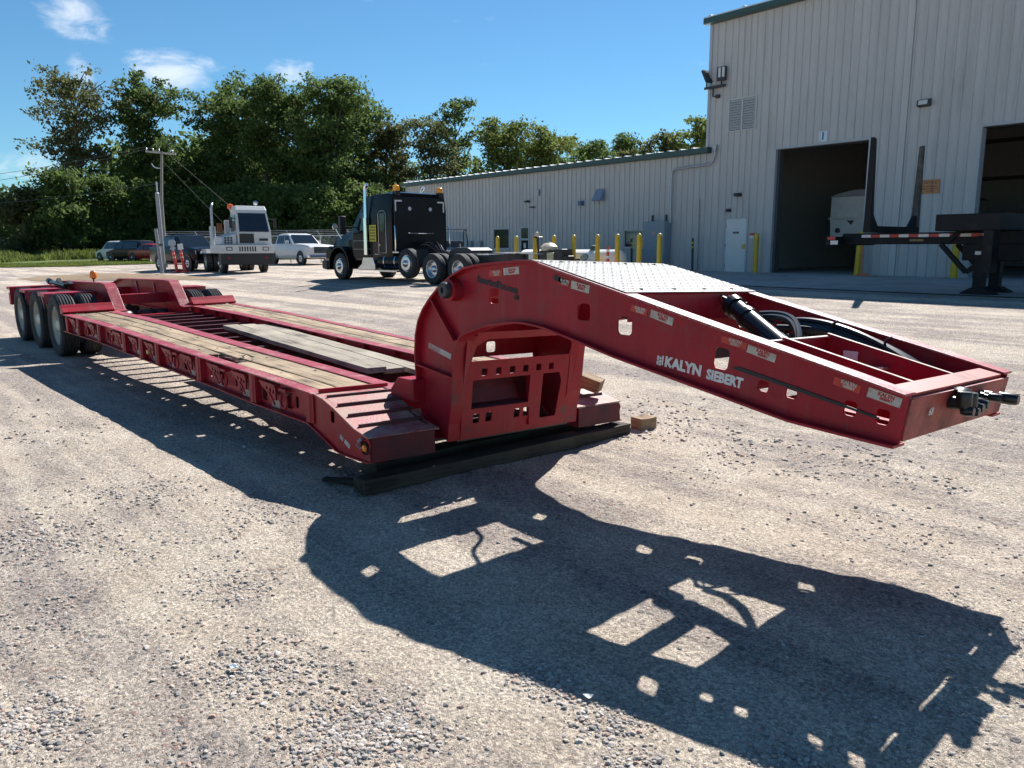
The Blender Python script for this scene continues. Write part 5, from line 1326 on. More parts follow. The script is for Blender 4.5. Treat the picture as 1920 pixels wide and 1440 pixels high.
for x in (0, -5.75, -7.1, -4.35):
    m = MB(); m.tube([(x, -1.0, RZ + (.16 if x == -4.35 else 0)), (x, 1.0, RZ + (.16 if x == -4.35 else 0))], .08, 10); m.build('axle', STEELDK, TK)
# hood
bodyloft([(1.15, [(.55, .62), (.72, .8), (.72, 1.2), (.62, 1.42), (.30, 1.50)]), (.95, [(.70, .55), (.86, .8), (.85, 1.3), (.72, 1.56), (.35, 1.64)]), (.3, [(.80, .6), (.92, .9), (.88, 1.42), (.76, 1.70), (.4, 1.78)]), (-.6, [(.9, .6), (1.0, .95), (.95, 1.55), (.85, 1.84), (.45, 1.92)]), (-.95, [(1.0, .6), (1.08, .95), (1.06, 1.6), (.98, 1.88), (.5, 1.95)])], 'hood', BPAINT, TK)
for sg in (-1, 1):
    P = []
    for k in range(13):
        a = R(180 - 15 * k); P.append((.68 * math.cos(a) + .02, RZ + .02 + .68 * math.sin(a) if k not in (0, 12) else RZ - .08))
    m = MB(); m.strip(P, 'y', sg * .82, sg * 1.22, .05); m.build('fender', BPAINT, TK)
    m = MB(); m.prism([(.45, 1.10), (.70, .95), (.74, .75), (1.05, .78), (1.02, 1.1), (.75, 1.28)], 'y', sg * .70, sg * 1.17); m.build('fender_nose', BPAINT, TK, bevel=.05)
    quad(TK, 'headlamp', HEADL, [(1.03, sg * .86, .92), (.92, sg * 1.12, .92), (.85, sg * 1.13, 1.12), (.98, sg * .86, 1.14)], .02, (1, 0, 0))
m = MB(); m.prism([(.9, .35), (1.28, .40), (1.30, .70), (1.1, .74), (.9, .70)], 'y', -1.2, 1.2); m.build('bumper', DKPL, TK, bevel=.04)
m = MB(); m.box(1.14, 1.17, -.48, .48, .72, 1.35); m.build('grille', CHROME, TK)
# cab and sleeper as one shell
cab = bodyloft([(-.80, [(1.05, .75), (1.09, 1.0), (1.09, 1.86), (1.02, 1.93), (.6, 1.95)]), (-1.05, [(1.10, .75), (1.13, 1.0), (1.12, 1.95), (1.04, 2.25), (.6, 2.3)]),
                (-1.55, [(1.12, .75), (1.15, 1.0), (1.14, 2.0), (1.02, 2.80), (.6, 2.86)]), (-1.85, [(1.12, .75), (1.16, 1.0), (1.16, 2.2), (1.06, 2.98), (.6, 3.05)]),
                (-2.3, [(1.12, .75), (1.2, 1.0), (1.2, 2.4), (1.12, 3.05), (.7, 3.12)]), (-3.35, [(1.12, .75), (1.22, 1.0), (1.22, 2.5), (1.16, 3.06), (.8, 3.13)]), (-3.55, [(1.10, .75), (1.2, 1.0), (1.2, 2.5), (1.12, 3.02), (.8, 3.08)])], 'cab', BPAINT, TK)
m = MB(); m.box(-3.585, -3.56, -1.12, 1.12, .95, 2.95); m.build('sleeper_back', mat('matt_black_panel', (.006, .0065, .009), rough=.35), TK, bevel=.02)
quad(TK, 'windscreen', GLS, [(-.96, 1.0, 1.97), (-.96, -1.0, 1.97), (-1.53, -.9, 2.76), (-1.53, .9, 2.76)], .012, (1, 0, .6))
for sg in (-1, 1):
    d_ = MB(); d_.box(-2.22, -1.05, min(sg * 1.14, sg * 1.21), max(sg * 1.14, sg * 1.21), .85, 1.75); dr = d_.build('cab_door', BPAINT, TK, bevel=.03)
    quad(TK, 'door_window', GLS, [(-2.1, sg * 1.165, 1.82), (-1.25, sg * 1.155, 1.82), (-1.55, sg * 1.12, 2.45), (-2.1, sg * 1.13, 2.5)], .012, (0, sg, 0))
    hh = MB(); hh.tube([(-1.95, sg * 1.23, 1.05), (-1.95, sg * 1.27, 1.1), (-1.95, sg * 1.27, 2.0), (-1.95, sg * 1.23, 2.05)], .02, 6); hh.build('grab_handle', CHROME, TK)
    # sleeper access door with its frame and small window
    fr = MB(); P = [(-3.22, 1.02), (-3.22, 2.36), (-3.12, 2.47), (-2.86, 2.47), (-2.76, 2.36), (-2.76, 1.02)]
    fr.tube([(a, sg * 1.228, b) for a, b in P + [P[0]]], .016, 6); sdr = fr.build('sleeper_door_frame', mat('dull_chrome', (.35, .36, .38), rough=.3, metal=.8), TK)
    quad(TK, 'sleeper_window', GLS, [(-3.14, sg * 1.222, 1.75), (-2.84, sg * 1.222, 1.75), (-2.84, sg * 1.218, 2.38), (-3.14, sg * 1.218, 2.38)], .01, (0, sg, 0))
    k = MB(); k.lathe([(.035, 0), (.03, sg * .02)], (-2.84, sg * 1.225, 1.3), 'y', 10); k.build('door_latch', CHROME, TK)
    quad(TK, 'yellow_placard', mat('placard_yellow', (.55, .47, .03), rough=.6, var=.08), [(-2.62, sg * 1.235, 1.42), (-2.20, sg * 1.235, 1.42), (-2.20, sg * 1.235, 2.0), (-2.62, sg * 1.235, 2.0)], .006, (0, sg, 0))
    for z, L in ((1.92, .30), (1.82, .34), (1.72, .30), (1.62, .34), (1.50, .28)):
        q = MB(); q.box(-2.41 - L / 2, -2.41 + L / 2, min(sg * 1.2405, sg * 1.2445), max(sg * 1.2405, sg * 1.2445), z - .022, z + .022); q.build('placard_line', mat('placard_ink', (.12, .11, .03), rough=.6), TK)
    # stack
    st = MB(); st.tube([(-2.05, sg * 1.30, .95), (-2.05, sg * 1.30, 2.25)], .085, 14); s1 = st.build('stack_shield', CHROME, TK)
    st = MB(); st.tube([(-2.05, sg * 1.28, 2.2), (-2.05, sg * 1.26, 3.2), (-2.05, sg * 1.26, 3.32), (-2.16, sg * 1.26, 3.42)], .07, 14); st.build('exhaust_stack', CHROME, TK)
    # mirror, tank, steps
    mr = MB(); mr.tube([(-1.0, sg * 1.1, 1.95), (-.75, sg * 1.45, 1.97)], .025, 6); mr.box(-.80, -.68, min(sg * 1.33, sg * 1.58), max(sg * 1.33, sg * 1.58), 1.70, 2.35); mr.build('mirror', DKPL, TK, bevel=.02)
    m = MB(); m.tube([(-4.0, sg * .92, .72), (-2.6, sg * .92, .72)], .30, 24); tk = m.build('fuel_tank', BPAINT, TK)
    for x in (-3.65, -3.0):
        b_ = MB(); b_.lathe([(.31, x - .02), (.31, x + .02)], (0, sg * .92, .72), 'x', 24, cap=False); b_.build('tank_strap', CHROME, TK)
    m = MB(); m.box(-3.9, -2.5, min(sg * .98, sg * 1.2), max(sg * .98, sg * 1.2), 1.02, 1.07); m.build('tank_step', ALU, TK)
    m = MB(); m.box(-3.8, -2.7, min(sg * 1.05, sg * 1.22), max(sg * 1.05, sg * 1.22), .36, .42); m.build('lower_step', ALU, TK)
    m = MB(); m.prism([(-2.35, .40), (-1.25, .40), (-1.25, .48), (-1.5, .62), (-1.62, .95), (-2.2, .95), (-2.35, .62)], 'y', sg * .75, sg * 1.16); m.build('battery_box', ALU, TK, bevel=.02)
    m = MB(); m.tube([(-3.7, sg * 1.18, 1.05), (-3.74, sg * 1.2, 1.15), (-3.74, sg * 1.2, 1.85), (-3.68, sg * 1.18, 1.95)], .022, 6); m.build('rear_handle', CHROME, TK)
    # beacons and reflective corners on the back
    b_ = MB(); b_.obox((-3.52, sg * .95, 3.06), (.20, .20, .16)); b_.build('beacon_base', DKPL, TK)
    b_ = MB(); b_.lathe([(.115, 0), (.12, .04), (.11, .17), (.075, .2), (0, .21)], (-3.5, sg * .95, 3.14), 'z', 16); b_.build('beacon', AMB2, TK)
    for a in ((sg * 1.08, sg * .78, 2.78, 2.83), (sg * 1.08, sg * 1.03, 2.45, 2.78)):
        q = MB(); q.box(-3.592, -3.586, min(a[0], a[1]), max(a[0], a[1]), a[2], a[3]); q.build('reflective_corner', WHITE, TK)
    q = MB(); q.lathe([(.07, -.02), (.06, -.035), (0, -.04)], (-3.575, sg * .45, 2.55), 'x', 14); q.build('work_lamp', HEADL, TK)
    pf = MB()
    P = [(-.72 * math.cos(R(t)) - 7.1, RZ + .02 + .72 * math.sin(R(t))) for t in (20, 40)]
    pf.box(-8.55, -8.0, min(sg * .55, sg * 1.18), max(sg * .55, sg * 1.18), .98, 1.0); pf.build('mudflap_bracket', ALU, TK)
    mf = MB(); mf.bar((-5.0, sg * .95, .55), (-4.92, sg * .95, 1.15), .5, .02, up=(1, 0, 0)); mf.build('mudflap', DKPL, TK)
m = MB(); m.tube([(-3.62, .55, 1.72), (-3.66, .5, 1.70), (-3.66, -.5, 1.70), (-3.62, -.55, 1.72)], .018, 6); m.build('back_rail', CHROME, TK)
m = MB(); m.prism([(-6.9, 1.12), (-6.7, 1.2), (-6.05, 1.2), (-5.8, 1.1), (-5.9, 1.02), (-6.9, 1.02)], 'y', -.48, .48); m.build('fifth_wheel', STEELDK, TK, bevel=.02)
m = MB(); m.box(-8.75, -8.0, -.5, .5, 1.03, 1.05); m.build('tail_plate', GALV, TK)
for k in range(5):
    y = -.3 + k * .15; m = MB(); m.tube(smooth_path([(-3.62, y, 1.4), (-3.95, y + .1, 1.25), (-4.3, y, 1.35 + .1 * (k % 2)), (-4.6, y * .6, 1.12), (-4.9, y * .4, 1.02)]), .025, 6); m.build('air_hose', BLACKGL, TK)
m = MB(); m.box(-2.75, -2.45, 1.17, 1.2, .96, 1.08); m.build('door_number_plate', WHITE, TK)

m = MB(); m.prism([(-1.45, 2.80), (-1.20, 2.70), (-1.18, 2.66), (-1.45, 2.74)], 'y', -.98, .98); m.build('sun_visor', BPAINT, TK, bevel=.01)
for y in (-.6, -.3, 0, .3, .6):
    m = MB(); m.lathe([(.05, 0), (.04, .04), (0, .05)], (-1.75, y, 2.99), 'z', 8); m.build('roof_marker', AMBER, TK)
for sg in (-1, 1):
    for z in (1.15, 1.45):
        m = MB(); m.box(-2.2, -1.06, min(sg * 1.211, sg * 1.216), max(sg * 1.211, sg * 1.216), z - .006, z + .006); m.build('door_trim', mat('dull_chrome', (.35, .36, .38)), TK)
    for k in range(4):
        m = MB(); m.box(-.75 + k * .09, -.70 + k * .09, min(sg * 1.0, sg * 1.03), max(sg * 1.0, sg * 1.03), 1.25, 1.5); m.build('hood_louvre', DKPL, TK)
    m = MB(); m.tube([(.25, sg * .9, 1.55), (.45, sg * 1.05, 1.95)], .015, 6); m.lathe([(.11, -.03), (.12, 0), (.09, .04), (0, .06)], (.45, sg * 1.05, 2.0), 'x', 12); m.build('fender_mirror', CHROME, TK)

# ---- white yard tractor
YT = thing('yard_tractor', 'white single-cab yard tractor facing the camera', 'truck', (-34.25, 11.95, zg(11.8) - .03), R(-9))
YW = mat('yard_white', (.60, .60, .58), rough=.45, var=.06, dirt=(.42, .38, .33), dirt_amt=.1)
for x, ys in ((1.1, (.95,)), (-1.9, (1.05, .72))):
    for y in ys:
        for sg in (-1, 1): wheel(YT, x, sg * y, .50, .28, .29, RIM if x < 0 else ALU, dish=.10 if x < 0 else -.02)
m = MB(); m.box(-2.6, 1.6, -.42, .42, .6, .9); m.build('chassis', STEELDK, YT)
m = MB(); m.box(1.55, 2.05, -1.25, 1.25, .42, .98); m.build('front_bumper', DKPL, YT, bevel=.02)
m = MB(); m.box(1.7, 2.06, -1.27, 1.27, .96, 1.36); m.prism([(-1.27, 1.36), (-1.27, .96), (1.27, .96), (1.27, 1.36)], 'x', -.1, 1.7); fd = m.build('fender_deck', YW, YT, bevel=.015)
for k in range(7):
    q = MB(); q.box(2.06, 2.07, -.36 + k * .12 - .03, -.36 + k * .12 + .03, 1.05, 1.28); q.build('grille_slot', DKPL, YT)
for sg in (-1, 1):
    q = MB(); q.box(2.06, 2.075, sg * .85 - .14, sg * .85 + .14, 1.09, 1.26); h = q.build('headlamp_frame', DKPL, YT)
    q = MB(); q.box(2.075, 2.082, sg * .85 - .10, sg * .85 + .10, 1.12, 1.23); q.build('headlamp', HEADL, YT)
    q = MB(); q.lathe([(.05, 0), (.04, .02), (0, .02)], (2.06, sg * .88, .75), 'x', 10); q.build('marker_lamp', RED_LENS, YT)
    q = MB(); q.prism([(-2.5, .95), (-2.35, 1.16), (-1.4, 1.16), (-1.25, .95)], 'y', sg * .5, sg * 1.22); q.build('rear_fender', YW, YT)
# cab sits on its left half (image right)
CY = .42
def yc(p): return (p[0], p[1] + CY, p[2])
cabm = MB()
ring = lambda z, x0, x1, w: [(x0, CY - w, z), (x1, CY - w, z), (x1, CY + w, z), (x0, CY + w, z)]
cabm.loft([ring(1.36, .35, 1.85, .80), ring(1.95, .35, 1.82, .80), ring(2.90, .35, 1.45, .72), ring(3.02, .30, 1.42, .74), ring(3.22, .35, 1.25, .70)], smooth=False); cabm.build('cab', YW, YT, bevel=.02)
quad(YT, 'windscreen', GLS, [(1.815, CY - .70, 1.98), (1.815, CY + .70, 1.98), (1.47, CY + .64, 2.86), (1.47, CY - .64, 2.86)], .012, (1, 0, .3))
for sg in (-1, 1):
    quad(YT, 'side_window', GLS, [(.50, CY + sg * .800, 2.0), (1.55, CY + sg * .800, 2.0), (1.30, CY + sg * .745, 2.78), (.50, CY + sg * .745, 2.78)], .012, (0, sg, 0))
    q = MB(); q.tube([(1.5, CY + sg * .78, 2.6), (1.7, CY + sg * 1.05, 2.6)], .02, 6); q.box(1.66, 1.72, min(CY + sg * .98, CY + sg * 1.12), max(CY + sg * .98, CY + sg * 1.12), 2.15, 2.65); q.build('mirror', DKPL, YT)
q = MB(); q.box(1.845, 1.87, CY - .72, CY - .05, 1.44, 1.88); q.build('radiator_panel', DKPL, YT)
q = MB(); q.box(1.853, 1.865, CY + .2, CY + .62, 1.55, 1.66); q.build('maker_badge', DKPL, YT)
m = MB(); m.loft([[(.4, -1.15, 1.36), (1.75, -1.15, 1.36), (1.75, -.40, 1.36), (.4, -.40, 1.36)], [(.4, -1.1, 1.75), (1.65, -1.1, 1.72), (1.7, -.40, 1.92), (.4, -.40, 1.95)]], smooth=False); m.build('engine_hood', YW, YT, bevel=.05)
for k in range(3):
    for j in range(3):
        q = MB(); q.box(1.735, 1.76, -.98 + k * .14, -.90 + k * .14, 1.42 + j * .11, 1.50 + j * .11); q.build('hood_vent', DKPL, YT)
m = MB(); m.tube([(.1, -1.15, 1.3), (.1, -1.15, 2.25)], .14, 14); m.build('muffler', GALV, YT)
m = MB(); m.tube(smooth_path([(.1, -1.15, 2.2), (.1, -1.15, 3.05), (.1, -1.12, 3.25), (-.05, -1.05, 3.35)]), .055, 10); m.build('exhaust_stack', GALV, YT)
m = MB(); m.box(.25, .42, -.62, -.40, 1.36, 2.55); m.build('air_intake', YW, YT, bevel=.02)
m = MB(); m.box(.2, .3, -.95, -.72, 1.95, 2.4); m.build('tail_lamp_box', mat('rusty_lamp', (.25, .08, .03), rough=.6), YT)
m = MB(); m.lathe([(.13, 0), (.14, .05), (.12, .2), (0, .24)], (.45, CY - .74, 3.1), 'z', 14); m.build('beacon', mat('orange_beacon', (.85, .12, .01), rough=.3), YT)
m = MB(); m.bar((.45, CY - .60, 3.0), (.45, CY - .80, 3.09), .14, .04); m.build('beacon_bracket', YW, YT)
m = MB(); m.tube([(1.0, CY + .35, 3.2), (1.0, CY + .35, 3.32)], .03, 6); m.lathe([(.0, -.1), (.10, -.06), (.10, .06), (0, .1)], (1.0, CY + .35, 3.38), 'x', 12); m.build('work_lamp', ALU, YT)
m = MB(); m.prism([(-2.6, .92), (-2.4, 1.1), (-1.3, 1.15), (-1.0, .95)], 'y', -.45, .45); m.build('fifth_wheel', STEELDK, YT)

# ---- pickups and cars
def pickup(name, label, loc, rot, paint, L=5.85, Hh=1.93, rimm=ALU):
    e = thing(name, label, 'pickup', loc, rot); hw = 1.0
    fx, rx = L / 2 - .95, -L / 2 + 1.25
    body = bodyloft([(L / 2, [(.80, .45), (.90, .6), (.90, .95), (.85, 1.05), (.4, 1.10)]), (L / 2 - .12, [(.90, .42), (.97, .6), (.97, 1.08), (.9, 1.16), (.4, 1.2)]), (fx, [(.9, .45), (1.0, .6), (1.0, 1.15), (.92, 1.24), (.4, 1.28)]), (.85, [(.92, .42), (1.0, .6), (1.01, 1.15), (.95, 1.27), (.4, 1.31)]),
                     (-.9, [(.92, .42), (1.0, .6), (1.01, 1.15), (.96, 1.28), (.4, 1.30)]), (-1.2, [(.92, .42), (1.0, .6), (1.01, 1.15), (.97, 1.28), (.4, 1.28)]), (-L / 2 + .08, [(.92, .5), (1.0, .65), (1.0, 1.15), (.97, 1.28), (.4, 1.28)]), (-L / 2, [(.9, .5), (.97, .65), (.97, 1.15), (.94, 1.25), (.4, 1.25)])], 'body', paint, e)
    cab = bodyloft([(.95, [(.93, 1.22), (.92, 1.27), (.5, 1.30)]), (.28, [(.96, 1.22), (.80, 1.82), (.5, 1.87)]), (.0, [(.96, 1.22), (.80, 1.88), (.5, Hh)]), (-.95, [(.96, 1.22), (.80, 1.88), (.5, Hh)]), (-1.2, [(.96, 1.22), (.80, 1.80), (.5, 1.84)]), (-1.38, [(.95, 1.22), (.92, 1.27), (.5, 1.30)])], 'cabin', paint, e)
    quad(e, 'windscreen', GLS, [(.93, .84, 1.305), (.93, -.84, 1.305), (.32, -.72, 1.83), (.32, .72, 1.83)], .012, (1, 0, 1))
    quad(e, 'rear_window', GLS, [(-1.37, .8, 1.32), (-1.37, -.8, 1.32), (-1.22, -.7, 1.80), (-1.22, .7, 1.80)], .012, (-1, 0, .4))
    for sg in (-1, 1):
        quad(e, 'door_window', GLS, [(.62, sg * .945, 1.30), (-.18, sg * .945, 1.30), (-.18, sg * .825, 1.80), (.22, sg * .825, 1.79)], .012, (0, sg, .2))
        quad(e, 'door_window', GLS, [(-.26, sg * .945, 1.30), (-1.15, sg * .945, 1.30), (-1.08, sg * .83, 1.77), (-.26, sg * .825, 1.80)], .012, (0, sg, .2))
        q = MB(); q.box(.45, .60, min(sg * 1.0, sg * 1.22), max(sg * 1.0, sg * 1.22), 1.28, 1.48); q.build('mirror', paint if paint is WPAINT else DKPL, e, bevel=.03)
        for x in (fx, rx):
            wheel(e, x, sg * .905, .40, .26, .25, rimm, dish=.02)
            q = MB(); q.lathe([(.475, sg * 1.0), (.475, sg * 1.018)], (x, 0, .42), 'y', 28); q.build('wheel_well', DKPL, e)
            q = MB(); P = [(x + .475 * math.cos(R(a)), .42 + .475 * math.sin(R(a))) for a in range(0, 181, 15)]
            q.strip(P, 'y', sg * .98, sg * 1.03, -.035); q.build('wheel_arch', paint, e)
        quad(e, 'headlamp', HEADL, [(L / 2 - .01, sg * .62, .92), (L / 2 - .06, sg * .94, .90), (L / 2 - .1, sg * .95, 1.08), (L / 2 - .02, sg * .62, 1.06)], .03, (1, 0, 0))
        quad(e, 'tail_lamp', RED_LENS, [(-L / 2, sg * .78, .9), (-L / 2, sg * .96, .9), (-L / 2, sg * .95, 1.25), (-L / 2, sg * .78, 1.25)], .03, (-1, 0, 0))
        q = MB(); q.box(-1.1, 1.2, min(sg * .92, sg * 1.05), max(sg * .92, sg * 1.05), .33, .40); q.build('side_step', DKPL, e)
    gr = MB(); gr.box(L / 2 - .02, L / 2 + .03, -.60, .60, .72, 1.10); g_ = gr.build('grille', DKPL, e, bevel=.02)
    for z in (.80, .91, 1.02):
        q = MB(); q.box(L / 2 + .03, L / 2 + .045, -.56, .56, z - .018, z + .018); q.build('grille_bar', CHROME if paint is WPAINT else STEELDK, e)
    q = MB(); q.box(L / 2 - .2, L / 2 + .08, -.95, .95, .42, .62); q.build('bumper', CHROME if paint is WPAINT else DKPL, e, bevel=.03)
    q = MB(); q.box(-L / 2 - .08, -L / 2 + .1, -.95, .95, .48, .66); q.build('rear_bumper', CHROME, e, bevel=.03)
    q = MB(); q.box(-L / 2 + .1, -1.45, -.8, .8, 1.0, 1.285); q.build('bed_liner', DKPL, e)
    return e
pickup('pickup_truck', 'white crew-cab pickup parked by the chain link fence', (-41.8, 19.06, zg(18.7) - .02), R(2), WPAINT, L=5.75)
pickup('pickup_truck', 'black crew-cab pickup parked behind the yard tractor', (-39.9, 11.55, zg(11.3) - .02), R(5), BPAINT, L=5.8)
def car(name, label, loc, rot, paint, kind='suv', L=4.6, H=1.68):
    e = thing(name, label, 'car', loc, rot); sd = kind == 'sedan'
    belt = .92 if sd else 1.0
    bodyloft([(L / 2, [(.6, .35), (.75, .5), (.75, .68), (.5, .75)]), (L / 2 - .2, [(.78, .25), (.88, .45), (.88, .78), (.5, .85)]), (L / 2 - 1.2, [(.82, .22), (.92, .5), (.90, belt - .02), (.5, belt + .03)]), (-L / 2 + 1.0, [(.82, .22), (.92, .5), (.90, belt), (.5, belt + .04)]), (-L / 2 + .15, [(.8, .3), (.88, .5), (.86, belt - .03), (.5, belt)]), (-L / 2, [(.65, .4), (.78, .55), (.76, belt - .12), (.5, belt - .08)])], 'body', paint, e)
    a, b_, c_, d_ = (L / 2 - 1.25, L / 2 - 1.95, -L / 2 + 1.35, -L / 2 + .75) if sd else (L / 2 - 1.15, L / 2 - 1.8, -L / 2 + .55, -L / 2 + .15)
    bodyloft([(a, [(.86, belt - .03), (.84, belt), (.4, belt + .02)]), (b_, [(.88, belt - .03), (.68, H - .07), (.4, H)]), ((b_ + c_) / 2, [(.88, belt - .03), (.69, H - .04), (.4, H + .02)]), (c_, [(.88, belt - .03), (.67, H - .08), (.4, H - .02)]), (d_, [(.86, belt - .03), (.80, belt + .02), (.4, belt + .04)])], 'cabin', paint, e)
    quad(e, 'windscreen', GLS, [(a - .04, .74, belt + .06), (a - .04, -.74, belt + .06), (b_ + .04, -.6, H - .06), (b_ + .04, .6, H - .06)], .014, (1, 0, 1))
    quad(e, 'rear_window', GLS, [(d_ + .03, .7, belt + .09), (d_ + .03, -.7, belt + .09), (c_ - .03, -.58, H - .08), (c_ - .03, .58, H - .08)], .014, (-1, 0, 1))
    for sg in (-1, 1):
        quad(e, 'side_window', GLS, [(a - .30, sg * .865, belt + .04), (.02, sg * .875, belt + .04), (.02, sg * .72, H - .11), (b_ - .02, sg * .71, H - .12)], .014, (0, sg, .3))
        quad(e, 'side_window', GLS, [(-.06, sg * .875, belt + .04), (d_ + .35, sg * .865, belt + .06), (c_ + .1, sg * .70, H - .12), (-.06, sg * .72, H - .11)], .014, (0, sg, .3))
        for x in (L / 2 - .85, -L / 2 + .85): wheel(e, x, sg * .825, .34, .22, .22, ALU, dish=.02, n=20); q = MB(); q.lathe([(.40, sg * .905), (.40, sg * .928)], (x, 0, .36), 'y', 20); q.build('wheel_well', DKPL, e)
        quad(e, 'headlamp', HEADL, [(L / 2 - .06, sg * .5, .58), (L / 2 - .2, sg * .86, .60), (L / 2 - .25, sg * .86, .74), (L / 2 - .06, sg * .5, .70)], .03, (1, 0, 0))
        quad(e, 'tail_lamp', RED_LENS, [(-L / 2 + .02, sg * .6, .7), (-L / 2 + .12, sg * .84, .7), (-L / 2 + .12, sg * .84, .9), (-L / 2 + .02, sg * .6, .88)], .03, (-1, 0, 0))
    q = MB(); q.box(L / 2 - .1, L / 2 + .02, -.5, .5, .38, .56); q.build('grille', DKPL, e)
    return e
car('parked_suv', 'white small suv, leftmost of the three cars parked on the grass', (-68.3, 15.6, zg(15.6)), R(196), mat('car_pearl', (.6, .63, .63), rough=.3, coat=.3))
car('parked_suv', 'black suv parked between the white suv and the red sedan', (-65.3, 15.8, zg(15.8)), R(200), mat('car_black', (.008, .01, .014), rough=.25, spec=.25), L=4.7, H=1.72)
car('parked_sedan', 'red sedan parked on the grass beside the black suv', (-62.5, 16.6, zg(16.6)), R(196), mat('car_red', (.28, .012, .02), rough=.25, coat=.3), 'sedan', 4.7, 1.42)

# ---- utility vehicle behind the tractor
UT = thing('utility_vehicle', 'small open utility vehicle with a flat roof behind the semi tractor frame', 'utility vehicle', (-23.9, 17.6, zg(17.6)), R(-30))
m = MB(); m.loft([[(-1.4, -.7, .45), (1.3, -.7, .45), (1.3, .7, .45), (-1.4, .7, .45)], [(-1.4, -.72, .8), (1.25, -.72, .75), (1.25, .72, .75), (-1.4, .72, .8)], [(.35, -.6, 1.05), (1.15, -.55, .92), (1.15, .55, .92), (.35, .6, 1.05)]], smooth=False); m.build('body', mat('utv_grey', (.30, .32, .34), rough=.3, coat=.4), UT, bevel=.05)
m = MB()
for y in (-.62, .62):
    m.tube(smooth_path([(.55, y, .9), (.15, y * .96, 1.75), (-.1, y * .96, 1.83), (-.75, y * .96, 1.83), (-.95, y, 1.6), (-.95, y, .8)]), .028, 8)
m.build('roll_cage', DKPL, UT)
m = MB(); m.box(-.95, .25, -.68, .68, 1.84, 1.88); m.build('roof', mat('utv_roof', (.16, .20, .24), rough=.35), UT, bevel=.01)
quad(UT, 'windscreen', mat('clear_glass', (.75, .8, .8)), [(.52, .58, 1.0), (.52, -.58, 1.0), (.17, -.55, 1.74), (.17, .55, 1.74)], .01, (1, 0, .3))
m = MB(); m.box(-.55, -.05, -.55, .55, .75, .95); m.box(-.62, -.5, -.55, .55, .9, 1.35); m.build('seat', DKPL, UT, bevel=.04)
m = MB(); m.tube([(.25, .3, 1.0), (.05, .3, 1.2)], .025, 6); m.lathe([(.16, -.015), (.16, .015)], (.04, .3, 1.22), 'x', 16, cap=False); m.build('steering_wheel', DKPL, UT)
m = MB(); m.box(-1.45, -.7, -.7, .7, .8, 1.1); m.build('cargo_bed', DKPL, UT, bevel=.02)
for x in (.85, -.95):
    for y in (-.62, .62): wheel(UT, x, y, .32, .26, .16, STEELDK, n=20)

# ---- black stake trailer by the bays
KT = thing('stake_trailer', 'black log trailer with tall upright stakes parked before the bay doors', 'trailer', (-4.2, 16.5, zg(16.4) + .02), R(-3))
KB = mat('faded_black_steel', (.009, .010, .012), rough=.6, var=.25, nscale=6, spec=.25, dirt=(.04, .034, .028), dirt_amt=.1)
for y in (-.35, .35):
    m = MB(); m.prism([(-1.15, 1.18), (-1.05, 1.40), (7.0, 1.40), (7.0, 1.12), (2.0, 1.12), (-.9, 1.12)], 'y', y - .08, y + .08); m.build('main_beam', KB, KT, bevel=.006)
m = MB(); m.box(-1.12, -1.0, -1.15, 1.15, 1.10, 1.32); m.build('rear_crossbar', KB, KT, bevel=.01)
for x in (0, 4.2):
    for sg in (-1, 1):
        m = MB(); m.loft([[(x - .09, sg * 1.10, 1.45), (x + .09, sg * 1.10, 1.45), (x + .09, sg * 1.28, 1.45), (x - .09, sg * 1.28, 1.45)], [(x - .08, sg * 1.14, 1.75), (x + .08, sg * 1.14, 1.75), (x + .08, sg * 1.28, 1.75), (x - .08, sg * 1.28, 1.75)], [(x - .05, sg * 1.20, 3.58), (x + .05, sg * 1.20, 3.58), (x + .05, sg * 1.30, 3.62), (x - .05, sg * 1.30, 3.62)]], smooth=False)
        m.build('stake', KB if sg < 0 else mat('worn_stake', (.05, .047, .044), rough=.7, var=.4, nscale=5, dirt=(.16, .145, .13), dirt_amt=.3, dscale=4), KT)
        m = MB(); m.prism([(sg * 1.12, 1.55), (sg * .85, 1.55), (sg * 1.12, 1.85)], 'x', x - .06, x + .06); m.build('stake_gusset', KB, KT)
    m = MB(); m.box(x - .1, x + .1, -1.26, 1.26, 1.402, 1.56); m.build('bunk', KB, KT, bevel=.01)
for k in range(13):
    x = -.55 + k * .235; q = MB(); q.box(x, x + .235, -.436, -.431, 1.29, 1.36); q.build('reflective_tape', STICKRED if k % 2 else WHITE, KT)
q = MB(); q.box(-1.126, -1.122, -1.0, -.7, 1.22, 1.30); q.build('tail_plate', WHITE, KT)
q = MB(); q.box(-1.06, -.85, -1.162, -1.156, 1.24, 1.31); q.build('tail_reflector', STICKRED, KT)
q = MB(); q.box(-.98, -.78, -1.157, -1.152, 1.12, 1.22); q.build('licence_plate', WHITE, KT)
q = MB(); q.box(.66, .98, -.438, -.431, 1.19, 1.24); q.build('maker_badge', mat('badge_bronze', (.22, .15, .06), rough=.5), KT); q = MB(); q.lathe([(.07, 0), (.07, .004)], (1.32, -.436, 1.22), 'y', 18, cap=False); q.build('badge_ring', GALV, KT)
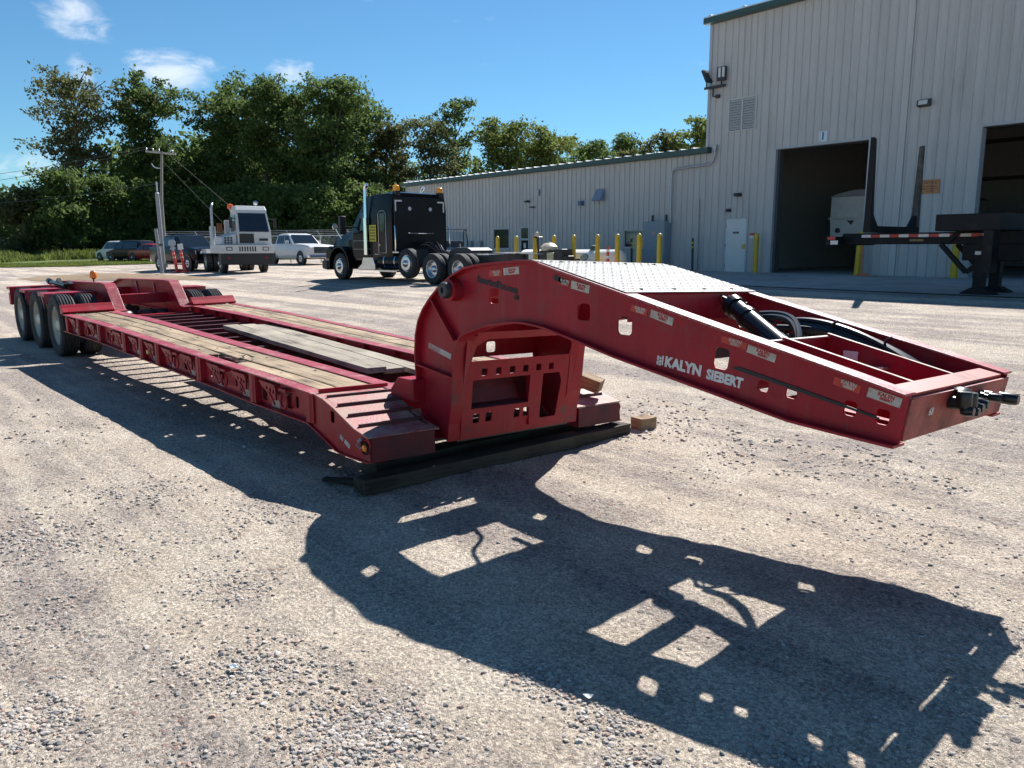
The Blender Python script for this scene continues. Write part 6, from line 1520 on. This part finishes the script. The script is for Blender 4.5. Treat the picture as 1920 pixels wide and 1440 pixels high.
# deep frame with V brace, landing legs
for y in (-.45, .45):
    for a, b_ in (((1.40, 1.12), (2.0, .48)), ((2.0, .48), (2.5, .85)), ((1.5, 1.15), (2.2, 1.75))):
        m = MB(); m.bar((a[0], y, a[1]), (b_[0], y, b_[1]), .08, .10); m.build('brace', KB, KT)
    m = MB(); m.box(2.2, 2.42, y - .1, y + .1, .12, 1.3); m.build('landing_leg', KB, KT)
    m = MB(); m.prism([(1.95, 0), (2.7, 0), (2.45, .14), (2.18, .14)], 'y', y - .16, y + .16); m.build('landing_foot', KB, KT)
m = MB(); m.box(1.9, 7.0, -.5, .5, .75, 1.12); m.build('under_frame', KB, KT, bevel=.02)
m = MB(); m.box(1.55, 2.9, -1.2, 1.2, 1.41, 1.78); m.build('tool_box', KB, KT, bevel=.02)
m = MB(); m.box(2.6, 2.8, -1.25, -.9, .5, 1.41); m.build('support_post', KB, KT)
q = MB(); q.box(2.2, 2.32, -.557, -.551, .88, .96); q.build('reflective_tape', WHITE, KT); q = MB(); q.box(2.32, 2.44, -.557, -.551, .88, .96); q.build('reflective_tape', STICKRED, KT)
for x in (5.0, 6.2):
    for y in (-1.0, 1.0): wheel(KT, x, y, .5, .28, .29, RIM)
# ------------------------------------------------------------------ trees, grass, fence, poles
def leaf_material(name, dark, light):
    m = bpy.data.materials.new(name); m.use_nodes = True; nt = m.node_tree; N, L = nt.nodes, nt.links; N.clear()
    out = N.new('ShaderNodeOutputMaterial'); d = N.new('ShaderNodeBsdfPrincipled'); t = N.new('ShaderNodeBsdfTranslucent'); mx = N.new('ShaderNodeMixShader'); mx.inputs[0].default_value = .42
    g = N.new('ShaderNodeNewGeometry'); r = N.new('ShaderNodeMix'); r.data_type = 'RGBA'; r.inputs['A'].default_value = (*dark, 1); r.inputs['B'].default_value = (*light, 1)
    n = N.new('ShaderNodeTexNoise'); n.inputs['Scale'].default_value = .35; L.new(g.outputs['Position'], n.inputs['Vector'])
    a = N.new('ShaderNodeMath'); a.operation = 'MULTIPLY_ADD'; L.new(g.outputs['Random Per Island'], a.inputs[0]); a.inputs[1].default_value = .6; a.inputs[2].default_value = -.3
    b_ = N.new('ShaderNodeMath'); b_.operation = 'ADD'; b_.use_clamp = True; L.new(a.outputs[0], b_.inputs[0]); L.new(n.outputs['Fac'], b_.inputs[1]); L.new(b_.outputs[0], r.inputs['Factor'])
    L.new(r.outputs['Result'], d.inputs['Base Color']); d.inputs['Roughness'].default_value = .7; d.inputs['Specular IOR Level'].default_value = .15
    h = N.new('ShaderNodeHueSaturation'); h.inputs['Value'].default_value = 1.5; h.inputs['Hue'].default_value = .48; L.new(r.outputs['Result'], h.inputs['Color']); L.new(h.outputs[0], t.inputs['Color'])
    L.new(d.outputs[0], mx.inputs[1]); L.new(t.outputs[0], mx.inputs[2]); L.new(mx.outputs[0], out.inputs['Surface'])
    return m
LEAF_A = leaf_material('leaf_deep_green', (.046, .080, .024), (.110, .170, .048))
LEAF_B = leaf_material('leaf_olive', (.055, .070, .028), (.12, .135, .055))
LEAF_C = leaf_material('leaf_bright_green', (.065, .10, .024), (.15, .19, .050))
BARK = mat('bark', (.10, .082, .062), rough=.95, var=.3, nscale=5, bump=.5, bscale=12)
def leaf_cloud(centers, radii, counts, size, r):
    V = []; 
    for c, rad, n in zip(centers, radii, counts):
        d = r.normal(size=(n, 3)); d /= np.linalg.norm(d, axis=1)[:, None]
        q = (r.random(n) ** .45 * (1 + .35 * r.normal(size=n).clip(-1, 2)))[:, None] * d * np.array(rad) + np.array(c)
        q[:, 2] -= .08 * np.abs(r.normal(size=n)) * rad[2]
        u = r.normal(size=(n, 3)); u /= np.linalg.norm(u, axis=1)[:, None]
        w = np.cross(u, r.normal(size=(n, 3))); w /= np.linalg.norm(w, axis=1)[:, None]
        s = (size * (.6 + .8 * r.random(n)))[:, None]
        V.append(np.stack([q - u * s, q - w * s * .55, q + u * s, q + w * s * .55], 1))
    V = np.concatenate(V).reshape(-1, 3); F = np.arange(len(V)).reshape(-1, 4)
    return V, F
def tree(name, label, x, y, h, cw, base, seed, leaf, style='full', n_leaf=6500, size=.2, group='trees behind the yard', cat='tree', z0=None):
    """h height, cw crown half-width, base = height where the crown starts"""
    r = np.random.default_rng(seed); z = .3 if z0 is None else z0
    e = thing(name, label, cat, (x, y, z), 0, group)
    m = MB(); lean = r.normal(size=2) * .03 * h
    tp = [(0, 0, -.3), (lean[0] * .3, lean[1] * .3, h * .3), (lean[0] * .7, lean[1] * .7, h * .6), (lean[0], lean[1], h * .9)]
    tr = max(.10, h * .016); m.tube(tp, [tr * 1.25, tr, tr * .65, tr * .15], 7)
    nb = {'full': 34, 'open': 26, 'thin': 26, 'bush': 22}[style]
    C_, Rd = [], []
    for k in range(nb):
        f = (k + .5) / nb; t = f ** .85; zc = base + (h - base) * t
        env = {'full': math.sin(math.pi * min(1, .24 + .64 * t)) ** .5, 'open': (.40 + .85 * t) * (1 - max(0, t - .72) * 2.6), 'thin': .75 * (1 - .55 * t) + .25 * math.sin(t * 11), 'bush': math.sqrt(max(.05, 1 - t * t * .85))}[style]
        a = r.random() * 6.283 + k * 2.4; q = cw * env * (.45 + .60 * r.random())
        end = np.array([lean[0] * t + q * math.cos(a), lean[1] * t + q * math.sin(a), min(zc + .10 * q, h)])
        zs = max(base * .6, zc - .45 * q - .05 * h); fr = min(.9, max(0.05, zs / h))
        p0 = np.array([lean[0] * fr, lean[1] * fr, zs]); mid = (p0 + end) / 2 + np.array([0, 0, .06 * q]) + r.normal(size=3) * .06 * q
        m.tube([tuple(p0), tuple(mid), tuple(end)], [tr * .42 * (1 - .5 * t), tr * .25, .02], 5, caps=False)
        ns = {'full': 7, 'open': 6, 'thin': 4, 'bush': 7}[style]
        for j in range(ns):
            u = .25 + .75 * (j + r.random()) / ns
            c = (1 - u) ** 2 * p0 + 2 * u * (1 - u) * mid + u * u * end + r.normal(size=3) * np.array([.14, .14, .10]) * cw
            sp = cw * {'full': .20, 'open': .17, 'thin': .17, 'bush': .24}[style] * (.55 + .8 * r.random())
            if c[2] > h: c[2] = h - .3 * r.random()
            C_.append(tuple(c)); Rd.append((sp * (.8 + .6 * r.random()), sp * (.8 + .6 * r.random()), sp * .6))
            if j % 2 == 0 and style != 'bush':
                m.tube([tuple(mid * .4 + c * .6 - np.array([0, 0, .2])), tuple(c)], [.03, .012], 4, caps=False)
    m.build('trunk', BARK, e)
    w = np.array([q[0] * q[1] for q in Rd]); cnt = np.maximum(12, (n_leaf * w / w.sum()).astype(int))
    V, F = leaf_cloud(C_, Rd, cnt, size, r)
    mkobj('crown', np_mesh('crown', V, F), leaf, e)
    return e
TREES = [  # name, label, px-independent world place, height, crown half-width, crown base, leaf, style, leaves, size
    ('oak_tree', 'tall open-crowned tree leaning out at the far left of the tree line', -99.0, 20.4, 21.2, 6.4, 9.5, LEAF_B, 'open', 5000, .27),
    ('oak_tree', 'broad dark tree right behind the utility pole', -100.4, 30.0, 21.8, 5.2, 5.0, LEAF_A, 'full', 8500, .30),
    ('oak_tree', 'tall dark tree standing above the black pickup', -98.4, 36.4, 21.6, 5.0, 5.0, LEAF_A, 'full', 8000, .30),
    ('oak_tree', 'dense tree rising above the yard tractor cab', -87.9, 38.4, 20.9, 5.4, 4.5, LEAF_A, 'full', 8500, .28),
    ('oak_tree', 'tallest rounded tree left of the semi tractor', -78.6, 41.6, 20.4, 5.8, 4.5, LEAF_A, 'full', 9500, .28),
    ('oak_tree', 'dark rounded tree directly above the semi tractor hood', -80.7, 45.3, 19.2, 4.8, 4.0, LEAF_A, 'full', 8000, .29),
    ('oak_tree', 'dark tree filling the line between the two tall trees left of the yard tractor', -93.5, 37.5, 20.0, 5.0, 5.0, LEAF_A, 'full', 8000, .30),
    ('oak_tree', 'dark tree between the yard tractor tree and the tallest rounded tree', -84.0, 41.5, 19.6, 5.0, 5.0, LEAF_A, 'full', 8000, .30),
    ('oak_tree', 'lower olive tree behind the semi tractor sleeper', -82.4, 50.9, 16.8, 4.2, 4.0, LEAF_B, 'full', 6500, .28),
    ('oak_tree', 'thin olive tree behind the left end of the wing roof', -77.1, 54.1, 16.6, 4.4, 4.0, LEAF_B, 'full', 3600, .26),
    ('oak_tree', 'slender ragged tree standing clear above the wing roof', -78.3, 59.4, 19.8, 4.2, 6.0, LEAF_A, 'open', 3600, .28),
    ('oak_tree', 'bright green sunlit tree behind the middle of the wing roof', -61.7, 54.3, 14.8, 4.6, 4.0, LEAF_C, 'full', 6500, .26),
    ('oak_tree', 'second bright green tree right of the tallest one behind the wing', -58.9, 57.2, 14.0, 4.0, 4.0, LEAF_C, 'full', 5200, .26),
    ('oak_tree', 'small rounded far tree above the middle of the wing roof', -72.4, 77.6, 15.6, 4.4, 4.0, LEAF_A, 'full', 5000, .30),
    ('oak_tree', 'far tree left of the pair beside the tall warehouse corner', -74.7, 90.3, 17.6, 4.8, 4.0, LEAF_A, 'full', 5000, .32),
    ('oak_tree', 'far tree in the middle of the row by the tall warehouse corner', -70.2, 92.4, 17.6, 4.6, 4.0, LEAF_B, 'full', 5000, .32),
    ('oak_tree', 'far bright tree just left of the tall warehouse corner', -65.0, 93.6, 19.2, 4.8, 4.0, LEAF_C, 'full', 5000, .32),
    ('oak_tree', 'low far tree filling the gap above the wing roof between the rounded far trees', -73.6, 84.0, 14.6, 4.6, 3.0, LEAF_B, 'full', 5000, .32),
    ('oak_tree', 'far low tree peeping between the two bright trees and the small rounded one', -67.0, 68.0, 12.8, 4.0, 3.0, LEAF_A, 'full', 4500, .30),
    ('oak_tree', 'distant dark tree at the left edge above the grey container', -146, 18.0, 11.0, 6.5, 1.5, LEAF_A, 'bush', 3500, .36),
]
for k, (nm, lab, x, y, h, cw, base, lf, st, nl, sz) in enumerate(TREES):
    tree(nm, lab, x, y, h, cw, base, 100 + k, lf, st, int(nl * 1.75), sz * .74)
# understorey
US = [(-93, 13.2, 7.5, 4.2, 'low olive understorey tree at the left end of the tree line', LEAF_B), (-90, 16.5, 9.5, 4.0, 'bushy understorey tree beneath the open-crowned tree', LEAF_A), (-91, 21.5, 8.6, 4.0, 'dark understorey tree right of the open-crowned trunk', LEAF_A), (-90, 26, 8.5, 4.2, 'dark understorey tree behind the red sedan', LEAF_A),
      (-88, 30.5, 8.0, 4.2, 'dark understorey tree behind the black pickup', LEAF_A), (-83, 33, 8.0, 4.2, 'dark understorey tree behind the yard tractor', LEAF_A), (-77, 34.5, 7.6, 4.2, 'dark understorey tree between the yard tractor and white pickup', LEAF_A), (-73, 37, 7.6, 4.0, 'dark understorey tree behind the white pickup', LEAF_A), (-73, 42, 8.0, 4.4, 'dark understorey tree left of the semi tractor cab', LEAF_A), (-73, 47, 8.0, 4.4, 'dark understorey tree behind the semi tractor cab', LEAF_A), (-70, 51, 8.2, 4.4, 'dark understorey tree at the end of the wing wall', LEAF_A)]
for k, (x, y, h, cw, lab, lf) in enumerate(US):
    tree('understorey_tree', lab, x, y, h, cw, .6, 300 + k, lf, 'bush', 7500, .21, 'understorey along the tree line')
# deep shade of the wood behind the first row
r = np.random.default_rng(5); cs, rs, ct = [], [], []
for k in range(110):
    t = r.random(); x = -112 + 28 * t + r.normal() * 3; y = 8 + 56 * t + r.normal() * 3
    cs.append((x - 9, y + 5, 1.2 + (4.5 if t < .30 else 12.5) * r.random())); rs.append((4.5, 4.5, 3.5)); ct.append(700)
for k in range(60):     # the wood goes on round the yard to the left
    t = r.random(); cs.append((-150 + 18 * r.random() - 30 * (1 - t), -130 + 138 * t, 1 + 9 * r.random() ** 1.3)); rs.append((7, 7, 4)); ct.append(320)
V, F = leaf_cloud(cs, rs, ct, .42, r)
tag(mkobj('woodland', np_mesh('woodland', V, F), LEAF_A), 'dark mass of woodland filling the gaps behind the tree line', 'woodland', kind='stuff')
# grass verge and weeds
GRASS = mat('grass_ground', (.10, .135, .028), rough=.95, var=.35, nscale=2.2, dirt=(.19, .17, .07), dirt_amt=.2, dscale=.8, bump=.6, bscale=25)
m = MB(); EDGE = [(-67, 3.0), (-64.6, 6.3), (-56.5, 9.8), (-55.0, 13.0), (-54.7, 14.3), (-56, 19), (-58, 26), (-60, 40)]
vs = []
for (x, y) in EDGE:
    for d in (0, 6, 14, 26, 60): vs.append((x - d, y, zg(y) + .03))
m.add(vs, [(i * 5 + j, (i + 1) * 5 + j, (i + 1) * 5 + j + 1, i * 5 + j + 1) for i in range(len(EDGE) - 1) for j in range(4)])
tag(m.build('grass_verge', GRASS), kind='structure')
def blades(name, label, X, Y, H, w, m_, seed):
    r = np.random.default_rng(seed); n = len(X); a = r.random(n) * 3.14; Z = np.interp(Y, [-1e4, 1.2, 3, 11, 20], [0, 0, .05, .42, .62]) + .02
    dx, dy = np.cos(a) * w, np.sin(a) * w; lx, ly = r.normal(size=n) * H * .25, r.normal(size=n) * H * .25
    V = np.stack([np.stack([X - dx, Y - dy, Z], 1), np.stack([X + dx, Y + dy, Z], 1), np.stack([X + lx + dx * .3, Y + ly + dy * .3, Z + H], 1), np.stack([X + lx - dx * .3, Y + ly - dy * .3, Z + H], 1)], 1).reshape(-1, 3)
    o = mkobj(name, np_mesh(name, V, np.arange(len(V)).reshape(-1, 4)), m_); return tag(o, label, name.replace('_', ' '), kind='stuff')
n = 26000; t = r.random(n); ey = 3.5 + 22 * t; ex = np.interp(ey, [e_[1] for e_ in EDGE], [e_[0] for e_ in EDGE]) - .1 - 14 * r.random(n) ** 1.5
blades('grass', 'short mown green grass of the verge beyond the yard', ex, ey, .05 + .10 * r.random(n), .025, LEAF_C, 41)
n = 9000; t = r.random(n); X = -77 - 8 * r.random(n) - 4 * t; Y = 4 + 14.5 * t
clump = value_noise(X, Y, .5, 12); k_ = r.random(n) < clump * 1.2
blades('weeds', 'tall rough weeds and grass before the left trees', X[k_], Y[k_], (.35 + .9 * r.random(n) * clump)[k_], .05, LEAF_C, 42)
# bare brown earth by the pole
m = MB(); ring = []
for k in range(40):
    a = 2 * math.pi * k / 40; q = 1 + .18 * math.sin(3 * a + 1) + .1 * math.sin(7 * a); px_, py_ = -36.5 + 7.5 * q * math.cos(a) * .9 + 1.2 * q * math.sin(a), 6.6 + 2.1 * q * math.sin(a) + 1.6 * q * math.cos(a)
    ring.append((px_, py_))
vs = [(-36.5, 6.6, zg(6.6) + .22)] + [((x - 36.5 * 0) * .5 + -36.5 * .5, y * .5 + 3.3, zg(y * .5 + 3.3) + .16) for x, y in ring] + [(x, y, zg(y) + .008) for x, y in ring]
m.add(vs, [(0, 1 + k, 1 + (k + 1) % 40) for k in range(40)] + [(1 + k, 41 + k, 41 + (k + 1) % 40, 1 + (k + 1) % 40) for k in range(40)], True)
tag(m.build('earth_patch', mat('brown_earth', (.25, .17, .10), rough=.95, var=.25, nscale=2, bump=.4, bscale=30)), kind='structure')

# utility pole, wires, posts
UP = thing('utility_pole', 'tall thin utility pole with a crossarm before the tree line', 'pole', (-46.2, 12.3, zg(12.3)), 0)
m = MB(); m.tube([(0, 0, -.2), (-.25, .1, 4), (-.75, .5, 7.0)], [.105, .09, .07], 10); m.build('pole_shaft', mat('weathered_pole', (.23, .21, .18), rough=.9, var=.2), UP)
m = MB(); m.bar((-1.35, -.25, 7.02), (-.2, 1.15, 6.85), .08, .10); m.build('crossarm', mat('weathered_arm', (.38, .36, .33), rough=.9), UP)
for f in (.03, .25, .45, .9):
    p = Vector((-1.35, -.25, 7.09)).lerp(Vector((-.2, 1.15, 6.92)), f); q = MB(); q.lathe([(.03, 0), (.05, .04), (.03, .08), (.05, .12), (.02, .16)], p, 'z', 8); q.build('insulator', GALV, UP)
m = MB(); m.tube(smooth_path([(-.75, .4, 6.0), (-1.1, .1, 6.05), (-1.2, 0, 6.3)]), .03, 6); m.tube([(-.9, .1, 5.2), (-.9, .1, 4.6)], .05, 6); m.build('pole_hardware', GALV, UP)
WIREM = mat('wire_black', (.03, .03, .03), rough=.6)
def wire(name, label, a, b_, sag, rad, group=None):
    a, b_ = Vector(a), Vector(b_); P = []
    for k in range(13):
        t = k / 12; p = a.lerp(b_, t); p.z -= sag * 4 * t * (1 - t); P.append(p)
    m = MB(); m.tube(P, rad, 4); return tag(m.build(name, WIREM), label, 'wire', group)
wire('power_wire', 'uppermost power wire running left from the crossarm', (-47.5, 12.1, 7.75), (-118, 3, 9.6), .7, .016, 'power wires')
wire('power_wire', 'middle power wire running left from the crossarm', (-47.3, 12.4, 7.7), (-118, 3, 8.7), .8, .016, 'power wires')
wire('power_wire', 'lowest power wire running left from the utility pole', (-46.9, 12.7, 5.6), (-118, 3, 7.2), .8, .016, 'power wires')
wire('guy_wire', 'left guy wire sloping down right of the utility pole', (-46.9, 12.7, 7.0), (-45.5, 16.6, 2.3), 0, .006, 'guy wires'); wire('guy_wire', 'right guy wire sloping down from the crossarm', (-46.6, 13.2, 7.2), (-45.5, 18.6, 2.3), 0, .006, 'guy wires')
SP = thing('steel_post', 'thick grey steel post standing before the utility pole', 'post', (-38.6, 9.75, zg(9.7)), 0)
m = MB(); m.tube([(0, 0, -.1), (-.12, -.02, 4.05)], .095, 14); m.build('post_shaft', mat('dull_grey_post', (.30, .31, .32), rough=.7, var=.1), SP); m = MB(); m.lathe([(.11, 0), (.05, .05), (0, .06)], (-.12, -.02, 4.05), 'z', 14); m.build('post_cap', GALV, SP)
SQ = thing('gate_post', 'short leaning grey gate post beside the orange markers', 'post', (-37.7, 9.35, zg(9.3)), 0)
m = MB(); m.tube([(0, 0, -.1), (-.20, -.08, 2.25)], .085, 12); m.build('post_shaft', mat('old_grey_post', (.28, .29, .29), rough=.7), SQ); m = MB(); m.bar((-.1, -.02, 1.45), (.12, .1, 1.45), .06, .1); m.build('hinge_strap', STEELDK, SQ)
HV = mat('hi_vis_red', (.78, .045, .04), rough=.5)
for (x, y, sh, lab) in ((-37.55, 10.05, 'round', 'orange marker tube with a round grey sign, left of the two'), (-37.0, 10.25, 'square', 'orange marker tube with a square white sign, right of the two')):
    e = thing('marker_tube', lab, 'marker', (x, y, zg(y)), 0, 'orange marker tubes'); e.rotation_euler = (R(3), R(-11), 0)
    m = MB(); m.lathe([(.20, 0), (.19, .06), (.075, .08), (.065, 1.12), (.03, 1.14)], axis='z', n=14); m.build('tube', HV, e)
    for z in (.75, .95):
        q = MB(); q.lathe([(.0705, z), (.0695, z + .07)], axis='z', n=14); q.build('band', mat('band_pink', (.8, .4, .35), rough=.5), e)
    m = MB(); M = Matrix.Rotation(R(-50), 3, 'Z')
    if sh == 'round':
        m2 = MB(); m2.lathe([(.19, -.008), (.19, .008)], (0, 0, 0), 'x', 22); m2.v = [tuple(Matrix.Rotation(R(-35), 3, 'Z') @ Vector(v) + Vector((.05, 0, 1.52))) for v in m2.v]; m2.build('sign_face', mat('sign_grey', (.40, .41, .44), rough=.5), e)
        m3 = MB(); m3.obox((.05, 0, 1.24), (.016, .22, .22), Matrix.Rotation(R(-35), 3, 'Z') @ Matrix.Rotation(R(45), 3, 'X')); m3.build('sign_face', mat('sign_grey', (.40, .41, .44)), e)
    else:
        m2 = MB(); m2.obox((.05, 0, 1.32), (.016, .26, .30), Matrix.Rotation(R(-35), 3, 'Z')); m2.build('sign_face', WHITE, e)

# chain link fence
FE = thing('chain_link_fence', 'grey chain link fence with barbed wire behind the parked pickups', 'fence', (-46, 17, 0), 0)
A_, B_ = Vector((-50.5, 13.9, .5)), Vector((-41.0, 24.6, .62)); Lf = (B_ - A_).length; df = (B_ - A_).normalized()
nf = 7
for k in range(nf + 1):
    p = A_ + df * Lf * k / nf - Vector((-46, 17, 0)); m = MB(); m.tube([p, p + Vector((0, 0, 1.85))], .04, 8); m.tube([p + Vector((0, 0, 1.85)), p + Vector((-.22, -.12, 2.2))], .025, 6); m.build('post', GALV, FE)
o0 = A_ - Vector((-46, 17, 0)); o1 = B_ - Vector((-46, 17, 0))
m = MB(); m.tube([o0 + Vector((0, 0, 1.83)), o1 + Vector((0, 0, 1.83))], .028, 6); m.build('top_rail', GALV, FE)
for k in range(3):
    m = MB(); d_ = Vector((-.07 * (k + 1), -.04 * (k + 1), 1.86 + .11 * (k + 1))); m.tube([o0 + d_, o1 + d_], .012, 4); m.build('barbed_wire', GALV, FE)
m = MB(); s_ = .09; nn = int(Lf / s_)
for k in range(-20, nn):
    for sg in (1, -1):
        a0 = k * s_ if sg > 0 else k * s_ + 1.8; t0, t1 = a0, a0 + sg * 1.8
        z0_, z1_ = 0.02, 1.82
        if min(t0, t1) < 0 or max(t0, t1) > Lf: continue
        p, q = o0 + df * t0 + Vector((0, 0, z0_)), o0 + df * t1 + Vector((0, 0, z1_)); w = df * .004
        m.add([p - w, p + w, q + w, q - w], [(0, 1, 2, 3)])
ff = m.build('wire_fabric', GALV, FE); ff['kind'] = 'stuff'
# container far left
CN = thing('shipping_container', 'pale grey ribbed container at the far left edge of the yard', 'container', (-112, 11.5, .4), R(50))
CM = mat('container_grey', (.50, .50, .50), rough=.6, var=.1)
for k in range(16):
    y = -3.2 + k * .4; m = MB(); m.prism([(-1.2, 0), (1.2, 0), (1.2, 2.6), (-1.2, 2.6)], 'y', y, y + .30); m.prism([(-1.15, .02), (1.15, .02), (1.15, 2.58), (-1.15, 2.58)], 'y', y + .30, y + .4); m.build('ribbed_panel', CM, CN)
m = MB(); m.box(-1.25, 1.25, -3.25, 3.25, 2.601, 2.68); m.build('roof_rail', mat('container_light', (.62, .62, .6), rough=.5), CN)
# litter by the camera: scrap of paper, broken bit of wood
for (x, y, s_, lab, mm, nm) in ((2.62, -1.95, .022, 'crumpled scrap of white paper on the gravel at the lower left', WHITE, 'paper_scrap'), (1.55, -2.85, .022, 'pale blue-grey scrap on the gravel near the left edge', mat('scrap_blue', (.5, .56, .6), rough=.6), 'paper_scrap')):
    m = MB(); P = [(x + random.uniform(-s_, s_), y + random.uniform(-s_, s_), .004 + random.uniform(.004, .022)) for _ in range(9)]
    vs = [(x + i * s_ * .7, y + j * s_ * .6, .012 + random.uniform(0, .012)) for i in (-1, 0, 1) for j in (-1, 0, 1)]; vs += [(a, b_, c - .002) for a, b_, c in vs]
    fs = [(i * 3 + j, (i + 1) * 3 + j, (i + 1) * 3 + j + 1, i * 3 + j + 1) for i in range(2) for j in range(2)]; fs += [tuple(9 + q for q in reversed(f)) for f in fs]
    fs += [(0, 1, 10, 9), (1, 2, 11, 10), (2, 5, 14, 11), (5, 8, 17, 14), (8, 7, 16, 17), (7, 6, 15, 16), (6, 3, 12, 15), (3, 0, 9, 12)]
    m.add(vs, fs); tag(m.build(nm, mm), lab, 'litter')
